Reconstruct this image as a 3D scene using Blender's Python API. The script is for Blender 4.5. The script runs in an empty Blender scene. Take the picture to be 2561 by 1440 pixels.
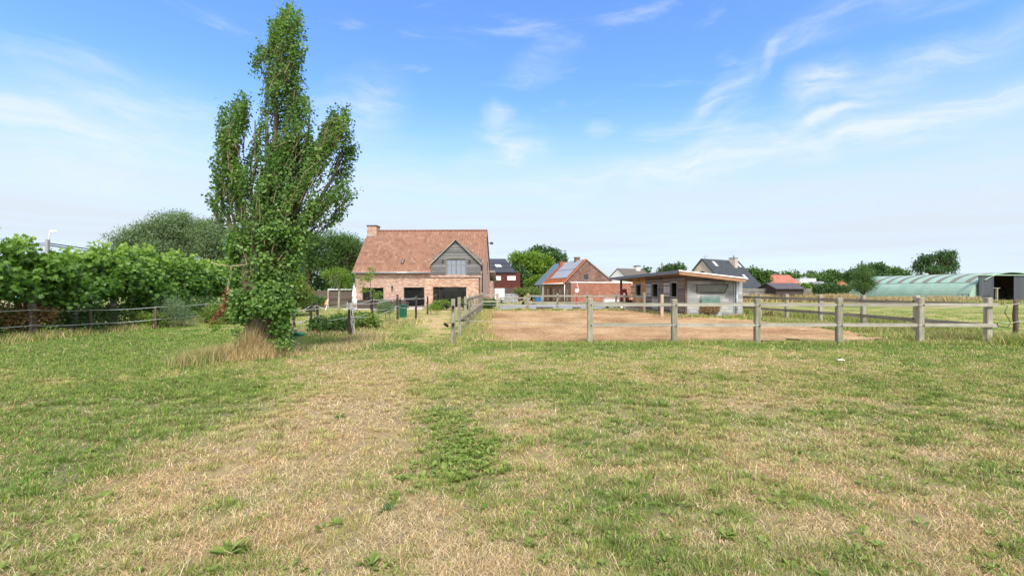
import bpy, math, random
import numpy as np
from mathutils import Vector, Matrix, noise as mnoise
random.seed(11)
rng = np.random.default_rng(7)
SC = bpy.context.scene
COL = SC.collection
# ------------------------------------------------------------------ camera
F, CX, HY, H = 1152.0, 1280.5, 724.0, 1.5      # focal length, centre and horizon of the photo in its pixels; eye height
cam_d = bpy.data.cameras.new('camera'); cam = bpy.data.objects.new('camera', cam_d); COL.objects.link(cam)
cam.location = (0, 0, H); cam.rotation_euler = (math.pi/2, 0, 0)
cam_d.sensor_width = 36; cam_d.sensor_fit = 'HORIZONTAL'; cam_d.lens = 36*F/2561.0
cam_d.shift_y = 4/2561.0; cam_d.clip_start = .1; cam_d.clip_end = 6000
SC.camera = cam
# ------------------------------------------------------------------ light
SUN_EL, SUN_AZ = math.radians(50), math.radians(166)     # azimuth clockwise from +Y: behind the camera, slightly to the right
w = bpy.data.worlds.new('World'); SC.world = w; w.use_nodes = True
SC.view_settings.view_transform = 'Standard'; SC.view_settings.look = 'None'
SC.view_settings.exposure = 1.38; SC.view_settings.gamma = 1.0
SC.view_settings.use_curve_mapping = False
sl = bpy.data.lights.new('sun', 'SUN'); sun = bpy.data.objects.new('sun', sl); COL.objects.link(sun)
sl.energy = 2.1; sl.angle = math.radians(12); sl.color = (1, .955, .89)
sdir = Vector((math.sin(SUN_AZ)*math.cos(SUN_EL), math.cos(SUN_AZ)*math.cos(SUN_EL), math.sin(SUN_EL)))
sun.rotation_euler = sdir.to_track_quat('Z', 'Y').to_euler(); sun.location = (0, 0, 60)
nt = w.node_tree; NN, LK = nt.nodes, nt.links
for n in list(NN): NN.remove(n)
def wn(t, **k):
    n = NN.new(t)
    for a, b in k.items(): setattr(n, a, b)
    return n
def wmath(op, a, b=None, clamp=False):
    n = wn('ShaderNodeMath', operation=op); n.use_clamp = clamp
    for i, v in enumerate((a, b)):
        if v is None: continue
        if isinstance(v, (int, float)): n.inputs[i].default_value = v
        else: LK.new(v, n.inputs[i])
    return n.outputs[0]
sky = wn('ShaderNodeTexSky', sky_type='NISHITA'); sky.sun_disc = False
sky.sun_elevation = SUN_EL; sky.sun_rotation = SUN_AZ; sky.air_density = 1.0; sky.dust_density = .4; sky.ozone_density = 2.2
tc = wn('ShaderNodeTexCoord'); sx = wn('ShaderNodeSeparateXYZ'); LK.new(tc.outputs['Generated'], sx.inputs[0])
az = wmath('ARCTAN2', sx.outputs[0], sx.outputs[1]); el = wmath('ARCSINE', sx.outputs[2])
cv = wn('ShaderNodeCombineXYZ'); LK.new(az, cv.inputs[0]); LK.new(el, cv.inputs[1])
nz = wn('ShaderNodeTexNoise'); nz.inputs['Scale'].default_value = 5.5; nz.inputs['Detail'].default_value = 8; LK.new(cv.outputs[0], nz.inputs['Vector'])
v1 = wn('ShaderNodeVectorMath', operation='SUBTRACT'); LK.new(nz.outputs['Color'], v1.inputs[0]); v1.inputs[1].default_value = (.5, .5, .5)
v2 = wn('ShaderNodeVectorMath', operation='MULTIPLY'); LK.new(v1.outputs[0], v2.inputs[0]); v2.inputs[1].default_value = (.20, .11, 0)
v3 = wn('ShaderNodeVectorMath', operation='ADD'); LK.new(cv.outputs[0], v3.inputs[0]); LK.new(v2.outputs[0], v3.inputs[1])
WARP = v3.outputs[0]
def streak(px, py, L, Wd, ang, s):
    a = math.atan((px-CX)/F); e = math.atan((HY-py)/F*math.cos(a))
    mp = wn('ShaderNodeMapping', vector_type='TEXTURE')
    mp.inputs['Location'].default_value = (a, e, 0); mp.inputs['Rotation'].default_value = (0, 0, math.radians(ang))
    mp.inputs['Scale'].default_value = (L/F*math.cos(a)**1.6, Wd/F*math.cos(a), 1)
    LK.new(WARP, mp.inputs[0])
    ln = wn('ShaderNodeVectorMath', operation='LENGTH'); LK.new(mp.outputs[0], ln.inputs[0])
    mr = wn('ShaderNodeMapRange', interpolation_type='SMOOTHSTEP'); LK.new(ln.outputs['Value'], mr.inputs[0])
    mr.inputs[1].default_value = 1.0; mr.inputs[2].default_value = 0.0; mr.inputs[3].default_value = 0; mr.inputs[4].default_value = s
    return mr.outputs[0]
tot = None
for st in [(60, 295, 330, 50, -10, .85), (330, 300, 420, 150, 0, .55), (160, 420, 520, 120, 0, .45), (900, 270, 200, 110, 25, .6), (840, 420, 330, 130, 0, .3),
           (1290, 350, 130, 70, -35, .6), (1230, 395, 210, 50, 10, .4), (1350, 150, 140, 50, 30, .35), (1250, 290, 60, 26, 0, .4),
           (1800, 245, 120, 52, 28, .75), (1925, 165, 90, 24, 52, .55), (2050, 215, 150, 58, 12, .95), (2260, 185, 380, 85, 12, .5),
           (2060, 298, 190, 26, 12, .7), (2260, 325, 420, 66, 9, .8), (1850, 375, 560, 72, 7, .65), (2480, 240, 260, 42, 10, .65),
           (1480, 322, 55, 30, 10, .5), (2150, 30, 460, 70, 15, .3), (1650, 430, 700, 60, 3, .5), (2400, 90, 300, 60, 14, .25)]:
    o = streak(*st); tot = o if tot is None else wmath('ADD', tot, o)
mp = wn('ShaderNodeMapping'); mp.inputs['Rotation'].default_value = (0, 0, math.radians(-11)); mp.inputs['Scale'].default_value = (5.0, 26, 1); LK.new(WARP, mp.inputs[0])
n2 = wn('ShaderNodeTexNoise'); n2.inputs['Scale'].default_value = 1.6; n2.inputs['Detail'].default_value = 8; n2.inputs['Roughness'].default_value = .62; LK.new(mp.outputs[0], n2.inputs['Vector'])
mr = wn('ShaderNodeMapRange'); LK.new(n2.outputs[0], mr.inputs[0]); mr.inputs[1].default_value = .34; mr.inputs[2].default_value = .62; mr.inputs[3].default_value = .22; mr.inputs[4].default_value = 1.0
# a thin general cirrus field, streaked the same way
mpf = wn('ShaderNodeMapping'); mpf.inputs['Rotation'].default_value = (0, 0, math.radians(-14)); mpf.inputs['Scale'].default_value = (2.4, 9.5, 1); mpf.inputs['Location'].default_value = (3.1, 1.7, 0); LK.new(cv.outputs[0], mpf.inputs[0])
nf = wn('ShaderNodeTexNoise'); nf.inputs['Scale'].default_value = 1.5; nf.inputs['Detail'].default_value = 11; nf.inputs['Roughness'].default_value = .6; nf.inputs['Distortion'].default_value = .5; LK.new(mpf.outputs[0], nf.inputs['Vector'])
mf_ = wn('ShaderNodeMapRange', interpolation_type='SMOOTHSTEP'); LK.new(nf.outputs[0], mf_.inputs[0]); mf_.inputs[1].default_value = .53; mf_.inputs[2].default_value = .82; mf_.inputs[3].default_value = 0; mf_.inputs[4].default_value = .6
wisp = wmath('ADD', wmath('MULTIPLY', tot, mr.outputs[0], True), mf_.outputs[0], True)
# thin veil of cirrostratus towards the horizon, with long soft bands
veil = wn('ShaderNodeMapRange', interpolation_type='SMOOTHERSTEP'); LK.new(el, veil.inputs[0])
veil.inputs[1].default_value = .42; veil.inputs[2].default_value = .10; veil.inputs[3].default_value = 0; veil.inputs[4].default_value = 1.0
mp = wn('ShaderNodeMapping'); mp.inputs['Scale'].default_value = (1.3, 20, 1); LK.new(cv.outputs[0], mp.inputs[0])
n3 = wn('ShaderNodeTexNoise'); n3.inputs['Scale'].default_value = 1.5; n3.inputs['Detail'].default_value = 6; LK.new(mp.outputs[0], n3.inputs['Vector'])
mr3 = wn('ShaderNodeMapRange'); LK.new(n3.outputs[0], mr3.inputs[0]); mr3.inputs[1].default_value = .3; mr3.inputs[2].default_value = .7; mr3.inputs[3].default_value = .80; mr3.inputs[4].default_value = 1.08
veilv = wmath('MULTIPLY', veil.outputs[0], mr3.outputs[0], True)
# unseen bright cloud added overhead and behind the camera to whiten and soften light
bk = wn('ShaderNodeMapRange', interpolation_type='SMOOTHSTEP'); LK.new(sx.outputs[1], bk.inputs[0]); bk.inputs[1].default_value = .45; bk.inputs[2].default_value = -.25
mask = veilv
tint = wn('ShaderNodeMix', data_type='RGBA', blend_type='MULTIPLY'); tint.inputs[0].default_value = 1
LK.new(sky.outputs[0], tint.inputs[6]); tint.inputs[7].default_value = (.70, .93, 1.27, 1)
mix = wn('ShaderNodeMix', data_type='RGBA'); LK.new(mask, mix.inputs[0]); LK.new(tint.outputs[2], mix.inputs[6]); mix.inputs[7].default_value = (2.92, 3.26, 3.68, 1)
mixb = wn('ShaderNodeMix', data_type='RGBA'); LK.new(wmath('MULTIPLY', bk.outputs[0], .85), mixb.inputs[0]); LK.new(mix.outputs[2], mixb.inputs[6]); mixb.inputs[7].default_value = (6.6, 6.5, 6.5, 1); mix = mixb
mixw = wn('ShaderNodeMix', data_type='RGBA'); LK.new(wmath('MULTIPLY', wisp, .75), mixw.inputs[0]); LK.new(mix.outputs[2], mixw.inputs[6]); mixw.inputs[7].default_value = (3.55, 3.75, 4.05, 1)
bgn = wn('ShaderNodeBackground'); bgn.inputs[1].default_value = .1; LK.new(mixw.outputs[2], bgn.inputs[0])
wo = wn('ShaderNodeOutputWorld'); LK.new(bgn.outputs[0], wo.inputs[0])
w.cycles.sampling_method = 'MANUAL'; w.cycles.sample_map_resolution = 512
SC.cycles.use_adaptive_sampling = True
SC.cycles.max_bounces = 6; SC.cycles.diffuse_bounces = 3; SC.cycles.glossy_bounces = 3; SC.cycles.transmission_bounces = 4; SC.cycles.transparent_max_bounces = 6

# ------------------------------------------------------------------ helpers
def X(px, d): return (px-CX)/F*d
def Z(py, d): return H+(HY-py)/F*d
def D(py): return H*F/(py-HY)
def P(px, py, d): return Vector((X(px, d), d, Z(py, d)))
def tag(o, label=None, cat=None, group=None, kind=None):
    if label: o['label'] = label
    if cat: o['category'] = cat
    if group: o['group'] = group
    if kind: o['kind'] = kind
    return o
def thing(name, label, cat, loc=(0, 0, 0), rz=0, group=None):
    o = bpy.data.objects.new(name, None); COL.objects.link(o)
    o.location = loc; o.rotation_euler = (0, 0, rz); o.empty_display_size = .2
    return tag(o, label, cat, group)
def inv_of(o):
    return Matrix.LocRotScale(o.location, o.rotation_euler, None).inverted() if o is not None else Matrix.Identity(4)
def root_of(o):
    while o is not None and o.parent is not None: o = o.parent
    return o
def link_obj(name, me, parent):
    ob = bpy.data.objects.new(name, me); COL.objects.link(ob)
    if parent is not None: ob.parent = parent
    return ob
class MB:
    """collects geometry in world coordinates"""
    def __init__(s): s.v = []; s.f = []; s.uv = []
    def quad(s, a, b, c, d):
        n = len(s.v); s.v += [Vector(a), Vector(b), Vector(c), Vector(d)]; s.f.append((n, n+1, n+2, n+3)); return s
    def poly(s, pts):
        n = len(s.v); s.v += [Vector(p) for p in pts]; s.f.append(tuple(range(n, n+len(pts)))); return s
    def hexa(s, p):      # 8 points, bottom ring then top ring
        n = len(s.v); s.v += [Vector(q) for q in p]
        for f in ((3, 2, 1, 0), (4, 5, 6, 7), (0, 1, 5, 4), (1, 2, 6, 5), (2, 3, 7, 6), (3, 0, 4, 7)): s.f.append(tuple(n+i for i in f))
        return s
    def box(s, fr, u0, u1, v0, v1, z0, z1):
        q = fr.p
        return s.hexa([q(u0, v0, z0), q(u1, v0, z0), q(u1, v1, z0), q(u0, v1, z0), q(u0, v0, z1), q(u1, v0, z1), q(u1, v1, z1), q(u0, v1, z1)])
    def prism(s, pts, off):
        n = len(s.v); k = len(pts); off = Vector(off)
        s.v += [Vector(p) for p in pts]+[Vector(p)+off for p in pts]
        s.f.append(tuple(range(n+k-1, n-1, -1))); s.f.append(tuple(range(n+k, n+2*k)))
        for i in range(k):
            j = (i+1) % k; s.f.append((n+i, n+j, n+k+j, n+k+i))
        return s
    def slab(s, pts, t):     # pts: planar outline of the top face
        a, b, c = Vector(pts[0]), Vector(pts[1]), Vector(pts[2]); nn = (b-a).cross(c-b).normalized()
        if nn.z < 0: nn = -nn
        return s.prism(pts, -nn*t)
    def tube(s, pts, r, n=8, cap=True):
        pts = [Vector(p) for p in pts]; rs = r if isinstance(r, (list, tuple)) else [r]*len(pts)
        base = len(s.v); up = Vector((0, 0, 1))
        t = (pts[1]-pts[0]).normalized(); a = t.cross(up if abs(t.z) < .9 else Vector((1, 0, 0))).normalized()
        for i, p in enumerate(pts):
            t = (pts[min(i+1, len(pts)-1)]-pts[max(i-1, 0)]).normalized()
            a = (a-t*a.dot(t)).normalized(); b = t.cross(a)
            for k in range(n):
                an = 2*math.pi*k/n; s.v.append(p+(a*math.cos(an)+b*math.sin(an))*rs[i])
        for i in range(len(pts)-1):
            for k in range(n):
                k2 = (k+1) % n; s.f.append((base+i*n+k, base+i*n+k2, base+(i+1)*n+k2, base+(i+1)*n+k))
        if cap:
            s.f.append(tuple(base+k for k in range(n-1, -1, -1))); e = base+(len(pts)-1)*n; s.f.append(tuple(e+k for k in range(n)))
        return s
    def bar(s, a, b, wx, wz, up=(0, 0, 1)):      # square section bar
        a, b = Vector(a), Vector(b); t = (b-a).normalized(); sd = t.cross(Vector(up)).normalized(); u = sd.cross(t)
        x, z = sd*wx/2, u*wz/2
        return s.hexa([a-x-z, a+x-z, b+x-z, b-x-z, a-x+z, a+x+z, b+x+z, b-x+z])
    def build(s, name, mat, parent=None, smooth=False, world=True):
        M = inv_of(root_of(parent)) if world else Matrix.Identity(4)
        if parent is not None and parent.parent is not None: M = Matrix.Translation(-parent.location) @ M
        me = bpy.data.meshes.new(name); me.from_pydata([tuple(M @ v) for v in s.v], [], s.f)
        if mat: me.materials.append(mat)
        if smooth: me.polygons.foreach_set('use_smooth', [True]*len(me.polygons))
        me.update(); return link_obj(name, me, parent)
class Frame:
    def __init__(s, x, y, deg, z=0):     # deg: yaw, positive turns counter-clockwise
        s.o = Vector((x, y, z)); a = math.radians(deg); s.a = a
        s.U = Vector((math.cos(a), math.sin(a), 0)); s.V = Vector((-math.sin(a), math.cos(a), 0))
    def p(s, u, v, z): return s.o+s.U*u+s.V*v+Vector((0, 0, z))
    def u(s, px, v):     # u of the point on plane v seen at image column px
        k = (px-CX)/F; q = s.o+s.V*v
        return (k*q.y-q.x)/(s.U.x-k*s.U.y)
    def v(s, px, u):     # v of the point on plane u seen at column px
        k = (px-CX)/F; q = s.o+s.U*u
        return (k*q.y-q.x)/(s.V.x-k*s.V.y)
    def z(s, px, py, v): return Z(py, s.p(s.u(px, v), v, 0).y)
    def zv(s, px, py, u): return Z(py, s.p(u, s.v(px, u), 0).y)
W0 = Frame(0, 0, 0)
def mesh_np(name, V, Fc, mat, parent=None, attrs=None, cols=None, smooth=False):
    if parent is not None:
        M = np.array(inv_of(root_of(parent))); V = V @ M[:3, :3].T+M[:3, 3]
    me = bpy.data.meshes.new(name); n, m, k = len(V), len(Fc), Fc.shape[1]
    me.vertices.add(n); me.vertices.foreach_set('co', np.ascontiguousarray(V, dtype=np.float32).ravel())
    me.loops.add(m*k); me.loops.foreach_set('vertex_index', np.ascontiguousarray(Fc, dtype=np.int32).ravel())
    me.polygons.add(m); me.polygons.foreach_set('loop_start', np.arange(0, m*k, k, dtype=np.int32))
    if smooth: me.polygons.foreach_set('use_smooth', np.ones(m, dtype=bool))
    me.update(calc_edges=True)
    for an, arr in (attrs or {}).items():
        at = me.attributes.new(an, 'FLOAT', 'POINT'); at.data.foreach_set('value', np.ascontiguousarray(arr, dtype=np.float32))
    if cols is not None:
        at = me.attributes.new('col', 'FLOAT_COLOR', 'POINT'); c4 = np.ones((n, 4), np.float32); c4[:, :3] = cols; at.data.foreach_set('color', c4.ravel())
    me.materials.append(mat); return link_obj(name, me, parent)
# value noise in numpy
_tab = rng.random((256, 256))
def vnoise(x, y):
    xi, yi = np.floor(x).astype(int), np.floor(y).astype(int); fx, fy = x-xi, y-yi
    fx, fy = fx*fx*(3-2*fx), fy*fy*(3-2*fy)
    g = lambda a, b: _tab[a & 255, b & 255]
    return (g(xi, yi)*(1-fx)+g(xi+1, yi)*fx)*(1-fy)+(g(xi, yi+1)*(1-fx)+g(xi+1, yi+1)*fx)*fy
def fbm(x, y, o=4):
    r, a, t = 0, 1., 0
    for i in range(o): r = r+a*vnoise(x*2**i+17*i, y*2**i+31*i); t += a; a *= .5
    return r/t
# ------------------------------------------------------------------ materials
def nmat(name, rough=.8, spec=.3):
    m = bpy.data.materials.new(name); m.use_nodes = True; t = m.node_tree; b = t.nodes['Principled BSDF']
    b.inputs['Roughness'].default_value = rough; b.inputs['Specular IOR Level'].default_value = spec
    return m, t, b
def N(t, ty, ins=None, **k):
    n = t.nodes.new(ty)
    for a, b in k.items(): setattr(n, a, b)
    for a, b in (ins or {}).items():
        if hasattr(b, 'links'): t.links.new(b, n.inputs[a])
        else: n.inputs[a].default_value = b
    return n
def ma(t, op, a, b=0.0, c=None, clamp=False):
    d = {0: a, 1: b}
    if c is not None: d[2] = c
    n = N(t, 'ShaderNodeMath', d, operation=op); n.use_clamp = clamp; return n.outputs[0]
def ramp(t, fac, stops, interp='LINEAR'):
    n = N(t, 'ShaderNodeValToRGB', {0: fac}); e = n.color_ramp.elements; n.color_ramp.interpolation = interp
    e[0].position, e[0].color = stops[0][0], (*stops[0][1], 1); e[1].position, e[1].color = stops[-1][0], (*stops[-1][1], 1)
    for p, c in stops[1:-1]: q = e.new(p); q.color = (*c, 1)
    return n.outputs[0]
def mixc(t, f, a, b, blend='MIX'):
    n = N(t, 'ShaderNodeMix', data_type='RGBA', blend_type=blend)
    for i, v in ((0, f), (6, a), (7, b)):
        if hasattr(v, 'links'): t.links.new(v, n.inputs[i])
        elif i == 0: n.inputs[0].default_value = v
        else: n.inputs[i].default_value = (*v, 1)
    return n.outputs[2]
def wallco(t):
    """(horizontal, height) on vertical faces of either direction, from object coordinates"""
    c = N(t, 'ShaderNodeTexCoord'); a = N(t, 'ShaderNodeSeparateXYZ', {0: c.outputs['Object']}); b = N(t, 'ShaderNodeSeparateXYZ', {0: c.outputs['Normal']})
    g = ma(t, 'GREATER_THAN', ma(t, 'ABSOLUTE', b.outputs[0]), .7)
    h = ma(t, 'ADD', ma(t, 'MULTIPLY', a.outputs[1], g), ma(t, 'MULTIPLY', a.outputs[0], ma(t, 'SUBTRACT', 1, g)))
    return h, a.outputs[2], c
def noise(t, vec, scale, detail=4, rough=.55):
    return N(t, 'ShaderNodeTexNoise', {'Vector': vec, 'Scale': scale, 'Detail': detail, 'Roughness': rough}).outputs[0]
def bump(t, b, h, dist=.01, strength=.6):
    n = N(t, 'ShaderNodeBump', {'Height': h, 'Distance': dist, 'Strength': strength}); t.links.new(n.outputs[0], b.inputs['Normal'])
def plain(name, c, rough=.7, var=.25, scale=3, spec=.3, metal=0, bumpy=0):
    m, t, b = nmat(name, rough, spec); co = N(t, 'ShaderNodeTexCoord').outputs['Object']
    f = noise(t, co, scale, 6); g = noise(t, co, scale*9, 3)
    f = ma(t, 'ADD', ma(t, 'MULTIPLY', f, .7), ma(t, 'MULTIPLY', g, .3))
    lo = tuple(x*(1-var) for x in c); hi = tuple(min(1, x*(1+var)) for x in c)
    t.links.new(ramp(t, f, [(.3, lo), (.7, hi)]), b.inputs['Base Color']); b.inputs['Metallic'].default_value = metal
    if bumpy: bump(t, b, g, bumpy)
    return m
def brick(name, cols, mortar, bw=.21, bh=.065, mo=.012, stain=.2, rough=.9):
    m, t, b = nmat(name, rough, .2); h, z, c = wallco(t)
    row = ma(t, 'FLOOR', ma(t, 'DIVIDE', z, bh)); sh = ma(t, 'MULTIPLY', ma(t, 'MODULO', ma(t, 'ABSOLUTE', row), 2), .5)
    hu = ma(t, 'ADD', ma(t, 'DIVIDE', h, bw), sh); colm = ma(t, 'FLOOR', hu)
    cm = N(t, 'ShaderNodeCombineXYZ', {0: colm, 1: row}); wnz = N(t, 'ShaderNodeTexWhiteNoise', {0: cm.outputs[0]}, noise_dimensions='2D')
    k = len(cols); bc = ramp(t, wnz.outputs[0], [(i/k, cc) for i, cc in enumerate(cols)], 'CONSTANT')
    fu = ma(t, 'FRACT', hu); fz = ma(t, 'FRACT', ma(t, 'DIVIDE', z, bh))
    mm = ma(t, 'MAXIMUM', ma(t, 'LESS_THAN', fu, mo/bw), ma(t, 'LESS_THAN', fz, mo/bh))
    bc = mixc(t, mm, bc, mortar)
    st = noise(t, c.outputs['Object'], 1.1, 6, .6)
    bc = mixc(t, 1.0, bc, ramp(t, st, [(.3, (1-stain,)*3), (.72, (1+stain*.4,)*3)]), 'MULTIPLY')
    t.links.new(bc, b.inputs['Base Color']); bump(t, b, ma(t, 'SUBTRACT', 1, mm), .008, .5); return m
def wood(name, dark, light, axis='z', rough=.85, scale=1.0, green=0):
    m, t, b = nmat(name, rough, .2); co = N(t, 'ShaderNodeTexCoord').outputs['Object']
    oi = N(t, 'ShaderNodeObjectInfo')
    ad = N(t, 'ShaderNodeVectorMath', {0: co}, operation='ADD'); sc = N(t, 'ShaderNodeVectorMath', {0: oi.outputs['Random'], 1: (37, 53, 71)}, operation='MULTIPLY'); t.links.new(sc.outputs[0], ad.inputs[1])
    s = {'x': (2, 26, 26), 'y': (26, 2, 26), 'z': (26, 26, 2)}[axis]
    mpn = N(t, 'ShaderNodeVectorMath', {0: ad.outputs[0], 1: s}, operation='MULTIPLY')
    g = noise(t, mpn.outputs[0], scale, 6, .65); f = noise(t, ad.outputs[0], 2.2, 5)
    v = ma(t, 'ADD', ma(t, 'MULTIPLY', g, .65), ma(t, 'MULTIPLY', f, .35)); v = ma(t, 'ADD', v, ma(t, 'MULTIPLY', ma(t, 'SUBTRACT', oi.outputs['Random'], .5), .12))
    c = ramp(t, v, [(.33, dark), (.52, tuple((a+q)/2 for a, q in zip(dark, light))), (.68, light)])
    if green: c = mixc(t, ma(t, 'MULTIPLY', ramp(t, noise(t, ad.outputs[0], 5, 4), [(.45, (0, 0, 0)), (.7, (1, 1, 1))]), green), c, (.16, .19, .07))
    t.links.new(c, b.inputs['Base Color']); bump(t, b, g, .006, .5); return m
def siding_mat(name, dark, light, bh, axis='h'):
    m, t, b = nmat(name, .9, .15); h, z, c = wallco(t)
    ca, cb = (h, z) if axis == 'h' else (z, h)
    row = ma(t, 'FLOOR', ma(t, 'DIVIDE', cb, bh)); wz = N(t, 'ShaderNodeTexWhiteNoise', {1: row}, noise_dimensions='1D').outputs[0]
    cmb = N(t, 'ShaderNodeCombineXYZ', {0: ma(t, 'ADD', ma(t, 'MULTIPLY', ca, .9), ma(t, 'MULTIPLY', wz, 40)), 1: ma(t, 'MULTIPLY', cb, 22)})
    g = noise(t, cmb.outputs[0], 1.6, 6, .65)
    v = ma(t, 'ADD', ma(t, 'MULTIPLY', g, .7), ma(t, 'MULTIPLY', wz, .3))
    t.links.new(ramp(t, v, [(.3, dark), (.7, light)]), b.inputs['Base Color']); bump(t, b, g, .004, .4); return m
def tilemat(name, cols, rough=.75, stain=.25):
    m, t, b = nmat(name, rough, .3); uv = N(t, 'ShaderNodeUVMap'); fl = N(t, 'ShaderNodeVectorMath', {0: uv.outputs[0]}, operation='FLOOR')
    wz = N(t, 'ShaderNodeTexWhiteNoise', {0: fl.outputs[0]}, noise_dimensions='2D').outputs[0]; k = len(cols)
    c = ramp(t, wz, [(i/k, cc) for i, cc in enumerate(cols)], 'CONSTANT'); co = N(t, 'ShaderNodeTexCoord').outputs['Object']
    st = noise(t, co, .9, 6, .6); c = mixc(t, 1.0, c, ramp(t, st, [(.3, (1-stain,)*3), (.7, (1+stain*.4,)*3)]), 'MULTIPLY')
    g = noise(t, co, 24, 3); c = mixc(t, 1.0, c, ramp(t, g, [(.3, (.82,)*3), (.7, (1.15,)*3)]), 'MULTIPLY')
    t.links.new(c, b.inputs['Base Color']); return m
def glass(name, c=(.012, .014, .015), rough=.04):
    m, t, b = nmat(name, rough, .5); b.inputs['Base Color'].default_value = (*c, 1); b.inputs['IOR'].default_value = 1.5; return m
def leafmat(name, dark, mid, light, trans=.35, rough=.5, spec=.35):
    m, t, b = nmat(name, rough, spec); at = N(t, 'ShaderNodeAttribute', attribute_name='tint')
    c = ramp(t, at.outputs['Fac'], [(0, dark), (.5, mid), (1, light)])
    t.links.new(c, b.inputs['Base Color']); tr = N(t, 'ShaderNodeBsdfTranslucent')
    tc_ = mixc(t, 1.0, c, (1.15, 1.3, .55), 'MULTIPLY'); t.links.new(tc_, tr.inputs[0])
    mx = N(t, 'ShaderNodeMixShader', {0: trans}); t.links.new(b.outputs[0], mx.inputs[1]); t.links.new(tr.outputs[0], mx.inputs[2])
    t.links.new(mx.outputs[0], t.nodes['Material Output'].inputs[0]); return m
def colmat(name, trans=.25, rough=.75):
    m, t, b = nmat(name, rough, .2); at = N(t, 'ShaderNodeAttribute', attribute_name='col'); c = at.outputs['Color']
    t.links.new(c, b.inputs['Base Color']); tr = N(t, 'ShaderNodeBsdfTranslucent', {0: c}); mx = N(t, 'ShaderNodeMixShader', {0: trans})
    t.links.new(b.outputs[0], mx.inputs[1]); t.links.new(tr.outputs[0], mx.inputs[2]); t.links.new(mx.outputs[0], t.nodes['Material Output'].inputs[0]); return m
M = {}
M['white_paint'] = plain('white_paint', (.78, .78, .76), .5, .06)
M['dark_metal'] = plain('dark_metal', (.03, .032, .035), .45, .2)
M['zinc'] = plain('zinc', (.36, .40, .43), .4, .15, metal=.6)
M['lead'] = plain('lead', (.20, .22, .25), .5, .2, metal=.3)
M['rope'] = plain('rope', (.50, .49, .45), .8, .2, 8)
M['rubber'] = plain('rubber', (.015, .015, .015), .6, .2)
M['post'] = wood('weathered_post', (.155, .14, .105), (.40, .37, .295), 'z', green=.35)
M['rail_x'] = wood('weathered_rail', (.17, .155, .125), (.40, .375, .31), 'x', green=.25)
M['rail_y'] = wood('weathered_side_rail', (.15, .13, .10), (.34, .305, .24), 'y', green=.2)
M['dark_post'] = wood('dark_post', (.045, .032, .025), (.17, .125, .095), 'z')
M['bark'] = wood('bark', (.055, .045, .03), (.21, .17, .12), 'z', scale=.8, green=.3)
M['plane_bark'] = plain('plane_bark', (.22, .21, .17), .8, .45, 9)
M['twig'] = plain('twig', (.16, .12, .075), .8, .3)
M['glass'] = glass('window_glass')
M['brick_main'] = brick('old_pink_brick', [(.40, .225, .165), (.47, .30, .225), (.33, .165, .12), (.55, .42, .34), (.43, .245, .17), (.38, .23, .18), (.50, .33, .25), (.42, .26, .20)], (.44, .37, .31), stain=.12)
M['tile_main'] = tilemat('pantile', [(.27, .14, .093), (.245, .126, .083), (.29, .153, .103), (.26, .136, .092), (.215, .107, .072), (.275, .143, .095), (.305, .178, .125), (.265, .137, .092), (.24, .124, .085), (.275, .147, .10)], stain=.10)
# ------------------------------------------------------------------ ground
# dryness of the sward (0 green .. 1 straw), a fixed map of the paddock given by its patches: photo column, row, half-sizes, tilt, weight
DRY = [(1950, 1150, 900, 240, 0, -.12), (900, 1000, 190, 80, -8, .65), (985, 960, 90, 45, 0, .3), (640, 1120, 330, 60, 16, .6), (300, 1260, 300, 80, 12, .22), (500, 1370, 380, 60, 8, .35), (800, 925, 160, 30, 0, .3),
       (760, 1190, 220, 60, 10, .25), (1150, 862, 50, 22, 0, .4), (1950, 1000, 170, 26, 0, .3), (1700, 1130, 300, 60, 5, .15), (2200, 1130, 300, 60, 0, .2), (1800, 910, 220, 20, 0, .15),
       (1330, 1330, 500, 80, 0, .12), (900, 1300, 250, 80, 0, .25), (1950, 1330, 500, 90, 0, .12), (1080, 820, 40, 30, 0, .3), (470, 935, 160, 14, 6, .45), (200, 950, 160, 10, 5, .35), (380, 975, 120, 12, 0, .2),
       (230, 1050, 420, 90, 10, -.5), (150, 900, 500, 60, 0, -.5), (120, 1080, 300, 130, 0, -.25), (600, 970, 220, 40, 0, -.35), (60, 1180, 160, 70, 0, -.4), (1140, 1090, 120, 120, 0, -.4), (1370, 960, 150, 34, 0, -.35), (1050, 1000, 60, 40, 0, -.3),
       (1700, 866, 700, 9, 0, -.4), (1750, 935, 900, 40, 0, .22), (1090, 800, 45, 18, 0, .35), (1060, 850, 60, 18, 0, .25), (1080, 775, 30, 8, 0, .3), (2400, 900, 260, 50, 0, -.3), (450, 850, 700, 30, 0, -.35), (2300, 1080, 260, 30, 10, -.2), (1230, 870, 100, 12, 0, -.2)]
def dryness(x, y):
    px = CX+F*x/np.maximum(y, .3); py = HY+H*F/np.maximum(y, .3)
    s = np.full(np.shape(x), .39)
    s = np.where(py < 880, .38, s)
    for cx_, cy_, rx, ry, an, wt in DRY:
        a = math.radians(-an); dx, dy = px-cx_, py-cy_
        u = (dx*math.cos(a)+dy*math.sin(a))/rx; v = (-dx*math.sin(a)+dy*math.cos(a))/ry
        s = s+wt*np.exp(-(u*u+v*v)*.9)
    n = fbm(x*.9+5, y*.9+3, 4)-.5; n2 = fbm(x*3.1+40, y*3.1+9, 3)-.5
    n3_ = fbm(x*7.3+4, y*7.3+19, 2)-.5
    s = s+n*.75+n2*1.05+n3_*.6
    return np.clip(s, 0, 1)
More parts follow.
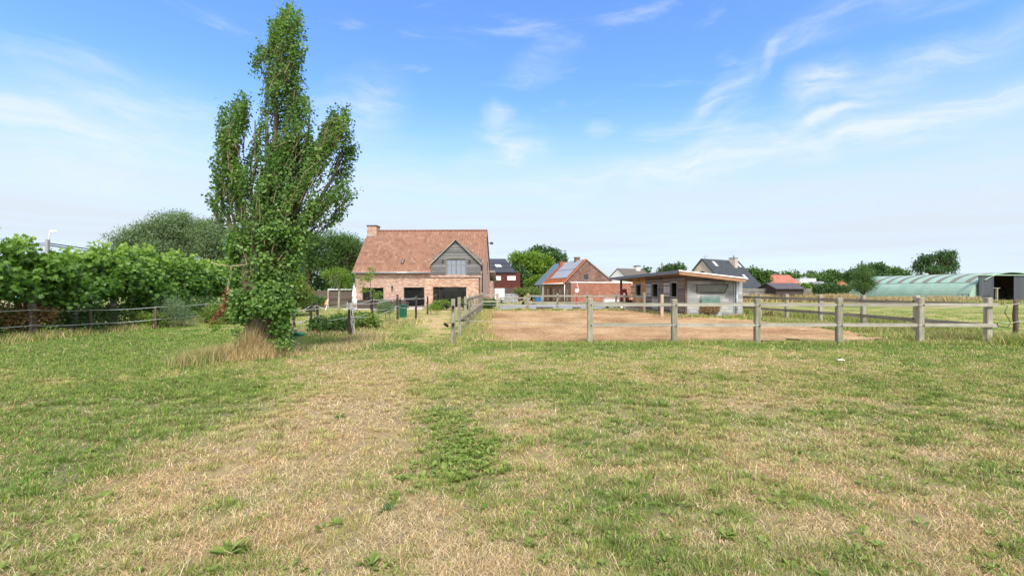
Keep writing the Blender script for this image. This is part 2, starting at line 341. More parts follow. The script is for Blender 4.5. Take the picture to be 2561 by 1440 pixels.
def gz(x, y):
    n = (fbm(np.asarray(x)*.8+90, np.asarray(y)*.8+20, 3)-.5)*.07
    n = n*np.clip((32-np.asarray(y))/10, 0, 1)
    d2 = ((np.asarray(x)+5.25)**2+(np.asarray(y)-10.0)**2)
    return n+.16*np.exp(-d2/.8)
def axis_lines(lo, hi, step, far, k=1.22):
    a = list(np.arange(lo, hi+1e-6, step)); s = step
    x = hi
    while x < far: s *= k; x += s; a.append(x)
    x = lo; s = step
    while x > -far: s *= k; x -= s; a.insert(0, x)
    return np.array(a)
gx = axis_lines(-22, 24, .16, 3000, 1.16); gy = axis_lines(.5, 34, .16, 3000, 1.16)
GX, GY = np.meshgrid(gx, gy); GZ = gz(GX, GY)-.012
V = np.stack([GX.ravel(), GY.ravel(), GZ.ravel()], 1); ny, nx = GX.shape
idx = np.arange(nx*ny).reshape(ny, nx); Fc = np.stack([idx[:-1, :-1].ravel(), idx[:-1, 1:].ravel(), idx[1:, 1:].ravel(), idx[1:, :-1].ravel()], 1)
m, t, b = nmat('field_ground', .95, .1); at = N(t, 'ShaderNodeAttribute', attribute_name='dry'); co = N(t, 'ShaderNodeTexCoord').outputs['Object']
g1 = noise(t, co, 1.6, 8, .65); g2 = noise(t, co, 14, 6, .7); g3 = noise(t, co, .08, 4); g4 = noise(t, co, 60, 3, .7)
fac = ma(t, 'ADD', at.outputs['Fac'], ma(t, 'ADD', ma(t, 'MULTIPLY', ma(t, 'SUBTRACT', g1, .5), .5), ma(t, 'MULTIPLY', ma(t, 'SUBTRACT', g2, .5), .9)))
c = ramp(t, fac, [(.05, (.10, .155, .03)), (.35, (.20, .235, .06)), (.6, (.34, .28, .13)), (.95, (.43, .31, .165))])
c = mixc(t, ramp(t, g4, [(.56, (0, 0, 0)), (.68, (.55, .55, .55))]), c, (.11, .085, .06))
nr_ = N(t, 'ShaderNodeAttribute', attribute_name='near').outputs['Fac']; c = mixc(t, ma(t, 'MULTIPLY', nr_, ramp(t, g2, [(.40, (.25, .25, .25)), (.60, (.9, .9, .9))])), c, (.19, .15, .10))
c = mixc(t, 1.0, c, ramp(t, g3, [(.3, (.85, .85, .8)), (.7, (1.15, 1.12, 1.05))]), 'MULTIPLY')
t.links.new(c, b.inputs['Base Color']); bump(t, b, g2, .03, .6)
mesh_np('ground', V, Fc, m, attrs={'dry': dryness(V[:, 0], V[:, 1]), 'near': np.clip((14-V[:, 1])/6, 0, 1)}, smooth=True); tag(bpy.data.objects['ground'], kind='structure', label='dry patchy paddock grass and soil')
# sand riding arena: irregular edge
def sheet(name, outline, z, mat, cell, jit, kind='structure', label=None, rough_=0.0):
    """triangulated fine sheet inside an outline with a ragged edge"""
    O = np.array(outline); x0, y0 = O.min(0); x1, y1 = O.max(0)
    xs = np.arange(x0-1, x1+1, cell); ys = np.arange(y0-1, y1+1, cell); A, B = np.meshgrid(xs, ys)
    cx_, cy_ = A[:-1, :-1]+cell/2, B[:-1, :-1]+cell/2
    wx = cx_+(fbm(cx_*1.7, cy_*1.7, 4)-.5)*jit*2; wy = cy_+(fbm(cx_*1.7+50, cy_*1.7+50, 4)-.5)*jit*2
    ins = np.zeros(cx_.shape, bool); n = len(O)
    for i in range(n):
        (xa, ya), (xb, yb) = O[i], O[(i+1) % n]
        cond = ((ya > wy) != (yb > wy)); xin = (xb-xa)*(wy-ya)/((yb-ya) if yb != ya else 1e-9)+xa
        ins ^= cond & (wx < xin)
    ZZ = gz(A, B)+z+(vnoise(A*4.3, B*4.3)*.035+vnoise(A*9+5, B*9)*.02-.03)*rough_; V = np.stack([A.ravel(), B.ravel(), ZZ.ravel()], 1); ny, nx = A.shape; idx = np.arange(nx*ny).reshape(ny, nx)
    Fc = np.stack([idx[:-1, :-1], idx[:-1, 1:], idx[1:, 1:], idx[1:, :-1]], -1)[ins]
    o = mesh_np(name, V, Fc, mat, smooth=True); tag(o, label, kind=kind); return o
m, t, b = nmat('arena_sand', .95, .1); co = N(t, 'ShaderNodeTexCoord').outputs['Object']
g1 = noise(t, co, .7, 6, .6); g2 = noise(t, co, 9, 8, .75); g3 = noise(t, co, 45, 4, .7)
v = ma(t, 'ADD', ma(t, 'MULTIPLY', g1, .4), ma(t, 'MULTIPLY', g2, .6))
c = ramp(t, v, [(.38, (.18, .11, .055)), (.5, (.37, .24, .125)), (.62, (.52, .37, .21))])
c = mixc(t, ramp(t, g3, [(.56, (0, 0, 0)), (.68, (.85, .85, .85))]), c, (.14, .08, .045)); g4 = noise(t, co, .33, 3); c = mixc(t, 1.0, c, ramp(t, g4, [(.35, (.82, .72, .68)), (.6, (1.08, 1.08, 1.06))]), 'MULTIPLY')
t.links.new(c, b.inputs['Base Color']); bump(t, b, g2, .05, .9); M['sand'] = m
sheet('sand_arena', [(-.85, 13.25), (-1.35, 17), (-1.75, 24), (-2.0, 32.3), (8.7, 32.6), (9.15, 25.4), (11.0, 23.7), (11.9, 20), (11.7, 15.2), (10.6, 13.35), (5, 13.2)], .02, m, .09, .9, label='reddish sand riding arena', rough_=1.0)
m, t, b = nmat('yard_gravel', .9, .2); co = N(t, 'ShaderNodeTexCoord').outputs['Object']
t.links.new(ramp(t, noise(t, co, 7, 8, .7), [(.35, (.17, .175, .18)), (.65, (.30, .305, .31))]), b.inputs['Base Color'])
sheet('paved_yard', [(-1.6, 34.6), (9.0, 34.6), (9.4, 36.5), (10.5, 47), (6.4, 46.3), (4.3, 47), (-.9, 44.5), (-1.2, 36)], .012, m, .2, .2, label='grey gravel yard between the houses')
m = plain('terrace_stone', (.42, .40, .37), .8, .15); bm_ = MB(); bm_.box(Frame(-12.8, 34.9, -1.8), 0, 6.0, 0, 2.4, -.1, .06); tag(bm_.build('terrace', m), 'stone terrace', kind='structure')
# ------------------------------------------------------------------ building helpers
def wall_face(fr, name, mat, parent, u0, u1, z0, z1, v, th, holes=(), top=None, label=None):
    """wall in the u-z plane with real openings (u0,u1,z0,z1) and reveals; th > 0 goes back"""
    us = sorted({u0, u1, *[h[0] for h in holes], *[h[1] for h in holes]}); zs = sorted({z0, z1, *[h[2] for h in holes], *[h[3] for h in holes]})
    def hole(i, j):
        if i < 0 or j < 0 or i >= len(us)-1 or j >= len(zs)-1: return True
        a, b = (us[i]+us[i+1])/2, (zs[j]+zs[j+1])/2
        return any(h[0] < a < h[1] and h[2] < b < h[3] for h in holes)
    mb = MB(); q = fr.p
    for i in range(len(us)-1):
        for j in range(len(zs)-1):
            if hole(i, j): continue
            a, b, c, d = us[i], us[i+1], zs[j], zs[j+1]; w_ = v+th
            mb.quad(q(a, v, c), q(b, v, c), q(b, v, d), q(a, v, d)); mb.quad(q(b, w_, c), q(a, w_, c), q(a, w_, d), q(b, w_, d))
            if hole(i-1, j): mb.quad(q(a, w_, c), q(a, v, c), q(a, v, d), q(a, w_, d))
            if hole(i+1, j): mb.quad(q(b, v, c), q(b, w_, c), q(b, w_, d), q(b, v, d))
            if hole(i, j-1): mb.quad(q(a, w_, c), q(b, w_, c), q(b, v, c), q(a, v, c))
            if hole(i, j+1): mb.quad(q(a, v, d), q(b, v, d), q(b, w_, d), q(a, w_, d))
    o = mb.build(name, mat, parent)
    if label: o['label'] = label
    return o
def window(fr, parent, u0, u1, z0, z1, v, fmat, bars=(), hbars=(), ft=.05, name='window', gmat=None, depth=.05):
    mb = MB()
    mb.box(fr, u0, u1, v, v+depth, z0, z0+ft); mb.box(fr, u0, u1, v, v+depth, z1-ft, z1)
    mb.box(fr, u0, u0+ft, v, v+depth, z0+ft, z1-ft); mb.box(fr, u1-ft, u1, v, v+depth, z0+ft, z1-ft)
    for q in bars:
        uu, wd = (q if isinstance(q, tuple) else (q, .03)); uu = u0+(u1-u0)*uu; mb.box(fr, uu-wd/2, uu+wd/2, v+.004, v+depth-.004, z0+ft, z1-ft)
    for q in hbars:
        zz = z0+(z1-z0)*q; mb.box(fr, u0+ft, u1-ft, v+.008, v+depth-.008, zz-.012, zz+.012)
    f = mb.build(name, fmat, parent)
    g = MB(); g.box(fr, u0+ft*.5, u1-ft*.5, v+depth*.4, v+depth*.6, z0+ft*.5, z1-ft*.5)
    g.build('pane', gmat or M['glass'], f); return f
def tiles(fr, name, mat, parent, u0, u1, v0, z0, v1, z1, tw=.24, tl=.30, amp=.022, flip=False, skip=None, axis='u'):
    """pantiled roof slope: waves across, a small step at each course; v0/z0 eave, v1/z1 ridge"""
    L = math.hypot(v1-v0, z1-z0); nr = max(2, round(L/tl)); ncol = max(2, round(abs(u1-u0)/tw)); ns = ncol*6
    us = np.linspace(u0, u1, ns+1); rows = []
    for r in range(nr): rows += [(r/nr, .030, r), ((r+.97)/nr, .004, r)]
    V, UV = [], []; dv, dz = (v1-v0)/L, (z1-z0)/L; nv, nz_ = (-dz, dv) if v1 > v0 else (dz, -dv)
    if nz_ < 0: nv, nz_ = -nv, -nz_
    for s, off, r in rows:
        for i, u in enumerate(us):
            h = off+amp*(math.sin(2*math.pi*i/6)+.35*math.sin(4*math.pi*i/6+.6))
            v, z = v0+(v1-v0)*s+nv*h, z0+(z1-z0)*s+nz_*h
            V.append(tuple(fr.p(u, v, z))); UV.append((i/6, r+.5))
    Fc = []; fu = []
    n = ns+1
    for k in range(len(rows)-1):
        for i in range(ns):
            if skip and skip((us[i]+us[i+1])/2, v0+(v1-v0)*(rows[k][0]+rows[k+1][0])/2): continue
            Fc.append((k*n+i, k*n+i+1, (k+1)*n+i+1, (k+1)*n+i)); fu.append((i//6+.5, (rows[k][2])+.5))
    o = mesh_np(name, np.array(V), np.array(Fc), mat, parent)
    uvl = o.data.uv_layers.new(name='UVMap'); arr = np.repeat(np.array(fu, np.float32), 4, axis=0)
    uvl.data.foreach_set('uv', arr.ravel()); return o
def pipe(pts, r, name, mat, parent): return MB().tube(pts, r, 8).build(name, mat, parent, smooth=True)
# ------------------------------------------------------------------ the main farmhouse
HF = Frame(X(1206.5, 37.5), 37.5, -1.8)
house = thing('brick_farmhouse', 'large pink brick farmhouse with red tiled roof and grey boarded dormer', 'house', tuple(HF.o), HF.a)
UL = HF.u(887, 0); EZ = 3.0; RV = 3.75; RZ = HF.z(1212, 578, RV); SL = (RZ-2.86)/(RV+.25)
def rz_(v): return 2.86+SL*(v+.25)
w1 = (HF.u(906, 0), HF.u(959, 0), HF.z(930, 757, 0), HF.z(930, 719.5, 0)); w2 = (HF.u(1009.5, 0), HF.u(1061, 0), .10, HF.z(1035, 718.5, 0))
dl, dr, dm = HF.u(1078.5, -.05), HF.u(1203, -.05), HF.u(1140, -.05); de = HF.z(1079, 659, -.05); dp = HF.z(1140, 599, -.05); db = HF.z(1100, 686.5, -.05)
xl, xr = HF.u(1062.5, -1.6), HF.u(1197, -1.6); xt = HF.z(1130, 693.5, -1.6)
dw = (HF.u(1117, 0), HF.u(1164.8, 0), HF.z(1140, 691.5, 0), HF.z(1140, 647, 0))
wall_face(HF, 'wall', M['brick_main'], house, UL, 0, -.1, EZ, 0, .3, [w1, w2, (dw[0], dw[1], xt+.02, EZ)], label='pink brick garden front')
# right gable wall and left gable wall
for u, s in ((0, -1), (UL, 1)):
    pts = [HF.p(u, .3, -.1), HF.p(u, 7.5, -.1), HF.p(u, 7.5, EZ), HF.p(u, RV, rz_(RV)-.05), HF.p(u, .3, rz_(.3)-.05)]
    mb = MB().prism(pts, HF.U*(.3*s)); mb.build('gable_wall', M['brick_main'], house)
MB().box(HF, UL+.31, -.31, 7.2, 7.5, -.1, EZ).build('rear_wall', M['brick_main'], house)
dv_end = (dp-2.86)/SL-.25
tiles(HF, 'roof', M['tile_main'], house, UL-.14, .10, -.25, 2.90, RV, RZ+.03, skip=lambda u, v: (dl-.02 < u < dr+.12 and v < .12))
tiles(HF, 'roof', M['tile_main'], house, UL-.14, .10, 7.75, 2.90, RV, RZ+.03)
MB().slab([HF.p(UL-.1, .08, rz_(.08)-.03), HF.p(.06, .08, rz_(.08)-.03), HF.p(.06, RV, RZ-.03), HF.p(UL-.1, RV, RZ-.03)], .12).build('roof_deck', plain('deck_wood', (.22, .17, .12), .8), house)
mb = MB(); n = 30
for i in range(n):     # ridge tiles
    a = UL-.14+(-UL+.24)*i/n; b = UL-.14+(-UL+.24)*(i+1)/n-.01
    mb.tube([HF.p(a, RV, RZ+.03), HF.p(b, RV, RZ+.045)], .11, 8)
mb.build('ridge', tilemat('ridge_tile', [(.24, .10, .07), (.20, .09, .065)]), house)
# chimney
cu0, cu1 = HF.u(918, 3.2), HF.u(941.5, 3.2); ct = HF.z(930, 563, 3.2)
ch = MB().box(HF, cu0, cu1, 3.2, 4.15, rz_(3.2)-.25, ct-.1).build('chimney', M['brick_main'], house)
MB().box(HF, cu0-.04, cu1+.04, 3.16, 4.19, ct-.1, ct).build('cap', plain('slate_cap', (.10, .085, .08), .8), ch)
MB().box(HF, cu0-.03, cu1+.03, 3.17, 4.18, rz_(3.2)-.2, rz_(3.2)+.10).build('flashing', M['lead'], ch)
# gutters and pipes
pipe([HF.p(UL-.16, -.31, 2.87), HF.p(dl-.02, -.31, 2.87)], .055, 'gutter', M['zinc'], house)
pipe([HF.p(UL+.06, -.30, 2.84), HF.p(UL+.06, -.06, 2.6), HF.p(UL+.06, -.06, 0)], .04, 'downpipe', M['zinc'], house)
pipe([HF.p(.0, -.12, de+.02), HF.p(.0, -.07, de-.2), HF.p(.0, -.07, 0)], .04, 'downpipe', M['dark_metal'], house)
pipe([HF.p(xr+.05, -1.5, xt), HF.p(xr+.05, -1.5, 0)], .035, 'downpipe', M['dark_metal'], house)
# dormer
wg = siding_mat('grey_boards', (.075, .075, .075), (.25, .25, .245), .135)
dorm = MB(); k = 0; z = db; bh = .135
while z < dp-.05:
    z2 = min(z+bh-.008, dp-.02); hw = lambda zz: (dr-dl)/2*min(1, max(0, (dp-zz)/(dp-de)))
    a0, b0, a1, b1 = dm-hw(z), dm+hw(z), dm-hw(z2), dm+hw(z2)
    segs = [(a0, b0, a1, b1)]
    if z < dw[3]: segs = [(a0, dw[0]-.05, a1, dw[0]-.05), (dw[1]+.05, b0, dw[1]+.05, b1)]
    for s in segs:
        q = HF.p; dorm.hexa([q(s[0], -.075, z), q(s[1], -.075, z), q(s[1], .0, z), q(s[0], .0, z), q(s[2], -.05, z2), q(s[3], -.05, z2), q(s[3], 0, z2), q(s[2], 0, z2)])
    z += bh
dormer = dorm.build('dormer', wg, house)
for a, b in ((dl, dw[0]-.02), (dw[1]+.02, dr)):
    MB().prism([HF.p(a, .012, db), HF.p(b, .012, db), HF.p(b, .012, dw[3] if a == dl else dw[3]), HF.p(a, .012, de)], HF.V*.3).build('cheek', wg, dormer)
MB().prism([HF.p(dl, .012, dw[3]+.0), HF.p(dr, .012, dw[3]), HF.p(dm, .012, dp-.02)], HF.V*.3).build('cheek', wg, dormer)
for e, s in ((dl, -1), (dr, 1)):
    ov = .10; vb = (de-2.86)/SL-.25
    pts = [HF.p(e+s*ov, -.2, de-ov), HF.p(dm, -.2, dp+.02), HF.p(dm, dv_end+.1, dp+.02), HF.p(e+s*ov, vb+.1, de-ov)]
    sl_ = MB().slab(pts, .05); sl_.build('dormer_roof', plain('dormer_slate', (.20, .15, .13), .7, .2), dormer)
    pts = [HF.p(e+s*ov, -.24, de-ov-.06), HF.p(dm, -.24, dp-.05), HF.p(dm, -.24, dp+.06), HF.p(e+s*ov, -.24, de-ov+.05)]
    MB().prism(pts, HF.V*.035).build('verge_board', M['rail_x'], dormer)
MB().box(HF, dw[0]-.05, dw[0], -.078, .0, db, dw[3]+.05).box(HF, dw[1], dw[1]+.05, -.078, 0, db, dw[3]+.05).box(HF, dw[0], dw[1], -.078, 0, dw[3], dw[3]+.05).build('window_surround', M['rail_x'], dormer)
window(HF, house, dw[0], dw[1], dw[2], dw[3], .02, plain('frame_taupe', (.17, .15, .13), .5), [(.5, .09), (.25, .045), (.75, .045)], [.64], .045, gmat=glass('dormer_glass', (.20, .235, .285), .03))  # pale blue pane colour stands in for reflected sky
MB().box(HF, dl, dr, -.03, -.004, xt+.0, db-.004).build('brick_band', M['brick_main'], house)
for px in (1107.5, 1174.5):
    u = HF.u(px, -.1); zz = HF.z(px, 650, -.1); l_ = MB().box(HF, u-.06, u+.06, -.17, -.06, zz-.02, zz+.03); l_.tube([HF.p(u, -.14, zz), HF.p(u, -.14, zz-.16)], [.03, .08], 8)
    l_.build('wall_lamp', M['dark_metal'], house)
u = HF.u(982, 0); zz = HF.z(982, 717, 0); MB().box(HF, u-.03, u+.03, -.18, 0, zz+.05, zz+.1).tube([HF.p(u, -.16, zz+.1), HF.p(u, -.16, zz-.14)], [.05, .10], 8).build('wall_lamp', M['dark_metal'], house)
# flat-roofed bay
ew = (HF.u(1082.5, -1.6), HF.u(1166, -1.6), .12, HF.z(1125, 717.5, -1.6))
M['brick_bay'] = brick('old_orange_brick', [(.44, .25, .165), (.50, .31, .21), (.36, .185, .125), (.58, .43, .33), (.42, .23, .15), (.53, .34, .25)], (.46, .38, .31), stain=.12)
bay = wall_face(HF, 'bay', M['brick_bay'], house, xl, xr, -.1, xt-.04, -1.6, .28, [ew], label='orange brick bay with a flat roof')
for e_ in (xr-.28, xl): MB().box(HF, e_, e_+.28, -1.32, -.004, -.1, xt-.04).build('bay_side', M['brick_bay'], bay)
MB().box(HF, xl-.03, xr+.03, -1.64, -.006, xt-.04, xt).build('bay_roof', plain('bay_cap', (.12, .09, .08), .6), bay)
window(HF, house, ew[0], ew[1], ew[2], ew[3], -1.45, M['dark_metal'], [(.2, .05)], [], .05)
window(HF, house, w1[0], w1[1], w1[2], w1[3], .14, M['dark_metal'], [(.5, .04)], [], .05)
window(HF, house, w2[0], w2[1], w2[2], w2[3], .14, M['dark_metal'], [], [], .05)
# room behind the windows and a lit bulb
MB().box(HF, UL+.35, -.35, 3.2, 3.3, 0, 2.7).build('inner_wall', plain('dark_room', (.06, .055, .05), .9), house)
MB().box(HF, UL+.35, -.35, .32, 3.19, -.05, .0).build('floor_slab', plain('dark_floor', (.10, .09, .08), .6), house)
u = HF.u(1138, -.8); zz = HF.z(1138, 721, -.8); s_ = MB().tube([HF.p(u, -.8, zz+.05), HF.p(u, -.8, zz), HF.p(u, -.8, zz-.05)], [.02, .05, .02], 8)
m, t, b = nmat('bulb', .5); b.inputs['Emission Color'].default_value = (1, .7, .35, 1); b.inputs['Emission Strength'].default_value = 6; s_.build('ceiling_bulb', m, house)
# skylight on the slope
def on_slope(fr, px, py, zf):
    lo, hi = 0, 6
    for _ in range(40):
        md = (lo+hi)/2
        if fr.z(px, py, md) > zf(md): lo = md
        else: hi = md
    return fr.u(px, lo), lo
u0, v0 = on_slope(HF, 1002, 663.5, rz_); u1, v1 = on_slope(HF, 1012, 652.5, rz_)
nrm = Vector((0, 0, 1))
sk = MB().slab([HF.p(u0, v0, rz_(v0)+.14), HF.p(u1, v0, rz_(v0)+.14), HF.p(u1, v1, rz_(v1)+.14), HF.p(u0, v1, rz_(v1)+.14)], .1).build('skylight', M['dark_metal'], house)
MB().slab([HF.p(u0+.07, v0+.06, rz_(v0+.06)+.155), HF.p((u0+u1)/2-.01, v0+.06, rz_(v0+.06)+.155), HF.p((u0+u1)/2-.01, v1-.06, rz_(v1-.06)+.155), HF.p(u0+.07, v1-.06, rz_(v1-.06)+.155)], .01).build('pane', glass('skylight_glass', (.25, .28, .3), .02), sk)
MB().slab([HF.p((u0+u1)/2+.01, v0+.06, rz_(v0+.06)+.155), HF.p(u1-.07, v0+.06, rz_(v0+.06)+.155), HF.p(u1-.07, v1-.06, rz_(v1-.06)+.155), HF.p((u0+u1)/2+.01, v1-.06, rz_(v1-.06)+.155)], .01).build('pane', bpy.data.materials['skylight_glass'], sk)
# gable: tall slit window, verge boards, bracket lamp, rear lean-to
u = .006; MB().box(HF, .0, .02, 4.6, 4.95, HF.zv(1219, 684, 0), HF.zv(1219, 656, 0)).build('slit_window', M['glass'], house)
MB().tube([HF.p(.0, 4.4, 5.75), HF.p(.35, 4.4, 5.7)], .03, 6).box(HF, .30, .55, 4.3, 4.5, 5.6, 5.8).build('gable_lamp', M['dark_metal'], house)
for a in ((-.24, 2.86), (7.74, 2.86)):
    MB().prism([HF.p(.03, a[0], a[1]-.06), HF.p(.03, RV, RZ-.06), HF.p(.03, RV, RZ+.02), HF.p(.03, a[0], a[1]+.03)], HF.U*.06).build('verge_board', plain('verge_tile', (.30, .13, .09), .8), house)
MB().box(HF, -2.0, .28, 7.55, 9.6, -.1, 2.35).build('lean_to', M['brick_main'], house)
MB().slab([HF.p(-2.1, 9.8, 2.35), HF.p(.55, 9.8, 2.35), HF.p(.55, 7.2, 3.3), HF.p(-2.1, 7.2, 3.3)], .1).build('lean_to_roof', plain('lean_roof', (.33, .28, .25), .7), house)
pipe([HF.p(.55, 9.75, 2.3), HF.p(.36, 9.6, 1.9), HF.p(.34, 9.6, 0)], .035, 'downpipe', M['dark_metal'], house)

# ------------------------------------------------------------------ the stable
SF = Frame(X(1716, 25.8), 25.8, 0.5)
stable = thing('horse_stable', 'low stable with block side wall, brown board front and flat overhanging roof', 'stable', tuple(SF.o), SF.a)
SE = SF.v(1582, 0); S3 = SF.v(1615, 0); SW = SF.u(1857, 0)
bw_ = (.36, .36, .355)
M['block'] = brick('concrete_block', [(.31, .315, .31), (.36, .365, .36), (.28, .285, .285), (.40, .40, .39), (.33, .335, .335), (.25, .255, .26)], (.24, .24, .235), bw=.40, bh=.20, mo=.015, stain=.28)
rl = lambda u: 2.50-(u/ (SW+.4))*.42      # underside of the roof
bt = SF.z(1750, 703, 0)
MB().box(SF, .06, SW, 0, .2, -.1, bt).build('block_wall', M['block'], stable)
MB().box(SF, SW-.2, SW, .2, SE, -.1, 2.0).build('block_wall', M['block'], stable)
MB().box(SF, .06, SW, SE-.2, SE, -.1, bt).build('block_wall', M['block'], stable)
dg = siding_mat('dark_grey_boards', (.10, .10, .10), (.24, .24, .24), .1)
MB().prism([SF.p(.06, .02, bt+.004), SF.p(SW, .02, bt+.004), SF.p(SW, .02, max(bt+.01, rl(SW)-.08)), SF.p(.06, .02, rl(0)-.05)], SF.V*.1).build('upper_boards', dg, stable)
# board front, along v at u=0, with three openings
bb = siding_mat('brown_boards', (.085, .068, .058), (.25, .215, .19), .12)
bo = siding_mat('orange_boards', (.36, .16, .055), (.55, .28, .11), .12)
ops = []
for a, b, y0, y1 in ((1694.5, 1678.5, 742, 707), (1646.5, 1632, 742, 710), (1604, 1592, 738.5, 712)):
    va, vb = SF.v(a, 0), SF.v(b, 0); ops.append((va, vb, SF.zv((a+b)/2, y0, 0), SF.zv((a+b)/2, y1, 0)))
for seg, mat, lab in (((0, S3), bb, 'dark brown weathered boards'), ((S3, SE), bo, 'newer orange boards')):
    mb = MB(); z = -.1
    while z < 2.44:
        zt = min(z+.115, 2.44); cuts = [(o[0]-.04, o[1]+.04) for o in ops if o[3]+.02 > z+.03]
        a = seg[0]
        iv = []
        for c_ in sorted(cuts):
            if c_[1] < seg[0] or c_[0] > seg[1]: continue
            if c_[0] > a: iv.append((a, c_[0]))
            a = max(a, c_[1])
        if a < seg[1]: iv.append((a, seg[1]))
        for (p0, p1) in iv:
            q = SF.p; mb.hexa([q(-.035, p0, z), q(0, p0, z), q(0, p1, z), q(-.035, p1, z), q(-.015, p0, zt), q(0, p0, zt), q(0, p1, zt), q(-.015, p1, zt)])
        z += .12
    o = mb.build('front_boards', mat, stable); o['label'] = lab
MB().box(SF, -.06, .055, -.02, .12, -.1, 2.42).build('corner_post', M['dark_post'], stable)
gd = siding_mat('pale_door_boards', (.27, .265, .25), (.50, .48, .45), .13, 'v'); od = siding_mat('orange_door_boards', (.42, .24, .12), (.62, .40, .24), .13, 'v')
for i, (va, vb, z0, z1) in enumerate(ops):
    dmt = od if i == 2 else gd
    d_ = MB().box(SF, -.05, -.01, va, vb, -.02, z0).build('lower_door', dmt, stable); d_['label'] = 'pale lower half door' if i < 2 else 'orange lower half door'
    for z_ in (z0-.1, .12): MB().box(SF, -.065, -.05, va, vb, z_, z_+.06).build('hinge_strap', M['dark_metal'], d_)
    wd = (vb-va)*1.02; s_ = MB().box(SF, -.085, -.05, vb+.05, vb+.05+wd, z0, z1).build('upper_door', dmt, stable); s_['label'] = 'open upper half door folded flat against the front'
    for z_ in (z0+.15, z1-.2): MB().box(SF, -.10, -.085, vb+.05, vb+.05+wd, z_, z_+.05).build('hinge_strap', M['dark_metal'], s_)
    MB().box(SF, -.055, .05, va-.05, va, z0, z1+.05).box(SF, -.055, .05, vb, vb+.05, z0, z1+.05).box(SF, -.055, .05, va, vb, z1, z1+.05).build('door_frame', M['zinc'], stable)
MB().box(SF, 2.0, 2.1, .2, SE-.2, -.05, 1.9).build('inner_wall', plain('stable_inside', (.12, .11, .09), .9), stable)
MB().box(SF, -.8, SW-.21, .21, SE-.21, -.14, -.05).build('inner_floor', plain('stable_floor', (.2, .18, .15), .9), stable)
MB().box(SF, -.45, -.055, -.1, SE+5.5, -.06, .08).build('plinth', plain('plinth_concrete', (.45, .42, .36), .9, .2, 5), stable)
# roof slab: high along the front, falling to the right
ru0, ru1, rv0, rv1 = SF.u(1698, -.7), SF.u(1867, -.7), -.7, SF.v(1525, SF.u(1698, -.7))
zt0 = SF.z(1698, 675, -.7); zt1 = SF.z(1867, 694.5, -.7)
zr = lambda u: zt0+(zt1-zt0)*(u-ru0)/(ru1-ru0)
felt = plain('roof_felt', (.13, .155, .18), .6, .25, 4)
MB().prism([SF.p(ru0, rv0+.05, zt0-.012), SF.p(ru1, rv0+.05, zt1-.012), SF.p(ru1, rv0+.05, zt1-.10), SF.p(ru0, rv0+.05, zt0-.10)], SF.V*(rv1-rv0-.05)).build('roof', felt, stable)
MB().prism([SF.p(ru0+.02, rv0, zt0-.07), SF.p(ru1-.02, rv0, zt1-.07), SF.p(ru1-.02, rv0, zt1-.25), SF.p(ru0+.02, rv0, zt0-.25)], SF.V*.045).build('fascia', wood('orange_fascia', (.20, .10, .05), (.42, .26, .155), 'x'), stable)
MB().prism([SF.p(ru0-.0, rv0-.03, zt0), SF.p(ru1+.03, rv0-.03, zt1), SF.p(ru1+.03, rv0-.03, zt1-.06), SF.p(ru0-.0, rv0-.03, zt0-.06)], SF.V*.12).build('roof_trim', M['white_paint'], stable)
MB().box(SF, ru0-.03, ru0+.01, rv0+.1, rv1, zt0-.19, zt0+.01).build('felt_edge', felt, stable)
cw = wood('ceiling_boards', (.22, .11, .05), (.42, .23, .12), 'y')
MB().prism([SF.p(ru0+.02, rv0+.05, zt0-.11), SF.p(ru1-.02, rv0+.05, zt1-.11), SF.p(ru1-.02, rv0+.05, zt1-.14), SF.p(ru0+.02, rv0+.05, zt0-.14)], SF.V*(rv1-rv0-.1)).build('soffit', cw, stable)
cv_ = SF.v(1554, SF.u(1554, 0)*0+.1)
MB().box(SF, .0, .16, cv_-.08, cv_+.08, -.1, 2.42).build('carport_post', M['dark_post'], stable)
MB().box(SF, SW-.4, SW-.24, rv1-.5, rv1-.3, -.1, 2.0).build('carport_post', M['dark_post'], stable)
for px, a in ((1650, 'd'), (1597, 'e')):
    v = SF.v(px, -.1); MB().box(SF, -.06, -.03, v-.05, v+.05, 2.15, 2.3).tube([SF.p(-.1, v-.1, 2.2), SF.p(-.25, v, 2.15), SF.p(-.1, v+.1, 2.2)], .02, 6).build('horn_bracket', M['dark_metal'], stable)
du = SF.u(1843, -.08); pipe([SF.p(du, -.08, 1.95), SF.p(du, -.08, .3)], .05, 'downpipe', plain('light_zinc', (.55, .62, .66), .4, .1), stable)
MB().box(SF, du-.14, du-.10, -.05, .0, 0.2, 1.9).build('conduit', M['zinc'], stable)
# hay rack on the block wall
g = M['zinc']; rk = thing('hay_rack', 'slanting metal bar hay rack high on the grey block wall', 'hay rack', tuple(SF.p(0, -.05, 0)))
a0, a1 = SF.u(1743, -.35), SF.u(1821, -.35); b0, b1 = SF.u(1743, -.05), SF.u(1813, -.05); zt_, zb_ = SF.z(1780, 712, -.35), SF.z(1780, 731.5, -.05)
MB().tube([SF.p(a0, -.35, zt_), SF.p(a1, -.35, zt_)], .022, 6).tube([SF.p(b0, -.05, zb_), SF.p(b1, -.05, zb_)], .022, 6).tube([SF.p(a0, -.35, zt_), SF.p(b0, -.05, zb_)], .022, 6).tube([SF.p(a1, -.35, zt_), SF.p(b1, -.05, zb_)], .022, 6).tube([SF.p(a0, -.35, zt_), SF.p(a0, -.0, zt_)], .012, 6).tube([SF.p(a1, -.35, zt_), SF.p(a1, -.0, zt_)], .02, 6).build('frame', M['dark_metal'], rk)
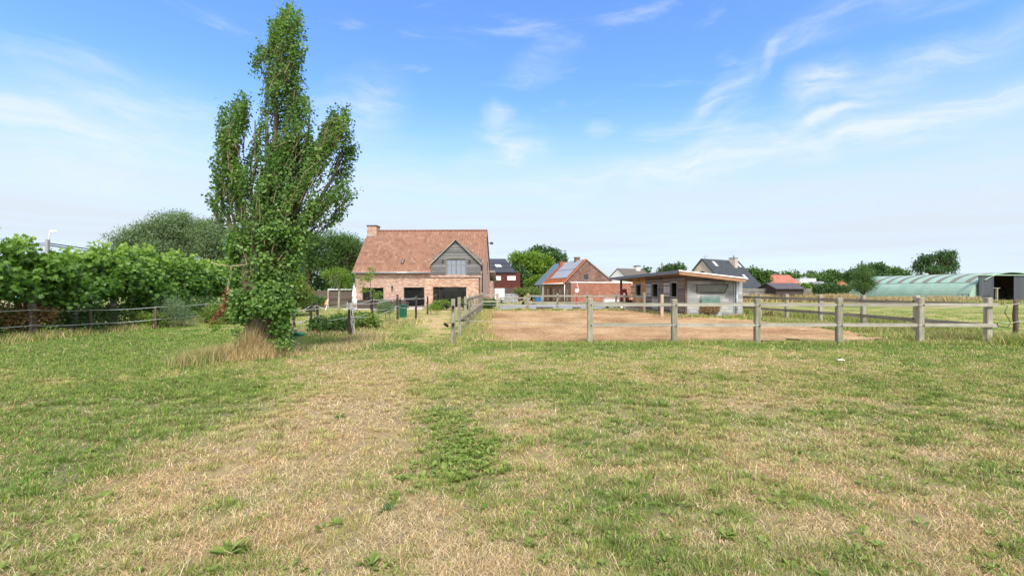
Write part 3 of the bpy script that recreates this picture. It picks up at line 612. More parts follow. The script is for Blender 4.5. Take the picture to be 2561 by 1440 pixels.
for i in range(1, 24):
    f_ = i/24; MB().tube([SF.p(a0+(a1-a0)*f_, -.35, zt_), SF.p(b0+(b1-b0)*max(0, f_-.02), -.05, zb_)], .009, 5).build('bar', M['zinc'], rk)
ft = thing('hay_feeder', 'green mesh hay feeder stuffed with hay low on the block wall', 'hay feeder', tuple(SF.p(2, -.1, 0)))
c0, c1 = FC0, FC1 = SF.u(1755.5, -.2), SF.u(1799.5, -.2); zt_, zb_ = SF.z(1777, 742, -.2), SF.z(1777, 764, -.2)
gm = plain('green_mesh', (.10, .20, .165), .6, .2)
mb = MB()
for i in range(13): f_ = i/12; mb.tube([SF.p(c0+(c1-c0)*f_, -.2, zt_), SF.p(c0+(c1-c0)*f_, -.2, zb_)], .010, 4)
for i in range(6): f_ = i/5; mb.tube([SF.p(c0, -.2, zt_+(zb_-zt_)*f_), SF.p(c1, -.2, zt_+(zb_-zt_)*f_)], .010, 4)
mb.build('mesh_panel', gm, ft)
MB().tube([SF.p(c0, -.2, zt_), SF.p(c1, -.2, zt_)], .02, 6).tube([SF.p(c0, -.2, zt_), SF.p(c0, -.2, zb_-.1)], .02, 6).tube([SF.p(c1, -.2, zt_), SF.p(c1, -.2, zb_-.1)], .02, 6).tube([SF.p(c0, -.2, zt_), SF.p(c0, 0, zt_)], .02, 6).tube([SF.p(c1, -.2, zt_), SF.p(c1, 0, zt_)], .02, 6).build('frame', gm, ft)
MB().box(SF, c0+.03, c1-.03, -.15, -.02, zb_-.02, zt_-.1).build('back_tray', plain('pale_green', (.25, .38, .33), .7), ft)
# ------------------------------------------------------------------ generic gabled house
def gable_house(fr, root, L, Wd, ez, rzz, wm, rm, gmat=None, ov=.25, tile=None, base=-.2, hole=None):
    """long side along u (0..L) at v=0 facing the viewer, depth Wd along v, ridge along u"""
    q = fr.p; r2 = Wd/2
    MB().box(fr, 0, L, 0, .25, base, ez).build('wall', wm, root); MB().box(fr, 0, L, Wd-.25, Wd, base, ez).build('wall', wm, root)
    for u, s in ((0, 1), (L, -1)):
        MB().prism([q(u, .254, base), q(u, Wd-.254, base), q(u, Wd-.254, ez), q(u, r2, rzz-.08), q(u, .254, ez)], fr.U*(.25*s)).build('gable_wall', gmat or wm, root)
    k = (rzz-ez)/r2
    for s in (0, 1):
        v0 = -ov if s == 0 else Wd+ov; z0 = ez-k*ov
        MB().slab([q(-ov*.6, v0, z0), q(L+ov*.6, v0, z0), q(L+ov*.6, r2, rzz), q(-ov*.6, r2, rzz)], .1).build('roof_deck' if tile else 'roof', rm, root)
        if tile: tiles(fr, 'roof', tile, root, -ov*.6, L+ov*.6, v0, z0+.012, r2, rzz+.02, tw=.3, tl=.33, amp=.02)
# brick cottage with solar panels.  frame: u to the right (flat-roofed wing), v away along the windowed front
CF = Frame(6.25, 48.8, 13.5)
cot = thing('brick_cottage', 'old red brick cottage with orange tiled roof carrying solar panels', 'house', tuple(CF.o), CF.a)
CE = CF.v(1361, 0); CU = CF.u(1580, 0); cez = CF.z(1428, 707, 0); cg = 1.7
M['brick_red'] = brick('red_brick', [(.30, .115, .075), (.34, .14, .095), (.26, .09, .06), (.37, .165, .11)], (.30, .19, .15), bw=.20, bh=.06, mo=.01, stain=.22)
M['brick_brown'] = brick('brown_brick', [(.17, .085, .06), (.22, .11, .08), (.13, .065, .05), (.27, .15, .11), (.19, .10, .075)], (.26, .20, .165), bw=.21, bh=.06, mo=.012, stain=.4)
M['brick_front'] = brick('front_brick', [(.27, .14, .095), (.31, .16, .11), (.23, .11, .08)], (.30, .22, .17), bw=.2, bh=.06, mo=.01, stain=.2)
cw_ = []
for px, wd in ((1418, .62), (1399.5, .62), (1385, .60), (1369.5, .60)):
    v = CF.v(px, 0); cw_.append((v, wd, CF.zv(px, 751 if px > 1400 else 750, 0), CF.zv(px, 723, 0)))
RFz = Frame(0, 0, 0); RF = Frame(CF.o.x, CF.o.y, 13.5-90); # facade frame: its u runs toward the viewer along -v of CF
# front wall (u=0 plane of CF) built in a frame whose u axis is CF.V
FF = Frame(CF.o.x, CF.o.y, 13.5+90)      # u = CF.V, v = -CF.U (outside is +v)
dv_ = CF.v(1377, 0)
holes = [(v-w_/2, v+w_/2, z0, z1) for v, w_, z0, z1 in cw_]+[(dv_-.35, dv_+.35, -.15, CF.zv(1377, 719, 0))]
wall_face(FF, 'front_wall', M['brick_front'], cot, 0, CE, -.2, cez-.02, 0, -.25, holes)
for h in holes[:-1]: window(FF, cot, h[0], h[1], h[2], h[3], -.14, M['white_paint'], [.5], [], .09, gmat=glass('cottage_glass', (.10, .11, .12), .1))
MB().box(FF, holes[-1][0], holes[-1][1], -.16, -.10, -.1, holes[-1][3]).build('door', plain('brown_door', (.06, .035, .03), .6), cot)
wing = MB().box(CF, .26, CU, 0, .25, -.2, cez).box(CF, CU-.25, CU, .25, 6, -.2, cez).build('wing_wall', M['brick_red'], cot); wing['label'] = 'flat roofed wing of even red brick'
MB().box(CF, -.02, .256, .02, cg, cez-.018, cez+.0).build('parapet', M['brick_front'], cot)
MB().box(CF, -.06, CU+.05, -.06, .10, cez+.003, cez+.09).build('white_coping', M['white_paint'], wing)
MB().box(CF, .0, CU, .26, 6, cez-.12, cez-.0).build('wing_roof', felt, wing)
ar = CF.u(1465.5, cg); az_ = CF.z(1465.5, 649, cg); br_ = CF.u(1527.5, cg); bz_ = CF.z(1527, 701.5, cg)
MB().prism([CF.p(0, cg, cez-.1), CF.p(br_+.0, cg, cez-.1), CF.p(br_, cg, bz_), CF.p(ar, cg, az_), CF.p(0, cg, cez-.05)], CF.V*.3).build('gable_wall', M['brick_brown'], cot)
M['tile_orange'] = tilemat('orange_tile', [(.50, .15, .055), (.46, .13, .05), (.54, .18, .07), (.42, .12, .05)])
zs = lambda u: cez-.02+(az_+.06-cez+.02)*(u+.25)/(ar+.25)
q = CF.p
tiles(FF, 'roof', M['tile_orange'], cot, cg-.12, CE, .25, zs(-.25), -ar, zs(ar), tw=.25, tl=.3)
MB().slab([q(-.22, cg-.1, zs(-.22)-.02), q(-.22, CE, zs(-.22)-.02), q(ar, CE, zs(ar)-.02), q(ar, cg-.1, zs(ar)-.02)], .08).build('roof_deck', bpy.data.materials['deck_wood'], cot)
MB().slab([q(br_+.15, cg-.1, bz_+.0), q(br_+.15, CE, bz_), q(ar, CE, az_+.08), q(ar, cg-.1, az_+.08)], .1).build('rear_roof', plain('rear_roof_tile', (.20, .15, .13), .8, .4), cot)
MB().prism([q(-.25, cg-.16, cez-.1), q(ar, cg-.16, az_-.04), q(ar, cg-.16, az_+.10), q(-.25, cg-.16, cez+.06)], CF.V*.06).build('verge_board', plain('verge_rust', (.34, .15, .09), .8, .3), cot)
MB().prism([q(br_+.2, cg-.06, bz_-.12), q(ar, cg-.06, az_-.04), q(ar, cg-.06, az_+.10), q(br_+.2, cg-.06, bz_+.03)], CF.V*.05).build('verge_board', plain('verge_grey', (.24, .20, .18), .8, .4, 12), cot)
# solar panels, two rows
pm, t, b = nmat('solar_cell', .5, .5); b.inputs['Base Color'].default_value = (.30, .305, .31, 1)
up_ = lambda u: zs(u)+.09
pv0, pv1 = 2.2, CF.v(1412, ar*.95)-.0
pv1 = min(max(pv1, 5.0), 7.9); ua, ub, uc = .28, .28+(ar-.5)*.5, ar-.1
for r, (x0, x1) in enumerate(((ua, ub-.02), (ub+.02, uc))):
    for i in range(6):
        s0 = pv0+(pv1-pv0)*i/6; s1 = pv0+(pv1-pv0)*(i+1)/6-.03
        p_ = MB().slab([q(x0, s0, up_(x0)), q(x1, s0, up_(x1)), q(x1, s1, up_(x1)), q(x0, s1, up_(x0))], .035).build('solar_panel', M['zinc'], cot)
        MB().slab([q(x0+.03, s0+.03, up_(x0+.03)+.006), q(x1-.03, s0+.03, up_(x1-.03)+.006), q(x1-.03, s1-.03, up_(x1-.03)+.006), q(x0+.03, s1-.03, up_(x0+.03)+.006)], .004).build('cell_sheet', pm, p_)
# small gable window with blinds, chimneys, pipes, meter post
gu = CF.u(1466, cg); gz0, gz1 = CF.z(1466, 700, cg), CF.z(1466, 686, cg)
f_ = MB().box(CF, gu-.24, gu+.24, cg-.02, cg+.0-.002, gz0, gz1).build('gable_window', M['glass'], cot)
MB().box(CF, gu-.28, gu+.28, cg-.05, cg-.003, gz0-.06, gz0-.005).build('sill', plain('sill_stone', (.4, .38, .35), .8), f_)
for i in range(4): MB().box(CF, gu-.23, gu+.23, cg-.035, cg-.022, gz0+.06+i*.14, gz0+.09+i*.14).build('bar', plain('blind', (.10, .12, .13), .6), f_)
for px0, px1, pt, pb, mt in ((1398.5, 1409.5, 654, 668, M['brick_red']), (1437.5, 1449, 643, 658, M['brick_brown'])):
    u = ar; v = CF.v((px0+px1)/2, u); y = CF.p(u, v, 0).y; wd = (px1-px0)/F*y/2; zt_ = Z(pt, y)
    c_ = MB().box(CF, u-wd, u+wd, v-wd*.8, v+wd*.8, az_-.5, zt_).build('chimney', mt, cot); MB().box(CF, u-wd-.05, u+wd+.05, v-wd*.8-.05, v+wd*.8+.05, zt_-.12, zt_-.03).build('cap', plain('cap_brick', (.20, .09, .06), .8), c_)
v = 4.2; MB().tube([q(ar+.9, v, az_-.9), q(ar+.9, v, az_+.0)], .15, 8).build('flue', plain('flue_dark', (.08, .07, .065), .7), cot)
for v in (1.75, CE-.1): pipe([q(-.08, v, cez-.1), q(-.08, v, -.1)], .045, 'downpipe', M['white_paint'], cot)
pipe([q(-.3, 1.6, cez-.06), q(-.3, CE, cez-.06)], .06, 'gutter', M['white_paint'], cot)
# blue-grey roofed cottage joined behind it
B2 = CF.v(1339.5, 0); c2 = thing('white_cottage', 'white walled cottage with blue grey slate roof joined to the brick cottage', 'house', tuple(CF.p(0, CE, 0)), CF.a)
MB().box(CF, 0, .25, CE+.02, B2, -.2, cez-.05).box(CF, .25, 4.8, B2-.25, B2, -.2, cez-.05).build('wall', M['white_paint'], c2)
ar2 = ar+.25; az2 = az_+.12
sb = plain('blue_slate', (.13, .165, .205), .5, .15)
MB().slab([q(-.3, CE+.05, cez-.12), q(-.3, B2+.15, cez-.12), q(ar2, B2+.15, az2), q(ar2, CE+.05, az2)], .12).slab([q(br_+.2, CE+.05, bz_), q(br_+.2, B2+.15, bz_), q(ar2, B2+.15, az2-.01), q(ar2, CE+.05, az2-.01)], .12).build('roof', sb, c2)
for v, w_, z0, z1 in ((CE+1.2, .5, .9, 1.9), (CE+2.3, .8, .4, 1.95)):
    f_ = MB().box(FF, v-w_/2, v+w_/2, .006, .05, z0, z1).build('window', plain('grey_frame', (.25, .27, .3), .5), c2); MB().box(FF, v-w_/2+.06, v+w_/2-.06, .05, .06, z0+.06, z1-.06).build('pane', M['glass'], f_)
# meter post
mx, my = X(1442.5, 45.5), 45.5; mp_ = thing('meter_post', 'red post with a white meter box and a wire in front of the brick wing', 'post', (mx, my, 0)); fr = Frame(mx, my, 0)
MB().box(fr, -.09, .09, -.06, .06, -.1, 1.0).build('post', plain('red_post', (.30, .055, .035), .6), mp_)
MB().tube([fr.p(-.02, -.02, Z(729, 45.5)-.1), fr.p(-.02, -.02, Z(729, 45.5)+.28)], .17, 10).build('meter_box', plain('meter_pink', (.72, .62, .58), .6, .05), mp_)
MB().box(fr, -.22, -.02, -.05, .05, .95, 1.2).build('small_box', plain('meter_red', (.5, .2, .15), .6), mp_)
pipe([fr.p(.1, .1, 1.4), fr.p(.3, .5, 1.35), fr.p(.3, 1.6, 1.9), fr.p(.35, 2.6, 2.4)], .02, 'cable', M['white_paint'], mp_)
# dark red boarded house behind the farmhouse
RFm = Frame(X(1215, 60), 60, -1); rh = thing('dark_red_house', 'dark red boarded house with black roof and white shutters behind the farmhouse', 'house', tuple(RFm.o), RFm.a)
rt = RFm.z(1260, 681, 0); rr = RFm.u(1301, 0); rb = siding_mat('dark_red_boards', (.075, .026, .022), (.12, .040, .034), .12)
MB().box(RFm, -3, rr, 0, 7, -.2, rt).build('wall', rb, rh)
k0, k1 = RFm.u(1264, 3.4), RFm.z(1250, 647, 3.4); rz1 = RFm.z(1222, 646, 3.4)
bl = plain('black_slate', (.045, .048, .058), .55, .15)
ru = RFm.u(1290, -.1)
MB().slab([RFm.p(-3, -.15, rt), RFm.p(ru, -.15, rt), RFm.p(k0, 3.4, k1), RFm.p(-3, 3.4, k1)], .12).slab([RFm.p(ru, -.15, rt), RFm.p(ru, 7, rt), RFm.p(k0, 3.4, k1)], .12).build('roof', bl, rh)
for a in (.33, .62):
    z = rt+(k1-rt)*a+.02; v = -.15+3.55*a; MB().box(RFm, -3, ru+(k0-ru)*a, v-.02, v+.04, z, z+.05).build('roof_rail', M['dark_metal'], rh)
for a, b_ in ((1231, 1252.6), (1269, 1289.5)): MB().box(RFm, RFm.u(a, -.03), RFm.u(b_, -.03), -.05, -.004, RFm.z(1240, 700.7, 0), RFm.z(1240, 690.5, 0)).build('shutter', M['white_paint'], rh)
kk = (k1-rt)/3.55; zz0 = lambda v: rt+kk*(v+.15)
u0, v0 = RFm.u(1241, 1.2), 1.1; MB().slab([RFm.p(u0, v0, zz0(v0)+.08), RFm.p(u0+.8, v0, zz0(v0)+.08), RFm.p(u0+.5, v0+.6, zz0(v0+.6)+.08), RFm.p(u0-.25, v0+.6, zz0(v0+.6)+.08)], .08).build('skylight', plain('skylight_pale', (.55, .58, .6), .2, .05), rh)
for px in (1254, 1280): MB().box(RFm, RFm.u(px, 0)-.06, RFm.u(px, 0)+.06, -.12, -.004, RFm.z(px, 713, 0), RFm.z(px, 710.5, 0)).build('wall_lamp', M['dark_metal'], rh)
# wooden screen and gabion wall
fr = Frame(X(1258, 57), 57, -1); sc_ = thing('wooden_screen', 'dark vertical board screen above the gabion wall', 'fence', tuple(fr.o), fr.a)
u1 = fr.u(1300, 0); n = 24
mb = MB()
for i in range(n): mb.box(fr, u1*i/n, u1*(i+.85)/n, 0, .04, .9, 1.68)
mb.build('board_panel', wood('screen_wood', (.06, .04, .03), (.14, .10, .08), 'z'), sc_)
mb = MB()
for i in (0, 8, 16, 24): mb.box(fr, u1*i/n-.05, u1*i/n+.05, .045, .14, 0, 1.7)
mb.build('post', M['dark_post'], sc_)
fr = Frame(X(1255, 55), 55, -1); gb = thing('gabion_wall', 'grey stone gabion wall behind the white trailer', 'wall', tuple(fr.o), fr.a)
mb = MB(); u1 = fr.u(1295, 0)
for i in range(18):
    for j in range(7):
        x = u1*(i+.5)/18+random.uniform(-.02, .02); z = -.1+.16*(j+.5); r = random.uniform(.07, .1)
        mb.hexa([fr.p(x-r*1.1, -.04, z-r*.7), fr.p(x+r, -.07, z-r*.8), fr.p(x+r*1.1, .2, z-r*.7), fr.p(x-r, .2, z-r*.7), fr.p(x-r, -.05, z+r*.7), fr.p(x+r*1.1, -.03, z+r*.8), fr.p(x+r, .2, z+r*.7), fr.p(x-r*1.1, .2, z+r*.7)])
mb.build('stones', plain('gabion_stone', (.30, .31, .33), .85, .45, 6), gb); MB().box(fr, 0, u1, .1, .5, -.1, 1.02).build('core', plain('gabion_core', (.10, .10, .11), .9), gb)
# slate roofed house to the right
a = math.degrees(math.atan2(4.8, 7.1)); GF = Frame(27.6, 59, a); sh = thing('slate_roof_house', 'cream brick house with large dark slate roof behind the stable', 'house', tuple(GF.o), GF.a)
ezz, rzz = GF.zv(1820, 716, 0)-.15, 5.66
tg = tilemat('dark_slate_tile', [(.055, .062, .075), (.065, .072, .086), (.05, .055, .066)], .5, .15)
cream = brick('cream_brick', [(.46, .40, .33), (.52, .46, .38), (.42, .36, .30)], (.45, .41, .36), stain=.12)
gable_house(GF, sh, 8.6, 7.2, ezz, rzz, cream, bl, ov=.3, tile=tg)
k = (rzz-ezz)/3.6; zr2 = lambda v: ezz+k*v+.05
for px, py in ((1789, 661), (1848, 664), (1864, 694)):
    u, v = on_slope(GF, px, py, zr2); MB().slab([GF.p(u-.3, v-.32, zr2(v-.32)+.10), GF.p(u+.3, v-.32, zr2(v-.32)+.10), GF.p(u+.3, v+.32, zr2(v+.32)+.10), GF.p(u-.3, v+.32, zr2(v+.32)+.10)], .07).build('skylight', plain('skylight_grey', (.42, .43, .44), .2, .1), sh)
u, v = on_slope(GF, 1840, 668, zr2)
c_ = MB().box(GF, u-.35, u+.35, v-.1, v+.8, zr2(v)-.2, rzz+.25).build('chimney', cream, sh); MB().box(GF, u-.4, u+.4, v-.15, v+.85, rzz+.25, rzz+.32).tube([GF.p(u, v+.3, rzz+.3), GF.p(u, v+.3, rzz+.65)], .1, 8).build('cap', M['lead'], c_)
for a_, b_ in ((.5, 1.3), (2.6, 3.6), (5.4, 6.6), (7.2, 8.2)):
    f_ = MB().box(GF, a_, b_, -.03, -.004, .7, 1.7).build('window', plain('dark_frame', (.05, .05, .055), .4), sh); MB().box(GF, a_+.06, b_-.06, -.04, -.03, .76, 1.64).build('pane', M['glass'], f_)
# arched window in its gable
mb = MB(); pts = [GF.p(-.02, 3.6-.5, 2.9), GF.p(-.02, 3.6+.5, 2.9)]+[GF.p(-.02, 3.6+.5*math.cos(i*math.pi/10), 3.5+.5*math.sin(i*math.pi/10)) for i in range(11)]
mb.prism(pts, GF.U*(-.03)); mb.build('arched_window', M['glass'], sh)
# white rendered house with a brown roof
WF = Frame(X(1578, 74), 74, 28); wh = thing('white_gabled_house', 'white rendered house with brown roof and white chimney behind the carport', 'house', tuple(WF.o), WF.a)
gable_house(WF, wh, 5.5, 6.4, 2.9, 5.05, M['white_paint'], plain('brown_roof', (.11, .09, .08), .8, .25), ov=.15)
u, v = on_slope(WF, 1596, 676, lambda v: 2.9+2.15/3.2*v); c_ = MB().box(WF, u-.4, u+.4, v-.1, v+.6, 3.0, Z(667, WF.p(u, v, 0).y)).build('chimney', M['white_paint'], wh)
zc = Z(667, WF.p(u, v, 0).y); MB().box(WF, u-.45, u+.45, v-.15, v+.65, zc, zc+.18).build('cap', M['dark_metal'], c_)
# red roofed barn, white flat block, hut, orange roof, far left bungalow
BF = Frame(X(1929, 92), 92, 3); bh_ = thing('red_roof_barn', 'far barn with weathered red roof and white end wall', 'barn', tuple(BF.o), BF.a)
L = BF.u(1999.5, 0)
gable_house(BF, bh_, L, 6.5, BF.z(1960, 708, 0), BF.z(1960, 687.5, 3.2), M['brick_red'], plain('red_roof', (.33, .12, .08), .85, .3, 1.2), gmat=M['white_paint'], ov=.15)
MB().box(BF, L*.42, L*.42+.7, 3, 3.6, 4, BF.z(1962, 684.5, 3.2)).build('chimney', M['brick_red'], bh_)
MB().box(BF, -1.1, -.02, .3, 6.3, -.2, 2.6).build('white_annex', M['white_paint'], bh_)
BF = Frame(X(2000.5, 108), 108, 2); bk = thing('white_flat_building', 'far white flat roofed building right of the red roofed barn', 'building', tuple(BF.o), BF.a)
L = BF.u(2041, 0); MB().box(BF, 0, L, 0, 6, -.2, Z(696, 108)).build('wall', M['white_paint'], bk); MB().box(BF, -.05, L+.05, -.05, 6.05, Z(696, 108), Z(695.4, 108)).build('roof_edge', M['zinc'], bk)
MB().box(BF, L*.42, L*.6, 1, 2, Z(696, 108), Z(691, 108)).build('roof_box', M['zinc'], bk)
BF = Frame(X(2044, 104), 104, 0); br2 = thing('low_grey_shed', 'far low shed with grey roof beside the white flat building', 'shed', tuple(BF.o))
gable_house(BF, br2, BF.u(2072, 0), 4, 2.0, Z(703.5, 106), plain('shed_grey', (.3, .3, .3), .8), plain('shed_roof_grey', (.2, .2, .21), .8))
BF = Frame(X(1941, 56), 56, 4); hut = thing('black_hut', 'small black hut with dark tiled roof behind the board fence', 'shed', tuple(BF.o), BF.a)
L = BF.u(2010, 0); gable_house(BF, hut, L, 3.6, BF.z(1975, 720, 0), BF.z(1975, 707.5, 1.8), plain('hut_board', (.05, .04, .035), .8), plain('hut_roof', (.075, .07, .075), .8, .25), ov=.25)
BF = Frame(X(2098, 125), 125, 0); orf = thing('orange_roof_house', 'far house of which only the orange roof shows above the hedge', 'house', tuple(BF.o))
gable_house(BF, orf, BF.u(2119, 0), 6, 2.7, Z(696.5, 128), M['brick_red'], plain('orange_roof', (.42, .14, .08), .8, .2))
BF = Frame(X(0, 30), 30, 6); lh = thing('cream_bungalow', 'cream bungalow with blue roof edge glimpsed between the plane trunks', 'house', tuple(BF.o), BF.a)
MB().box(BF, -4, 2.2, 0, 5, -.2, 1.15).build('wall', plain('cream_render', (.62, .52, .40), .8, .06), lh)
MB().slab([BF.p(-4.2, -.25, 1.1), BF.p(2.4, -.25, 1.1), BF.p(2.4, 2.5, 1.7), BF.p(-4.2, 2.5, 1.7)], .14).build('roof', plain('blue_roof', (.16, .42, .62), .5), lh)
f_ = MB().box(BF, .9, 1.25, -.03, -.004, .3, .75).build('window', M['white_paint'], lh); MB().box(BF, .93, 1.22, -.04, -.03, .33, .72).build('pane', M['glass'], f_)

# ------------------------------------------------------------------ green arched hangar
ax = math.degrees(math.atan2(16, -6.2)); n0 = Vector((X(2424, 61), 61, 0)); d1 = 80.0
far = Vector((X(2122, d1), d1, 0)); A = (far-n0); L = A.length; A.normalize(); KF = Frame(n0.x, n0.y, math.degrees(math.atan2(-A.x, A.y)))  # v along the axis
hg = thing('green_hangar', 'long pale green arched metal hangar with brown roof strips and dark sliding doors', 'hangar', tuple(KF.o), KF.a)
WD = 12.0; HT = Z(683, 66)-.05; nseg = 28
def arc(i, s=1.0, dz=0): a = math.pi*i/nseg; return (WD/2-WD/2*math.cos(a)*s, (HT)*s*math.sin(a)**.92+dz)
m, t, b = nmat('green_corrugated', .5, .35); co = N(t, 'ShaderNodeTexCoord').outputs['Object']; sp = N(t, 'ShaderNodeSeparateXYZ', {0: co})
wv = ma(t, 'SINE', ma(t, 'MULTIPLY', sp.outputs[1], 36)); t.links.new(ramp(t, noise(t, co, .8, 6, .6), [(.3, (.235, .35, .27)), (.7, (.315, .44, .345))]), b.inputs['Base Color']); bump(t, b, wv, .02, .5); M['hgreen'] = m
mstrip = plain('brown_sheet', (.17, .15, .13), .7, .2, 2)
def shell(name, v0, v1, i0, i1, mat, off=0.0, th=.04):
    mb = MB()
    for i in range(i0, i1):
        (u0, z0), (u1, z1) = arc(i, 1+off), arc(i+1, 1+off)
        sh_ = -WD/2*off
        mb.quad(KF.p(u0+0, v0, z0), KF.p(u1, v0, z1), KF.p(u1, v1, z1), KF.p(u0, v1, z0))
    return mb.build(name, mat, hg, smooth=True)
shell('shell', 0, L, 0, nseg, M['hgreen'])
ns_ = 7; stripes = [KF.v(p, .8) for p in (2390, 2348, 2309, 2274, 2240, 2208, 2180)]
sp_ = (L-2.2)/8.6
for k in range(8):
    v0 = 1.0+k*sp_; shell('roof_strip', v0, v0+sp_*.36, 6, 19, mstrip, .004)
(u6, z6) = arc(6, 1.003); MB().tube([KF.p(u6-.02, 0, z6), KF.p(u6-.02, L, z6)], .03, 5).build('seam', M['hgreen'], hg)
# near end wall: green, dark sliding doors, opening, overhanging canopy
PF = Frame(KF.o.x, KF.o.y, math.degrees(KF.a))
ua_, ub_, uc_, ud_ = KF.u(2447, -.3), KF.u(2484.5, -.3), KF.u(2535, -.3), KF.u(2575, -.3)
def ztop(u):
    a = math.acos(max(-1, min(1, 1-2*u/WD))); return HT*math.sin(a)**.92
mb = MB(); st_ = 10
for (p0, p1) in ((.02, ua_+.3), (ud_, WD-.02)):
    for i in range(st_):
        a0_, a1_ = p0+(p1-p0)*i/st_, p0+(p1-p0)*(i+1)/st_; mb.quad(KF.p(a0_, 0, -.1), KF.p(a1_, 0, -.1), KF.p(a1_, 0, max(.0, ztop(a1_)-.01)), KF.p(a0_, 0, max(.0, ztop(a0_)-.01)))
mb.build('end_wall', M['hgreen'], hg)
zd = KF.z(2460, 689, -.3); dk = siding_mat('dark_door_sheet', (.052, .06, .072), (.085, .095, .11), .25, 'v')
for a_, b_ in ((ua_, ub_), (uc_, ud_+.6)):
    MB().box(KF, a_, b_, -.35, -.28, -.05, zd).build('sliding_door', dk, hg)
MB().box(KF, ua_-1.6, ud_+2.5, -.5, -.24, zd+.01, zd+.14).build('door_rail', M['hgreen'], hg)
mb = MB()
for i in range(7, 21):
    (u0, z0), (u1, z1) = arc(i), arc(i+1); mb.hexa([KF.p(u0, -.55, z0-.04), KF.p(u1, -.55, z1-.04), KF.p(u1, 0, z1-.04), KF.p(u0, 0, z0-.04), KF.p(u0, -.55, z0+.03), KF.p(u1, -.55, z1+.03), KF.p(u1, 0, z1+.03), KF.p(u0, 0, z0+.03)])
mb.build('canopy', M['hgreen'], hg)
for k in range(5):
    v = .8+k*L/5; mb = MB(); mb.tube([KF.p(*(lambda q_: (q_[0]+0, v, q_[1]))(arc(i, .985))) for i in range(nseg+1)], .05, 5); mb.build('arch_rib', M['dark_metal'], hg)
shell('inner_lining', .3, L-.3, 1, nseg-1, plain('lining', (.20, .17, .12), .8, .3), -.01)
MB().box(KF, .3, WD-.3, L-.1, L-.02, 0, HT*.8).build('rear_wall', plain('rear_dark', (.08, .08, .08), .8), hg)
MB().box(KF, .2, WD-.2, 0, L-.2, -.05, .02).build('floor_slab', bpy.data.materials['dark_floor'], hg)
o = P(2494, 738, 60); fr = Frame(o.x, o.y, 10); tp = thing('timber_stand', 'pale timber T stand in the hangar opening', 'stand', tuple((o.x, o.y, 0)))
MB().box(fr, -.2, .0, -.1, .1, 0, Z(721, 60)).box(fr, -.75, .35, -.1, .1, Z(721, 60), Z(719.4, 60)).build('frame', M['rail_x'], tp)
o = P(2409, 745, 57); fr = Frame(o.x, o.y, 0); mf = thing('metal_frame', 'low dark metal frame standing in tall grass before the hangar', 'frame', (o.x, o.y, 0)); zt_ = Z(735.3, 57); hw = 13.5/F*57
MB().bar(fr.p(-hw, 0, zt_), fr.p(hw, 0, zt_), .05, .05).bar(fr.p(-hw, 0, 0), fr.p(-hw, 0, zt_), .05, .05, (0, 1, 0)).bar(fr.p(hw, 0, 0), fr.p(hw, 0, zt_), .05, .05, (0, 1, 0)).bar(fr.p(-hw*.1, .0, 0.2), fr.p(-hw*.1, 0, zt_), .04, .04, (0, 1, 0)).build('bars', M['dark_metal'], mf)
# ------------------------------------------------------------------ fences
def make_post(x, y, h, s, mat, parent, rnd=False, lean=(0, 0), name='post', seg=6, z0=-.15):
    """sawn post with chamfered top, or a knobbly round stake"""
    mb = MB(); jz = random.uniform(-.012, .012)
    if not rnd:
        a = random.uniform(-.05, .05); c, sn = math.cos(a), math.sin(a); ch_ = s*.12; r = s/2
        oct_ = [(-r+ch_, -r), (r-ch_, -r), (r, -r+ch_), (r, r-ch_), (r-ch_, r), (-r+ch_, r), (-r, r-ch_), (-r, -r+ch_)]
        lean = (lean[0]+random.uniform(-.012, .012), lean[1]+random.uniform(-.012, .012)); lv = [(z0, 1), (h-ch_*1.2+jz, 1), (h+jz, .86)]
        n = len(mb.v)
        for z, k in lv:
            for p in oct_: mb.v.append(Vector((x+(p[0]*c-p[1]*sn)*k+lean[0]*z, y+(p[0]*sn+p[1]*c)*k+lean[1]*z, z)))
        for l in range(2):
            for i in range(8): j = (i+1) % 8; mb.f.append((n+l*8+i, n+l*8+j, n+l*8+8+j, n+l*8+8+i))
        mb.f.append(tuple(n+16+i for i in range(8)))
        return mb.build(name, mat, parent)
    pts, rr = [], []
    for i in range(seg+1):
        z = z0+(h-z0)*i/seg; pts.append((x+lean[0]*z+random.uniform(-.12, .12)*s, y+lean[1]*z+random.uniform(-.12, .12)*s, z)); rr.append(s/2*random.uniform(.88, 1.1))
    return mb.tube(pts, rr, 9).build(name, mat, parent, smooth=True)
def sag(a, b, s, n=10):
    a, b = Vector(a), Vector(b); return [a.lerp(b, i/n)-Vector((0, 0, 4*s*(i/n)*(1-i/n))) for i in range(n+1)]
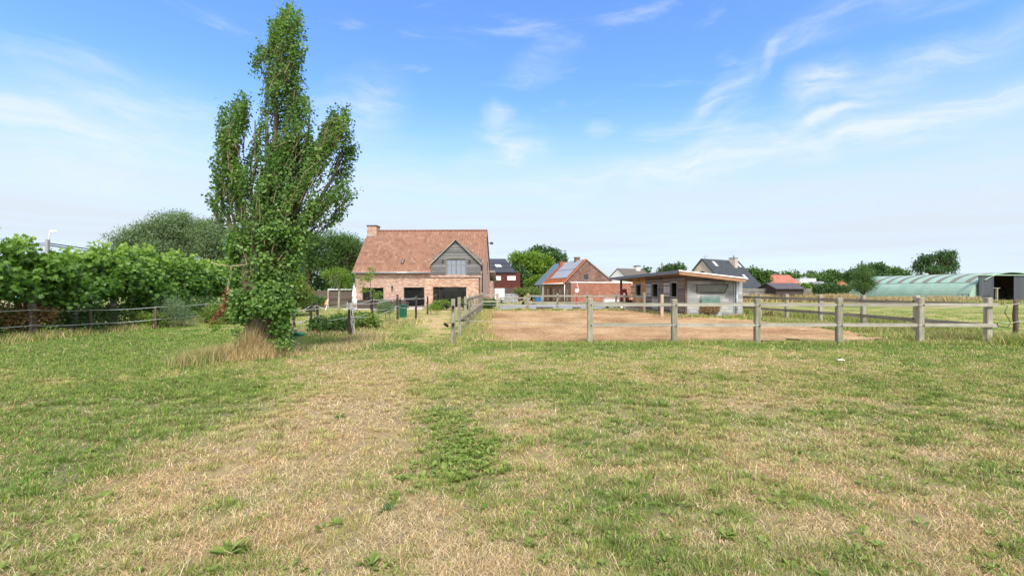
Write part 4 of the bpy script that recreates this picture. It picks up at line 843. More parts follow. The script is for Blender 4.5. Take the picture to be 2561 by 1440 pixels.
# front board fence
FD = 12.9
fx = [(1475, 858, 745), (1686, 857, 747), (1893.5, 853, 746.5), (2098, 859, 745), (2300.5, 859, 743), (2475, 853, 743.5)]
ff = thing('board_fence', 'long weathered board fence in the foreground along the near side of the sand arena', 'fence', (X(1475, FD), FD, 0))
PX = [(X(p[0], FD), FD+(.05 if i == 5 else 0), Z(p[2], FD)) for i, p in enumerate(fx)]
for x, y, h in PX: make_post(x, y, h, .15, M['post'], ff)
for zc in (Z(762, FD), Z(812.5, FD)):
    for i in range(5):
        a, b = PX[i], PX[i+1]; e0 = .078; e1 = .078 if i < 4 else -.17
        MB().bar((a[0]+e0, a[1]-.045 if i == 4 else a[1], zc+random.uniform(-.006, .006)), (b[0]-e1, b[1]-(.11 if i == 4 else 0), zc+random.uniform(-.006, .006)), .055, .095).build('rail', M['rail_x'], ff)
    for x, y, h in PX[:5]: MB().tube([(x+.03, y-.075, zc), (x+.03, y-.105, zc)], .018, 8).tube([(x+.03, y-.10, zc), (x+.03, y-.115, zc)], .009, 6).build('insulator', M['rubber'], ff)
    for i in range(5):
        a, b = PX[i], PX[i+1]; MB().tube(sag((a[0]+.03, a[1]-.112, zc), (b[0]+.03, b[1]-.112, zc+.005), .015), .004, 4).build('wire', M['rope'], ff)
# side board fence running away on the right
XS = [(13.41, 15.27), (13.45, 17.64), (13.40, 20.0), (13.37, 22.4), (13.33, 24.75), (13.42, 27.1)]
sf = thing('board_fence', 'board fence running away along the right side of the sand arena', 'fence', (13.41, 15.27, 0))
hs = [1.3, 1.29, 1.27, 1.27, 1.25, 1.2]
for (x, y), h in zip(XS, hs): make_post(x, y, h, .15, M['post'], sf)
full = [(PX[5][0], PX[5][1])]+XS
for zc in (1.07, .50):
    for i in range(len(full)-1):
        a, b = full[i], full[i+1]; MB().bar((a[0]-.09, a[1]+(.12 if i == 0 else 0), zc+random.uniform(-.01, .01)), (b[0]-.09, b[1], zc+random.uniform(-.01, .01)), .045, .12).build('rail', M['rail_y'], sf)
    for (x, y) in XS[:4]: MB().tube([(x-.115, y-.02, zc+.05), (x-.15, y-.02, zc+.05)], .02, 8).build('insulator', M['rubber'], sf)
# rear fence of the arena
rf = thing('board_fence', 'far board fence between the sand arena and the gravel yard right of the gate', 'fence', (X(1320, 33.9), 33.9, 0))
rp = [(1320.5, 33.9, 733), (1394, 33.9, 733.5), (1468, 33.9, 733), (1541, 33.9, 733), (1561, 33.3, 733), (1611.5, 29.5, 732)]
RP = [(X(p, d), d, Z(t_, d)) for p, d, t_ in rp]
for i, (x, y, h) in enumerate(RP): make_post(x, y, h, .15 if i else .2, M['post'], rf)
for zc in (Z(740, 33.9), Z(756.5, 33.9)):
    for a, b in zip(RP[:-1], RP[1:]): MB().bar((a[0]-.02, a[1]-.10, zc), (b[0]+.02, b[1]-.10, zc), .05, .12).build('rail', M['rail_x'], rf)
o = thing('fence_post', 'short thick wooden post standing alone before the stable front', 'post', (X(1655, 25.2), 25.2, 0)); make_post(o.location.x, 25.2, Z(736, 25.2), .17, wood('fresh_post', (.24, .18, .12), (.48, .38, .27), 'z'), o, name='shaft')
# short piece left of the gate and the left side fence
lp = [(-1.71, 15.0), (-1.765, 17.4), (-1.82, 19.8), (-1.88, 22.2), (-1.94, 24.6), (-2.0, 27.0), (-2.06, 29.4), (-2.12, 31.8), (-2.2, 33.9)]
lf = thing('board_fence', 'narrow board fence running away along the left side of the sand arena', 'fence', (-1.71, 15, 0))
for i, (x, y) in enumerate(lp): make_post(x, y, (1.25, 1.22, 1.27, 1.2, 1.24, 1.25, 1.27, 1.26, 1.26)[i]+.0, .105, M['post'], lf)
for zc, st in ((1.12, 1), (.52, 0)):
    for a, b in zip(lp[st:-1], lp[st+1:]): MB().bar((a[0]+.075, a[1], zc), (b[0]+.075, b[1], zc), .035, .10).build('rail', M['rail_y'], lf)
    for (x, y) in lp[:6]: MB().tube([(x+.1, y, zc-.03), (x+.15, y, zc-.03)], .022, 8).build('insulator', M['rubber'], lf)
gl = (X(1244, 33.9), 33.9)
MB().bar((lp[-1][0], 33.85, 1.1), (gl[0], 33.85, 1.1), .04, .1).build('rail', M['rail_x'], lf); MB().bar((lp[-1][0], 33.85, .62), (gl[0], 33.85, .62), .04, .1).build('rail', M['rail_x'], lf)
for z, e in ((.50, .5), (1.02, 1.07)):
    MB().tube(sag((-1.60, 15.0, z), (PX[0][0], FD-.05, e), .01, 12), .005, 4).build('wire', M['rope'], lf)
    MB().tube([(-1.9, 12.75, z+.03), (-1.8, 14.2, z), (-1.66, 15.0, z)], .006, 4).tube([(-1.75, 15, z), (-1.40, 14.96, z)], .022, 8).tube([(-1.88, 12.8, z+.05), (-1.80, 12.9, z-.02)], .04, 8).build('gate_handle', M['rubber'], lf)
o = thing('electric_gate_post', 'slim wooden post with black rope insulators left of the arena', 'post', (X(1132.5, 12.65), 12.65, 0)); make_post(o.location.x, 12.65, Z(748, 12.65), .105, M['post'], o, name='shaft', lean=(.012, 0))
for z in (1.02, .55): MB().tube([(o.location.x+.02, 12.58, z), (o.location.x+.02, 12.53, z)], .04, 8).tube([(o.location.x+.02, 12.53, z-.05), (o.location.x+.02, 12.53, z+.05)], .02, 8).build('insulator', M['rubber'], o)
# field gate
gp = thing('field_gate', 'light timber field gate with crossed braces at the back of the arena', 'gate', (gl[0], 33.9, 0))
make_post(gl[0], 33.9, Z(733.5, 33.9), .19, M['post'], gp); g0, g1 = X(1250, 33.9), X(1316, 33.9); zt_, zb_, zm = Z(745, 33.9), Z(773.5, 33.9), Z(757, 33.9)
mb = MB().bar((g0, 33.9, zt_), (g1, 33.9, zt_), .05, .10).bar((g0, 33.9, zb_), (g1, 33.9, zb_), .05, .07).bar((g0, 33.9, zb_), (g0, 33.9, zt_+.05), .07, .07, (0, 1, 0)).bar((g1, 33.9, zb_), (g1, 33.9, zt_+.05), .07, .07, (0, 1, 0)); mb.build('frame', M['rail_x'], gp)
gm_ = (g0+g1)/2
for a, b in (((g0, zt_), (gm_, zb_)), ((g0, zb_), (gm_, zt_)), ((gm_, zt_), (g1, zb_)), ((gm_, zb_), (g1, zt_))):
    MB().bar((a[0], 33.86, a[1]), (b[0], 33.86, b[1]), .03, .055).build('brace', M['rail_x'], gp)
# left wire fence
lw = thing('wire_fence', 'two strand wire fence on dark stakes in front of the plane trees', 'fence', (-14.5, 13.9, 0))
sp_ = [(-14.9, 11.6, .95), (X(76, 13.9), 13.9, .92), (X(225, 15.85), 15.85, Z(773, 15.85)), (X(388, 17.8), 17.8, Z(766, 17.8)), (X(518, 20.8), 20.8, Z(757.5, 20.8)), (X(640, 24), 24, .9), (X(720, 28.5), 28.5, .95)]
for x, y, h in sp_: make_post(x, y, h, .10, M['dark_post'], lw, rnd=True)
for a, b in zip(sp_[:-1], sp_[1:]):
    for dz in (.03, .5): MB().tube(sag((a[0]+.06, a[1]-.02, a[2]-dz), (b[0]+.06, b[1]-.02, b[2]-dz), .03), .008, 5).build('wire', plain('pale_wire', (.55, .60, .55), .6, .1), lw)
# garden stakes with slack ropes
M['stake'] = wood('rough_stake', (.014, .011, .009), (.075, .055, .042), 'z'); gs = thing('rope_fence', 'dark rough stakes with slack white ropes around the vegetable garden', 'fence', (X(735.5, 17.6), 17.6, 0))
st = dict(a=(735.5, 822, 769), b=(777, 817, 759), c=(794, 808, 758), d=(876.5, 839, 752), e=(931, 818, 743), f=(994, 805, 737), g=(1040, 801, 739.5), h=(1068.5, 785, 741), i=(1090.5, 774, 734), j=(1001, 782, 744))
SP = {}
for k, (px, yb, yt) in st.items():
    d = D(yb); SP[k] = (X(px, d), d, Z(yt, d)); make_post(X(px, d), d, Z(yt, d), (.16 if k == 'd' else .11), M['stake'], gs, rnd=True, lean=((-.03 if k == 'e' else random.uniform(-.02, .02)), 0))
for a, b, s in (('a', 'd', .05), ('a', 'b', .08), ('b', 'c', .03), ('c', 'd', .16), ('d', 'f', .12), ('d', 'e', .05), ('e', 'f', .04), ('f', 'g', .06), ('g', 'h', .04), ('h', 'i', .03), ('e', 'j', .1), ('j', 'h', .05), ('a', 'c', .12)):
    for dz, m_ in ((.10, 1), (.52, 1.6)):
        p, q_ = SP[a], SP[b]; MB().tube(sag((p[0], p[1]-.07, p[2]-dz), (q_[0], q_[1]-.07, q_[2]-dz), s*m_), .008, 5).build('rope', M['rope'], gs)
# rope tangle on the thick stake
p = SP['d']; mb = MB()
for k in range(7):
    pts = []; an = random.uniform(0, 6); zz = p[2]-.02-random.uniform(0, .25)
    for i in range(16):
        an += .9; pts.append((p[0]+math.cos(an)*(.09+.05*random.random()), p[1]+math.sin(an)*(.09+.04*random.random()), zz+random.uniform(-.04, .04)))
    mb.tube(pts, .007, 5)
for k in range(4):
    x0 = p[0]+random.uniform(.02, .1); pts = [(x0, p[1]-.09, p[2]-.1), (x0+random.uniform(-.02, .06), p[1]-.13, .7), (x0+random.uniform(0, .12), p[1]-.13, .45), (x0+random.uniform(.05, .25), p[1]-.2, .02)]
    mb.tube(pts, .005, 5)
t_ = thing('rope_coil', 'tangle of pale rope wound on the thick dark stake', 'rope', (p[0], p[1], p[2])); mb.build('strands', M['rope'], t_)
# stake and wire at the far right
rs = thing('wire_fence', 'dark round stake with two white wires at the right edge of the photo', 'fence', (X(2541, 13.0), 13.0, 0)); x, h = X(2541, 13.0), Z(750, 13.0)
make_post(x, 13.0, h, .12, M['dark_post'], rs, rnd=True); make_post(x+2.6, 13.1, h, .12, M['dark_post'], rs, rnd=True)
for z in (Z(760, 13), Z(804.5, 13)):
    MB().tube(sag((PX[5][0]+.18, 12.8, z), (x, 12.92, z+.02), .03)+sag((x, 12.92, z+.02), (x+2.6, 13.0, z), .03)[1:], .006, 5).build('wire', M['rope'], rs)
MB().tube([(PX[5][0]+.2, 12.8, Z(760, 13)), (PX[5][0]+.42, 12.82, Z(764, 13)), (PX[5][0]+.33, 12.82, Z(780, 13)), (PX[5][0]+.45, 12.82, Z(796, 13)), (PX[5][0]+.5, 12.82, Z(806, 13)), (PX[5][0]+.42, 12.82, Z(817, 13)), (PX[5][0]+.15, 12.8, Z(815, 13)), (PX[5][0]+.1, 12.8, Z(806, 13))], .008, 6).build('cable', M['rubber'], rs)
# far board fence behind the field
fa = thing('board_fence', 'distant grey board fence in front of the black hut', 'fence', (X(1857, 58), 58, 0)); fm = wood('far_board', (.14, .135, .12), (.27, .26, .235), 'x')
xs = [X(1853, 58)+i*1.1 for i in range(9)]
for x in xs: make_post(x, 58, 1.62, .13, fm, fa)
for z in (.55, .8, 1.05, 1.3, 1.52): MB().bar((xs[0], 57.9, z), (xs[-1], 57.9, z), .04, .17).build('rail', fm, fa)
# privacy fence beside the farmhouse
pf = thing('privacy_fence', 'brown horizontal board screen between shrubs and farmhouse', 'fence', (X(772, 38.5), 38.5, 0)); pm_ = siding_mat('brown_screen', (.055, .042, .034), (.13, .10, .082), .14)
for a, b in ((772, 819), (823, 886)): MB().box(Frame(X(a, 38.5), 38.5, 0), 0, X(b, 38.5)-X(a, 38.5), 0, .04, .0, Z(727 if a == 772 else 729, 38.5)).build('board_panel', pm_, pf)
for a in (772, 821, 886): make_post(X(a, 38.4), 38.4, Z(725.5, 38.4), .12, M['post'], pf)
sd = thing('garden_shed', 'low shed with pale roof edge behind the brown screen', 'shed', (X(824, 41), 41, 0)); fr = Frame(X(824, 41), 41, 0)
MB().box(fr, 0, X(884, 41)-X(824, 41), 0, 3, 0, Z(725.5, 41)).build('wall', M['dark_post'], sd); MB().box(fr, -.1, X(884, 41)-X(824, 41)+.1, -.15, 3.1, Z(725.4, 41), Z(722, 41)).build('roof', plain('pale_roof', (.55, .56, .56), .6, .1), sd)
# ------------------------------------------------------------------ foliage
TPL = {
 'diamond': (np.array([(0, 0, 0), (.34, .5, .08), (0, 1, 0), (-.34, .5, .08)]), np.array([(0, 1, 2), (0, 2, 3)])),
 'long': (np.array([(0, 0, 0), (.13, .45, .04), (0, 1, -.06), (-.13, .45, .04)]), np.array([(0, 1, 2), (0, 2, 3)])),
 'delta': (np.array([(0, 0, 0), (.40, .16, .07), (.36, .5, .05), (0, 1, -.05), (-.36, .5, .05), (-.40, .16, .07)]), np.array([(0, 1, 2), (0, 2, 3), (0, 3, 4), (0, 4, 5)])),
 'lobed': (np.array([(0, .05, 0), (.30, -.08, .05), (.30, .16, .02), (.60, .30, .08), (.34, .46, .02), (.38, .78, .06), (.12, .66, 0), (0, 1.0, -.08), (-.12, .66, 0), (-.38, .78, .06), (-.34, .46, .02), (-.60, .30, .08), (-.30, .16, .02), (-.30, -.08, .05)]),
           np.array([(0, i, i+1) for i in range(1, 13)]))}
def unit(a): return a/np.maximum(np.linalg.norm(a, axis=1, keepdims=True), 1e-9)
def leaves(name, pts, up, nrm, size, tint, shape, mat, parent):
    """pts Nx3 leaf bases, up = direction the blade points, nrm = rough facing"""
    T, Fi = TPL[shape]; n = len(pts); y = unit(up); x = unit(np.cross(y, nrm)); z = np.cross(x, y)
    s = size[:, None, None]; V = pts[:, None, :]+s*(T[None, :, 0:1]*x[:, None, :]+T[None, :, 1:2]*y[:, None, :]+T[None, :, 2:3]*z[:, None, :])
    k = len(T); Fc = (Fi[None]+np.arange(n)[:, None, None]*k).reshape(-1, 3)
    return mesh_np(name, V.reshape(-1, 3), Fc, mat, parent, attrs={'tint': np.repeat(np.clip(tint, 0, 1), k)})
def blob_leaves(blobs, n, ls, clump=.28, per=26, droop=0., shell=.55, noise_amp=.25, wind=(0, 0, 0)):
    """clumped leaves in a union of ellipsoids [(x,y,z,rx,ry,rz)]"""
    B = np.array(blobs, float); vol = B[:, 3]*B[:, 5]; pr = vol/vol.sum(); nc = max(4, n//per); bi = rng.choice(len(B), nc, p=pr)
    d = unit(rng.normal(size=(nc, 3))); d[:, 2] = np.where(d[:, 2] < -.55, -d[:, 2]*.6, d[:, 2]); r = shell+(1-shell)*rng.random(nc)**.5
    r = np.minimum(r*(1-noise_amp+2*noise_amp*rng.random(nc)), 1.1); C = B[bi, :3]+d*B[bi, 3:6]*r[:, None]
    ct = rng.random(nc); cs = clump*(.6+.8*rng.random(nc))
    ii = np.repeat(np.arange(nc), per); N_ = len(ii); off = np.clip(rng.normal(size=(N_, 3)), -1.7, 1.7)*cs[ii][:, None]*np.array([1, 1, .75]); pts = C[ii]+off
    out = unit(d[ii]*1.0+off/np.maximum(cs[ii][:, None], .01)*.5); up = unit(out*.6+rng.normal(size=(N_, 3))*.6+np.array([0, 0, .35-droop])+np.array(wind))
    nrm = unit(out+np.array([0, 0, .5])+rng.normal(size=(N_, 3))*.45)
    tint = .42+.32*(ct[ii]-.5)+.30*(rng.random(N_)-.5)+.22*(off[:, 2]/np.maximum(cs[ii], .01))*.4
    return pts, up, nrm, ls*(.7+.6*rng.random(N_)), tint
def limb_tubes(mb, base, tips, r0, r1, crook=.12):
    base = Vector(base)
    for tp_ in tips:
        tp_ = Vector(tp_); L_ = (tp_-base).length; pts = []
        for i in range(7):
            f = i/6; p = base.lerp(tp_, f); p.z += .12*L_*math.sin(math.pi*f*.9)*.5; s = crook*L_*math.sin(math.pi*f)*.4
            pts.append(p+Vector((random.uniform(-s, s), random.uniform(-s, s), random.uniform(-s, s)*.4)))
        mb.tube(pts, [r0+(r1-r0)*(i/6)**.8 for i in range(7)], 6, cap=False)
LM = {}
LM['dark'] = leafmat('dark_green_leaf', (.03, .065, .022), (.055, .115, .035), (.11, .185, .05), .3)
LM['mid'] = leafmat('mid_green_leaf', (.045, .09, .025), (.085, .16, .04), (.16, .25, .06), .35)
LM['bright'] = leafmat('bright_green_leaf', (.07, .135, .015), (.15, .25, .03), (.28, .38, .05), .4)
LM['willow'] = leafmat('willow_leaf', (.09, .145, .07), (.165, .24, .12), (.28, .36, .20), .35)
LM['poplar'] = leafmat('poplar_leaf', (.05, .12, .03), (.115, .22, .055), (.27, .39, .10), .42, .48, .35)
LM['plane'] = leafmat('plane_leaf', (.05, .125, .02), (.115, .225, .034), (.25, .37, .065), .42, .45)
LM['ivy'] = leafmat('ivy_leaf', (.04, .10, .022), (.09, .185, .036), (.20, .32, .06), .4, .45)
LM['conifer'] = leafmat('yellow_conifer', (.07, .11, .018), (.14, .19, .035), (.23, .27, .06), .25)
LM['red'] = leafmat('copper_leaf', (.14, .09, .035), (.28, .17, .075), (.36, .32, .11), .3)
LM['mixed'] = leafmat('weed_leaf', (.085, .14, .025), (.16, .235, .04), (.27, .34, .075), .35)
LM['dry'] = leafmat('dried_leaf', (.12, .05, .025), (.24, .12, .06), (.34, .22, .10), .2)
def tree(name, label, cat, x, y, blobs_px, n, ls, mat, shape='diamond', group=None, trunk_r=.18, trunk_top=None, clump=.5, per=26, depth=.8, bark='bark', droop=0, subs=11, **kw):
    """blobs_px: ellipses (column, row, half width, half height) of the crown as seen, turned into real sizes at distance y"""
    t = thing(name, label, cat, (x, y, 0), 0, group); bl_ = []
    for q in blobs_px:
        px, py, rx, ry = q[:4]; dy = q[4] if len(q) > 4 else random.uniform(-.3, .3)*rx/F*y
        B0 = (X(px, y), y+dy, Z(py, y), rx/F*y, max(rx/F*y*depth, .3), ry/F*y); bl_.append((B0[0], B0[1], B0[2], B0[3]*.82, B0[4]*.85, B0[5]*.80))
        for _ in range(subs):
            a_ = random.uniform(0, 6.283); e_ = random.uniform(-.15, 1.2); s_ = random.uniform(.13, .38); R_ = random.uniform(.75, 1.12)
            bl_.append((B0[0]+B0[3]*R_*math.cos(a_)*math.cos(e_), B0[1]+B0[4]*R_*math.sin(a_)*math.cos(e_), B0[2]+B0[5]*R_*math.sin(e_), B0[3]*s_, B0[4]*s_, B0[5]*s_*1.15))
    pts, up, nrm, sz, ti = blob_leaves(bl_, n, ls, clump, per, droop, **kw)
    pts[:, 2] = np.maximum(pts[:, 2], .05)
    leaves('crown' if cat == 'tree' else 'foliage', pts, up, nrm, sz, ti, shape, LM[mat], t)
    top = trunk_top if trunk_top is not None else min(b[2] for b in bl_)
    mb = MB(); mb.tube([(x+random.uniform(-.03, .03), y, -.1), (x, y, top*.5), (x+random.uniform(-.05, .05), y, top)], [trunk_r*1.2, trunk_r, trunk_r*.8], 9)
    limb_tubes(mb, (x, y, top-.02), [(b[0], b[1], b[2]+b[5]*.3) for b in bl_[:24]], trunk_r*.6, trunk_r*.12)
    mb.build('trunk' if cat == 'tree' else 'stems', M[bark], t, smooth=True); return t
# ------------------------------------------------------------------ the big poplar
TD = 10.0; tx = X(662, TD)
pop = thing('poplar_tree', 'tall wind-blown poplar with ivy-clad trunk standing alone in the paddock', 'tree', (tx, TD, 0))
def px3(px, py, dy=0.0): return np.array([X(px, TD+dy), TD+dy, Z(py, TD+dy)])
stems = [  # (points in photo columns/rows with distance offset), spread at each point (m), weight
 ([(662, 640), (668, 520), (680, 420), (688, 320), (688, 230), (692, 150), (700, 100), (712, 52)], [.35, .45, .46, .42, .34, .27, .20, .10], 3.2),
 ([(664, 620), (690, 520), (712, 420), (722, 320), (726, 230), (732, 140), (742, 70)], [.3, .42, .42, .36, .27, .15, .07], 1.8),
 ([(645, 640), (605, 540), (580, 450), (572, 370), (588, 300), (618, 252)], [.3, .36, .34, .30, .25, .12], 2.4),
 ([(640, 640), (580, 570), (552, 520), (548, 460), (552, 400)], [.22, .24, .20, .16, .08], 1.0),
 ([(690, 630), (740, 530), (772, 440), (800, 370), (828, 310), (856, 268)], [.3, .42, .40, .34, .26, .15], 2.6),
 ([(700, 620), (765, 540), (810, 480), (842, 420), (862, 360), (874, 325)], [.25, .36, .33, .27, .20, .10], 1.7),
 ([(705, 640), (760, 580), (805, 530), (845, 500), (872, 484)], [.22, .28, .24, .17, .08], 1.3),
 ([(690, 640), (722, 560), (748, 470), (765, 370), (775, 290), (772, 215)], [.25, .32, .32, .26, .18, .08], 1.5),
 ([(655, 640), (630, 540), (632, 440), (640, 350), (640, 280)], [.3, .38, .36, .26, .12], 1.6),
 ([(672, 420), (668, 330), (664, 260)], [.12, .13, .09], .25),
 ([(650, 650), (640, 570), (648, 500)], [.32, .40, .3], 2.4),
 ([(692, 650), (712, 570), (722, 500)], [.32, .42, .3], 2.4),
 ([(612, 630), (590, 570), (580, 500)], [.22, .3, .25], 1.5),
 ([(728, 620), (760, 560), (785, 505)], [.25, .28, .2], 1.5),
 ([(640, 680), (612, 640), (592, 600), (575, 560)], [.14, .2, .22, .15], .6),
 ([(700, 680), (738, 630), (768, 590), (800, 555)], [.14, .22, .24, .18], .7)]
P_, U_, N_, S_, T_ = [], [], [], [], []; tw = MB(); lim = MB()
for si, (pp, sp, wt) in enumerate(stems):
    dyo = [0]+[random.uniform(-.35, .35)]*(len(pp)-1); A_ = [px3(p_[0], p_[1], dyo[i]*min(1, i/2)) for i, p_ in enumerate(pp)]
    pts_ = []
    for i in range(len(A_)-1):
        for f_ in (0, .34, .67): pts_.append(A_[i]+(A_[i+1]-A_[i])*f_+rng.normal(size=3)*.02)
    r0 = .075 if wt > 2 else .045; m_ = len(pts_); lim.tube(pts_, [r0*(1-i/m_)**.8+.006 for i in range(m_)], 7, cap=False)
# outline of the crown as regions (photo columns and rows); the body is as deep as it is wide
REG = [([(536, 396), (529, 462), (521, 521), (540, 552), (565, 582), (582, 645), (738, 640), (772, 588), (846, 556), (862, 524), (895, 481), (874, 449), (884, 396), (800, 372), (720, 350), (640, 372), (604, 396)], 2250),
       ([(702, 30), (722, 19), (750, 32), (770, 58), (757, 85), (770, 118), (752, 150), (748, 200), (757, 240), (778, 262), (795, 310), (800, 400), (625, 400), (642, 330), (655, 285), (657, 230), (664, 170), (674, 110), (678, 62)], 1050),
       ([(568, 268), (596, 247), (632, 246), (618, 285), (596, 402), (534, 400), (543, 320), (549, 285)], 330), ([(816, 300), (832, 268), (856, 255), (874, 275), (882, 300), (892, 317), (886, 360), (884, 402), (790, 402), (800, 330)], 330),
       ([(640, 130), (656, 116), (664, 135), (648, 170), (641, 205), (630, 185)], 34)]
def pin(poly, x, y):
    ins = np.zeros(len(x), bool); n = len(poly)
    for i in range(n):
        (xa, ya), (xb, yb) = poly[i], poly[(i+1) % n]
        ins ^= ((ya > y) != (yb > y)) & (x < (xb-xa)*(y-ya)/((yb-ya) or 1e-9)+xa)
    return ins
def edge_d(poly, x, y):
    d = np.full(len(x), 1e9)
    for i in range(len(poly)):
        p, q_ = np.array(poly[i], float), np.array(poly[(i+1) % len(poly)], float); e = q_-p
        t = np.clip(((x-p[0])*e[0]+(y-p[1])*e[1])/(e@e), 0, 1); d = np.minimum(d, np.hypot(x-p[0]-t*e[0], y-p[1]-t*e[1]))
    return d
for poly, cnt in REG:
    A_ = np.array(poly, float); x0, y0 = A_.min(0); x1, y1 = A_.max(0); bx = []
    while len(bx) < cnt:
        x, y = rng.uniform(x0, x1, 4000), rng.uniform(y0, y1, 4000); k = pin(poly, x, y); x, y = x[k], y[k]; db = np.minimum(edge_d(poly, x, y), 70)
        hd = np.sqrt(np.maximum(db*(150-db), 60)); dy = rng.uniform(-1, 1, len(x))*hd/F*TD*.85
        th = np.arctan2(x-665, 700-y); r = np.hypot(x-665, 700-y); nn = fbm(th*15+dy*2.2+9, r*.013+dy*1.5+4, 3)
        keep = rng.random(len(x)) < np.clip((nn-.42)*7, .03, 1)*np.clip(.3+db/26, 0, 1)
        for q_ in np.stack([x, y, dy, nn], 1)[keep]: bx.append(q_)
    for qi, (qx, qy, dy, nn) in enumerate(bx[:cnt]):
        tip = px3(qx, qy, dy); fl = np.array([(qx-665)/(760-qy)*1.05, dy*.12, 1.0]); fl = fl/np.linalg.norm(fl); fl = unit((fl+rng.normal(size=3)*.22+np.array([.10, 0, 0]))[None])[0]
        ln = rng.uniform(.12, .48); b0 = tip-fl*ln*.6; tip = tip+fl*ln*.4
        if qi % 6 == 0: tw.tube([tuple(b0-fl*.25), tuple((b0+tip)/2+rng.normal(size=3)*.015), tuple(tip)], [.010, .007, .003], 4, cap=False)
        m_ = rng.integers(9, 18); f_ = rng.random(m_)**.8*1.1; q0 = b0+(tip-b0)*f_[:, None]+rng.normal(size=(m_, 3))*.042
        out = unit(q0-np.array([tx, TD, q0[:, 2].mean()-.3])+rng.normal(size=(m_, 3))*.3); P_.append(q0); U_.append(unit(out*.4+rng.normal(size=(m_, 3))*.7+np.array([.3, 0, -.1]))); N_.append(unit(out*.6+rng.normal(size=(m_, 3))*.55+np.array([0, -.2, .45])))
        S_.append(rng.uniform(.026, .074, m_)); T_.append(np.clip((nn-.35)*1.6, 0, .6)+.45*rng.random(m_)*rng.random())
cat_ = lambda L_: np.concatenate(L_)
leaves('crown', cat_(P_), cat_(U_), cat_(N_), cat_(S_), cat_(T_), 'delta', LM['poplar'], pop)
lim.build('limb', M['bark'], pop, smooth=True); tw.build('twigs', M['twig'], pop)
M['bark_pale'] = wood('pale_bark', (.055, .045, .032), (.21, .17, .125), 'z', scale=.8, green=.3)
# knobbly trunk
nr, na = 60, 30; V, Fc = [], []
tcx = lambda z: np.interp(z, [0, .5, 1.2, 2.0, 2.6], [X(668, TD), X(656, TD), X(655, TD), X(662, TD), X(668, TD)])
trr = lambda z: np.interp(z, [0, .25, .6, 1.2, 1.7, 2.1, 2.5, 2.9], [.52, .40, .34, .36, .42, .46, .40, .18])
for i in range(nr):
    z = -.1+3.0*i/(nr-1)
    for k in range(na):
        a = 2*math.pi*k/na; p0 = Vector((math.cos(a), math.sin(a), z))
        rr = trr(z)*(1+.22*mnoise.noise(p0*1.8)+.16*mnoise.noise(Vector((math.cos(a)*3, math.sin(a)*3, z*1.3)))+.07*mnoise.noise(p0*9))+(.10*max(0, math.sin(a*4+1))*max(0, .5-z))
        V.append((tcx(z)+math.cos(a)*rr*1.02, TD+math.sin(a)*rr*.9, z))
for i in range(nr-1):
    for k in range(na): Fc.append((i*na+k, i*na+(k+1) % na, (i+1)*na+(k+1) % na, (i+1)*na+k))
mesh_np('trunk', np.array(V), np.array(Fc), M['bark_pale'], pop, smooth=True)
mb = MB(); mb.tube([px3(640, 690), px3(632, 660), px3(625, 640)], [.20, .17, .14], 10); mb.tube([px3(690, 720), px3(700, 640, -.1), px3(704, 590, -.05), px3(712, 550, .0)], [.20, .15, .12, .06], 10); mb.tube([px3(655, 690), px3(650, 640), px3(655, 600)], [.18, .13, .06], 10)
mb.build('pollard_stub', M['bark_pale'], pop, smooth=True)
# straight tan shoots rising from the pollard heads
mb = MB()
for k in range(70):
    a = px3(random.uniform(606, 725), random.uniform(610, 710), random.uniform(-.25, .15)); ln_ = random.uniform(.4, 1.25); dx_ = (a[0]-tx)*.35+random.uniform(-.08, .12)
    mb.tube([a, a+np.array([dx_*.4*ln_, -.03, ln_*.5]), a+np.array([dx_*ln_, .05, ln_])], [.010, .007, .003], 5, cap=False)
mb.build('shoots', plain('shoot_bark', (.34, .27, .18), .8, .3), pop)
# ivy and shoots on the trunk
iv = []
for px, py, rx, ry, wt in [(655, 765, 66, 34, 5.0), (606, 748, 30, 36, 3.0), (712, 762, 24, 52, 3.4), (700, 815, 18, 36, 2.2), (704, 862, 15, 18, 1.0), (672, 722, 44, 26, 2.6), (704, 690, 22, 26, 1.1), (736, 652, 24, 34, 2.2), (596, 700, 22, 26, 1.4), (600, 612, 32, 28, 1.6), (660, 602, 36, 26, 1.5), (744, 600, 36, 22, 1.6), (690, 572, 60, 28, 2.6), (608, 850, 14, 18, .8), (618, 876, 26, 10, .5), (588, 640, 18, 24, 1.0), (600, 792, 22, 14, .9), (650, 690, 36, 14, 1.0), (655, 652, 50, 22, 1.8)]:
    for k in range(int(wt*22)):
        a = rng.uniform(0, 2*math.pi); rr = min(1.5, abs(rng.normal()*.55)); qx, qy = px+rx*rr*math.cos(a), py+ry*rr*math.sin(a); fr_ = max(0, 1-rr*rr*.5)**.5
        yy = TD-fr_*rx/F*TD*.7*rng.choice([1, 1, 1, -1])-.20; iv.append((X(qx, yy), yy, Z(qy, yy)))
iv = np.array(iv); m_ = 11; ii = np.repeat(np.arange(len(iv)), m_); cen = np.array([tx, TD+.1, 0]); pts = iv[ii]+rng.normal(size=(len(ii), 3))*.08; pts[:, 2] = np.maximum(pts[:, 2], .05)
out = pts-cen; out[:, 2] = 0; out = unit(out); ct = rng.random(len(iv))
leaves('ivy', pts, unit(out*.4+rng.normal(size=pts.shape)*.5+np.array([0, 0, -.4])), unit(out*.8+rng.normal(size=pts.shape)*.4+np.array([0, 0, .4])), rng.uniform(.045, .09, len(ii)), .2+.45*ct[ii]+.35*rng.random(len(ii)), 'delta', LM['ivy'], pop)
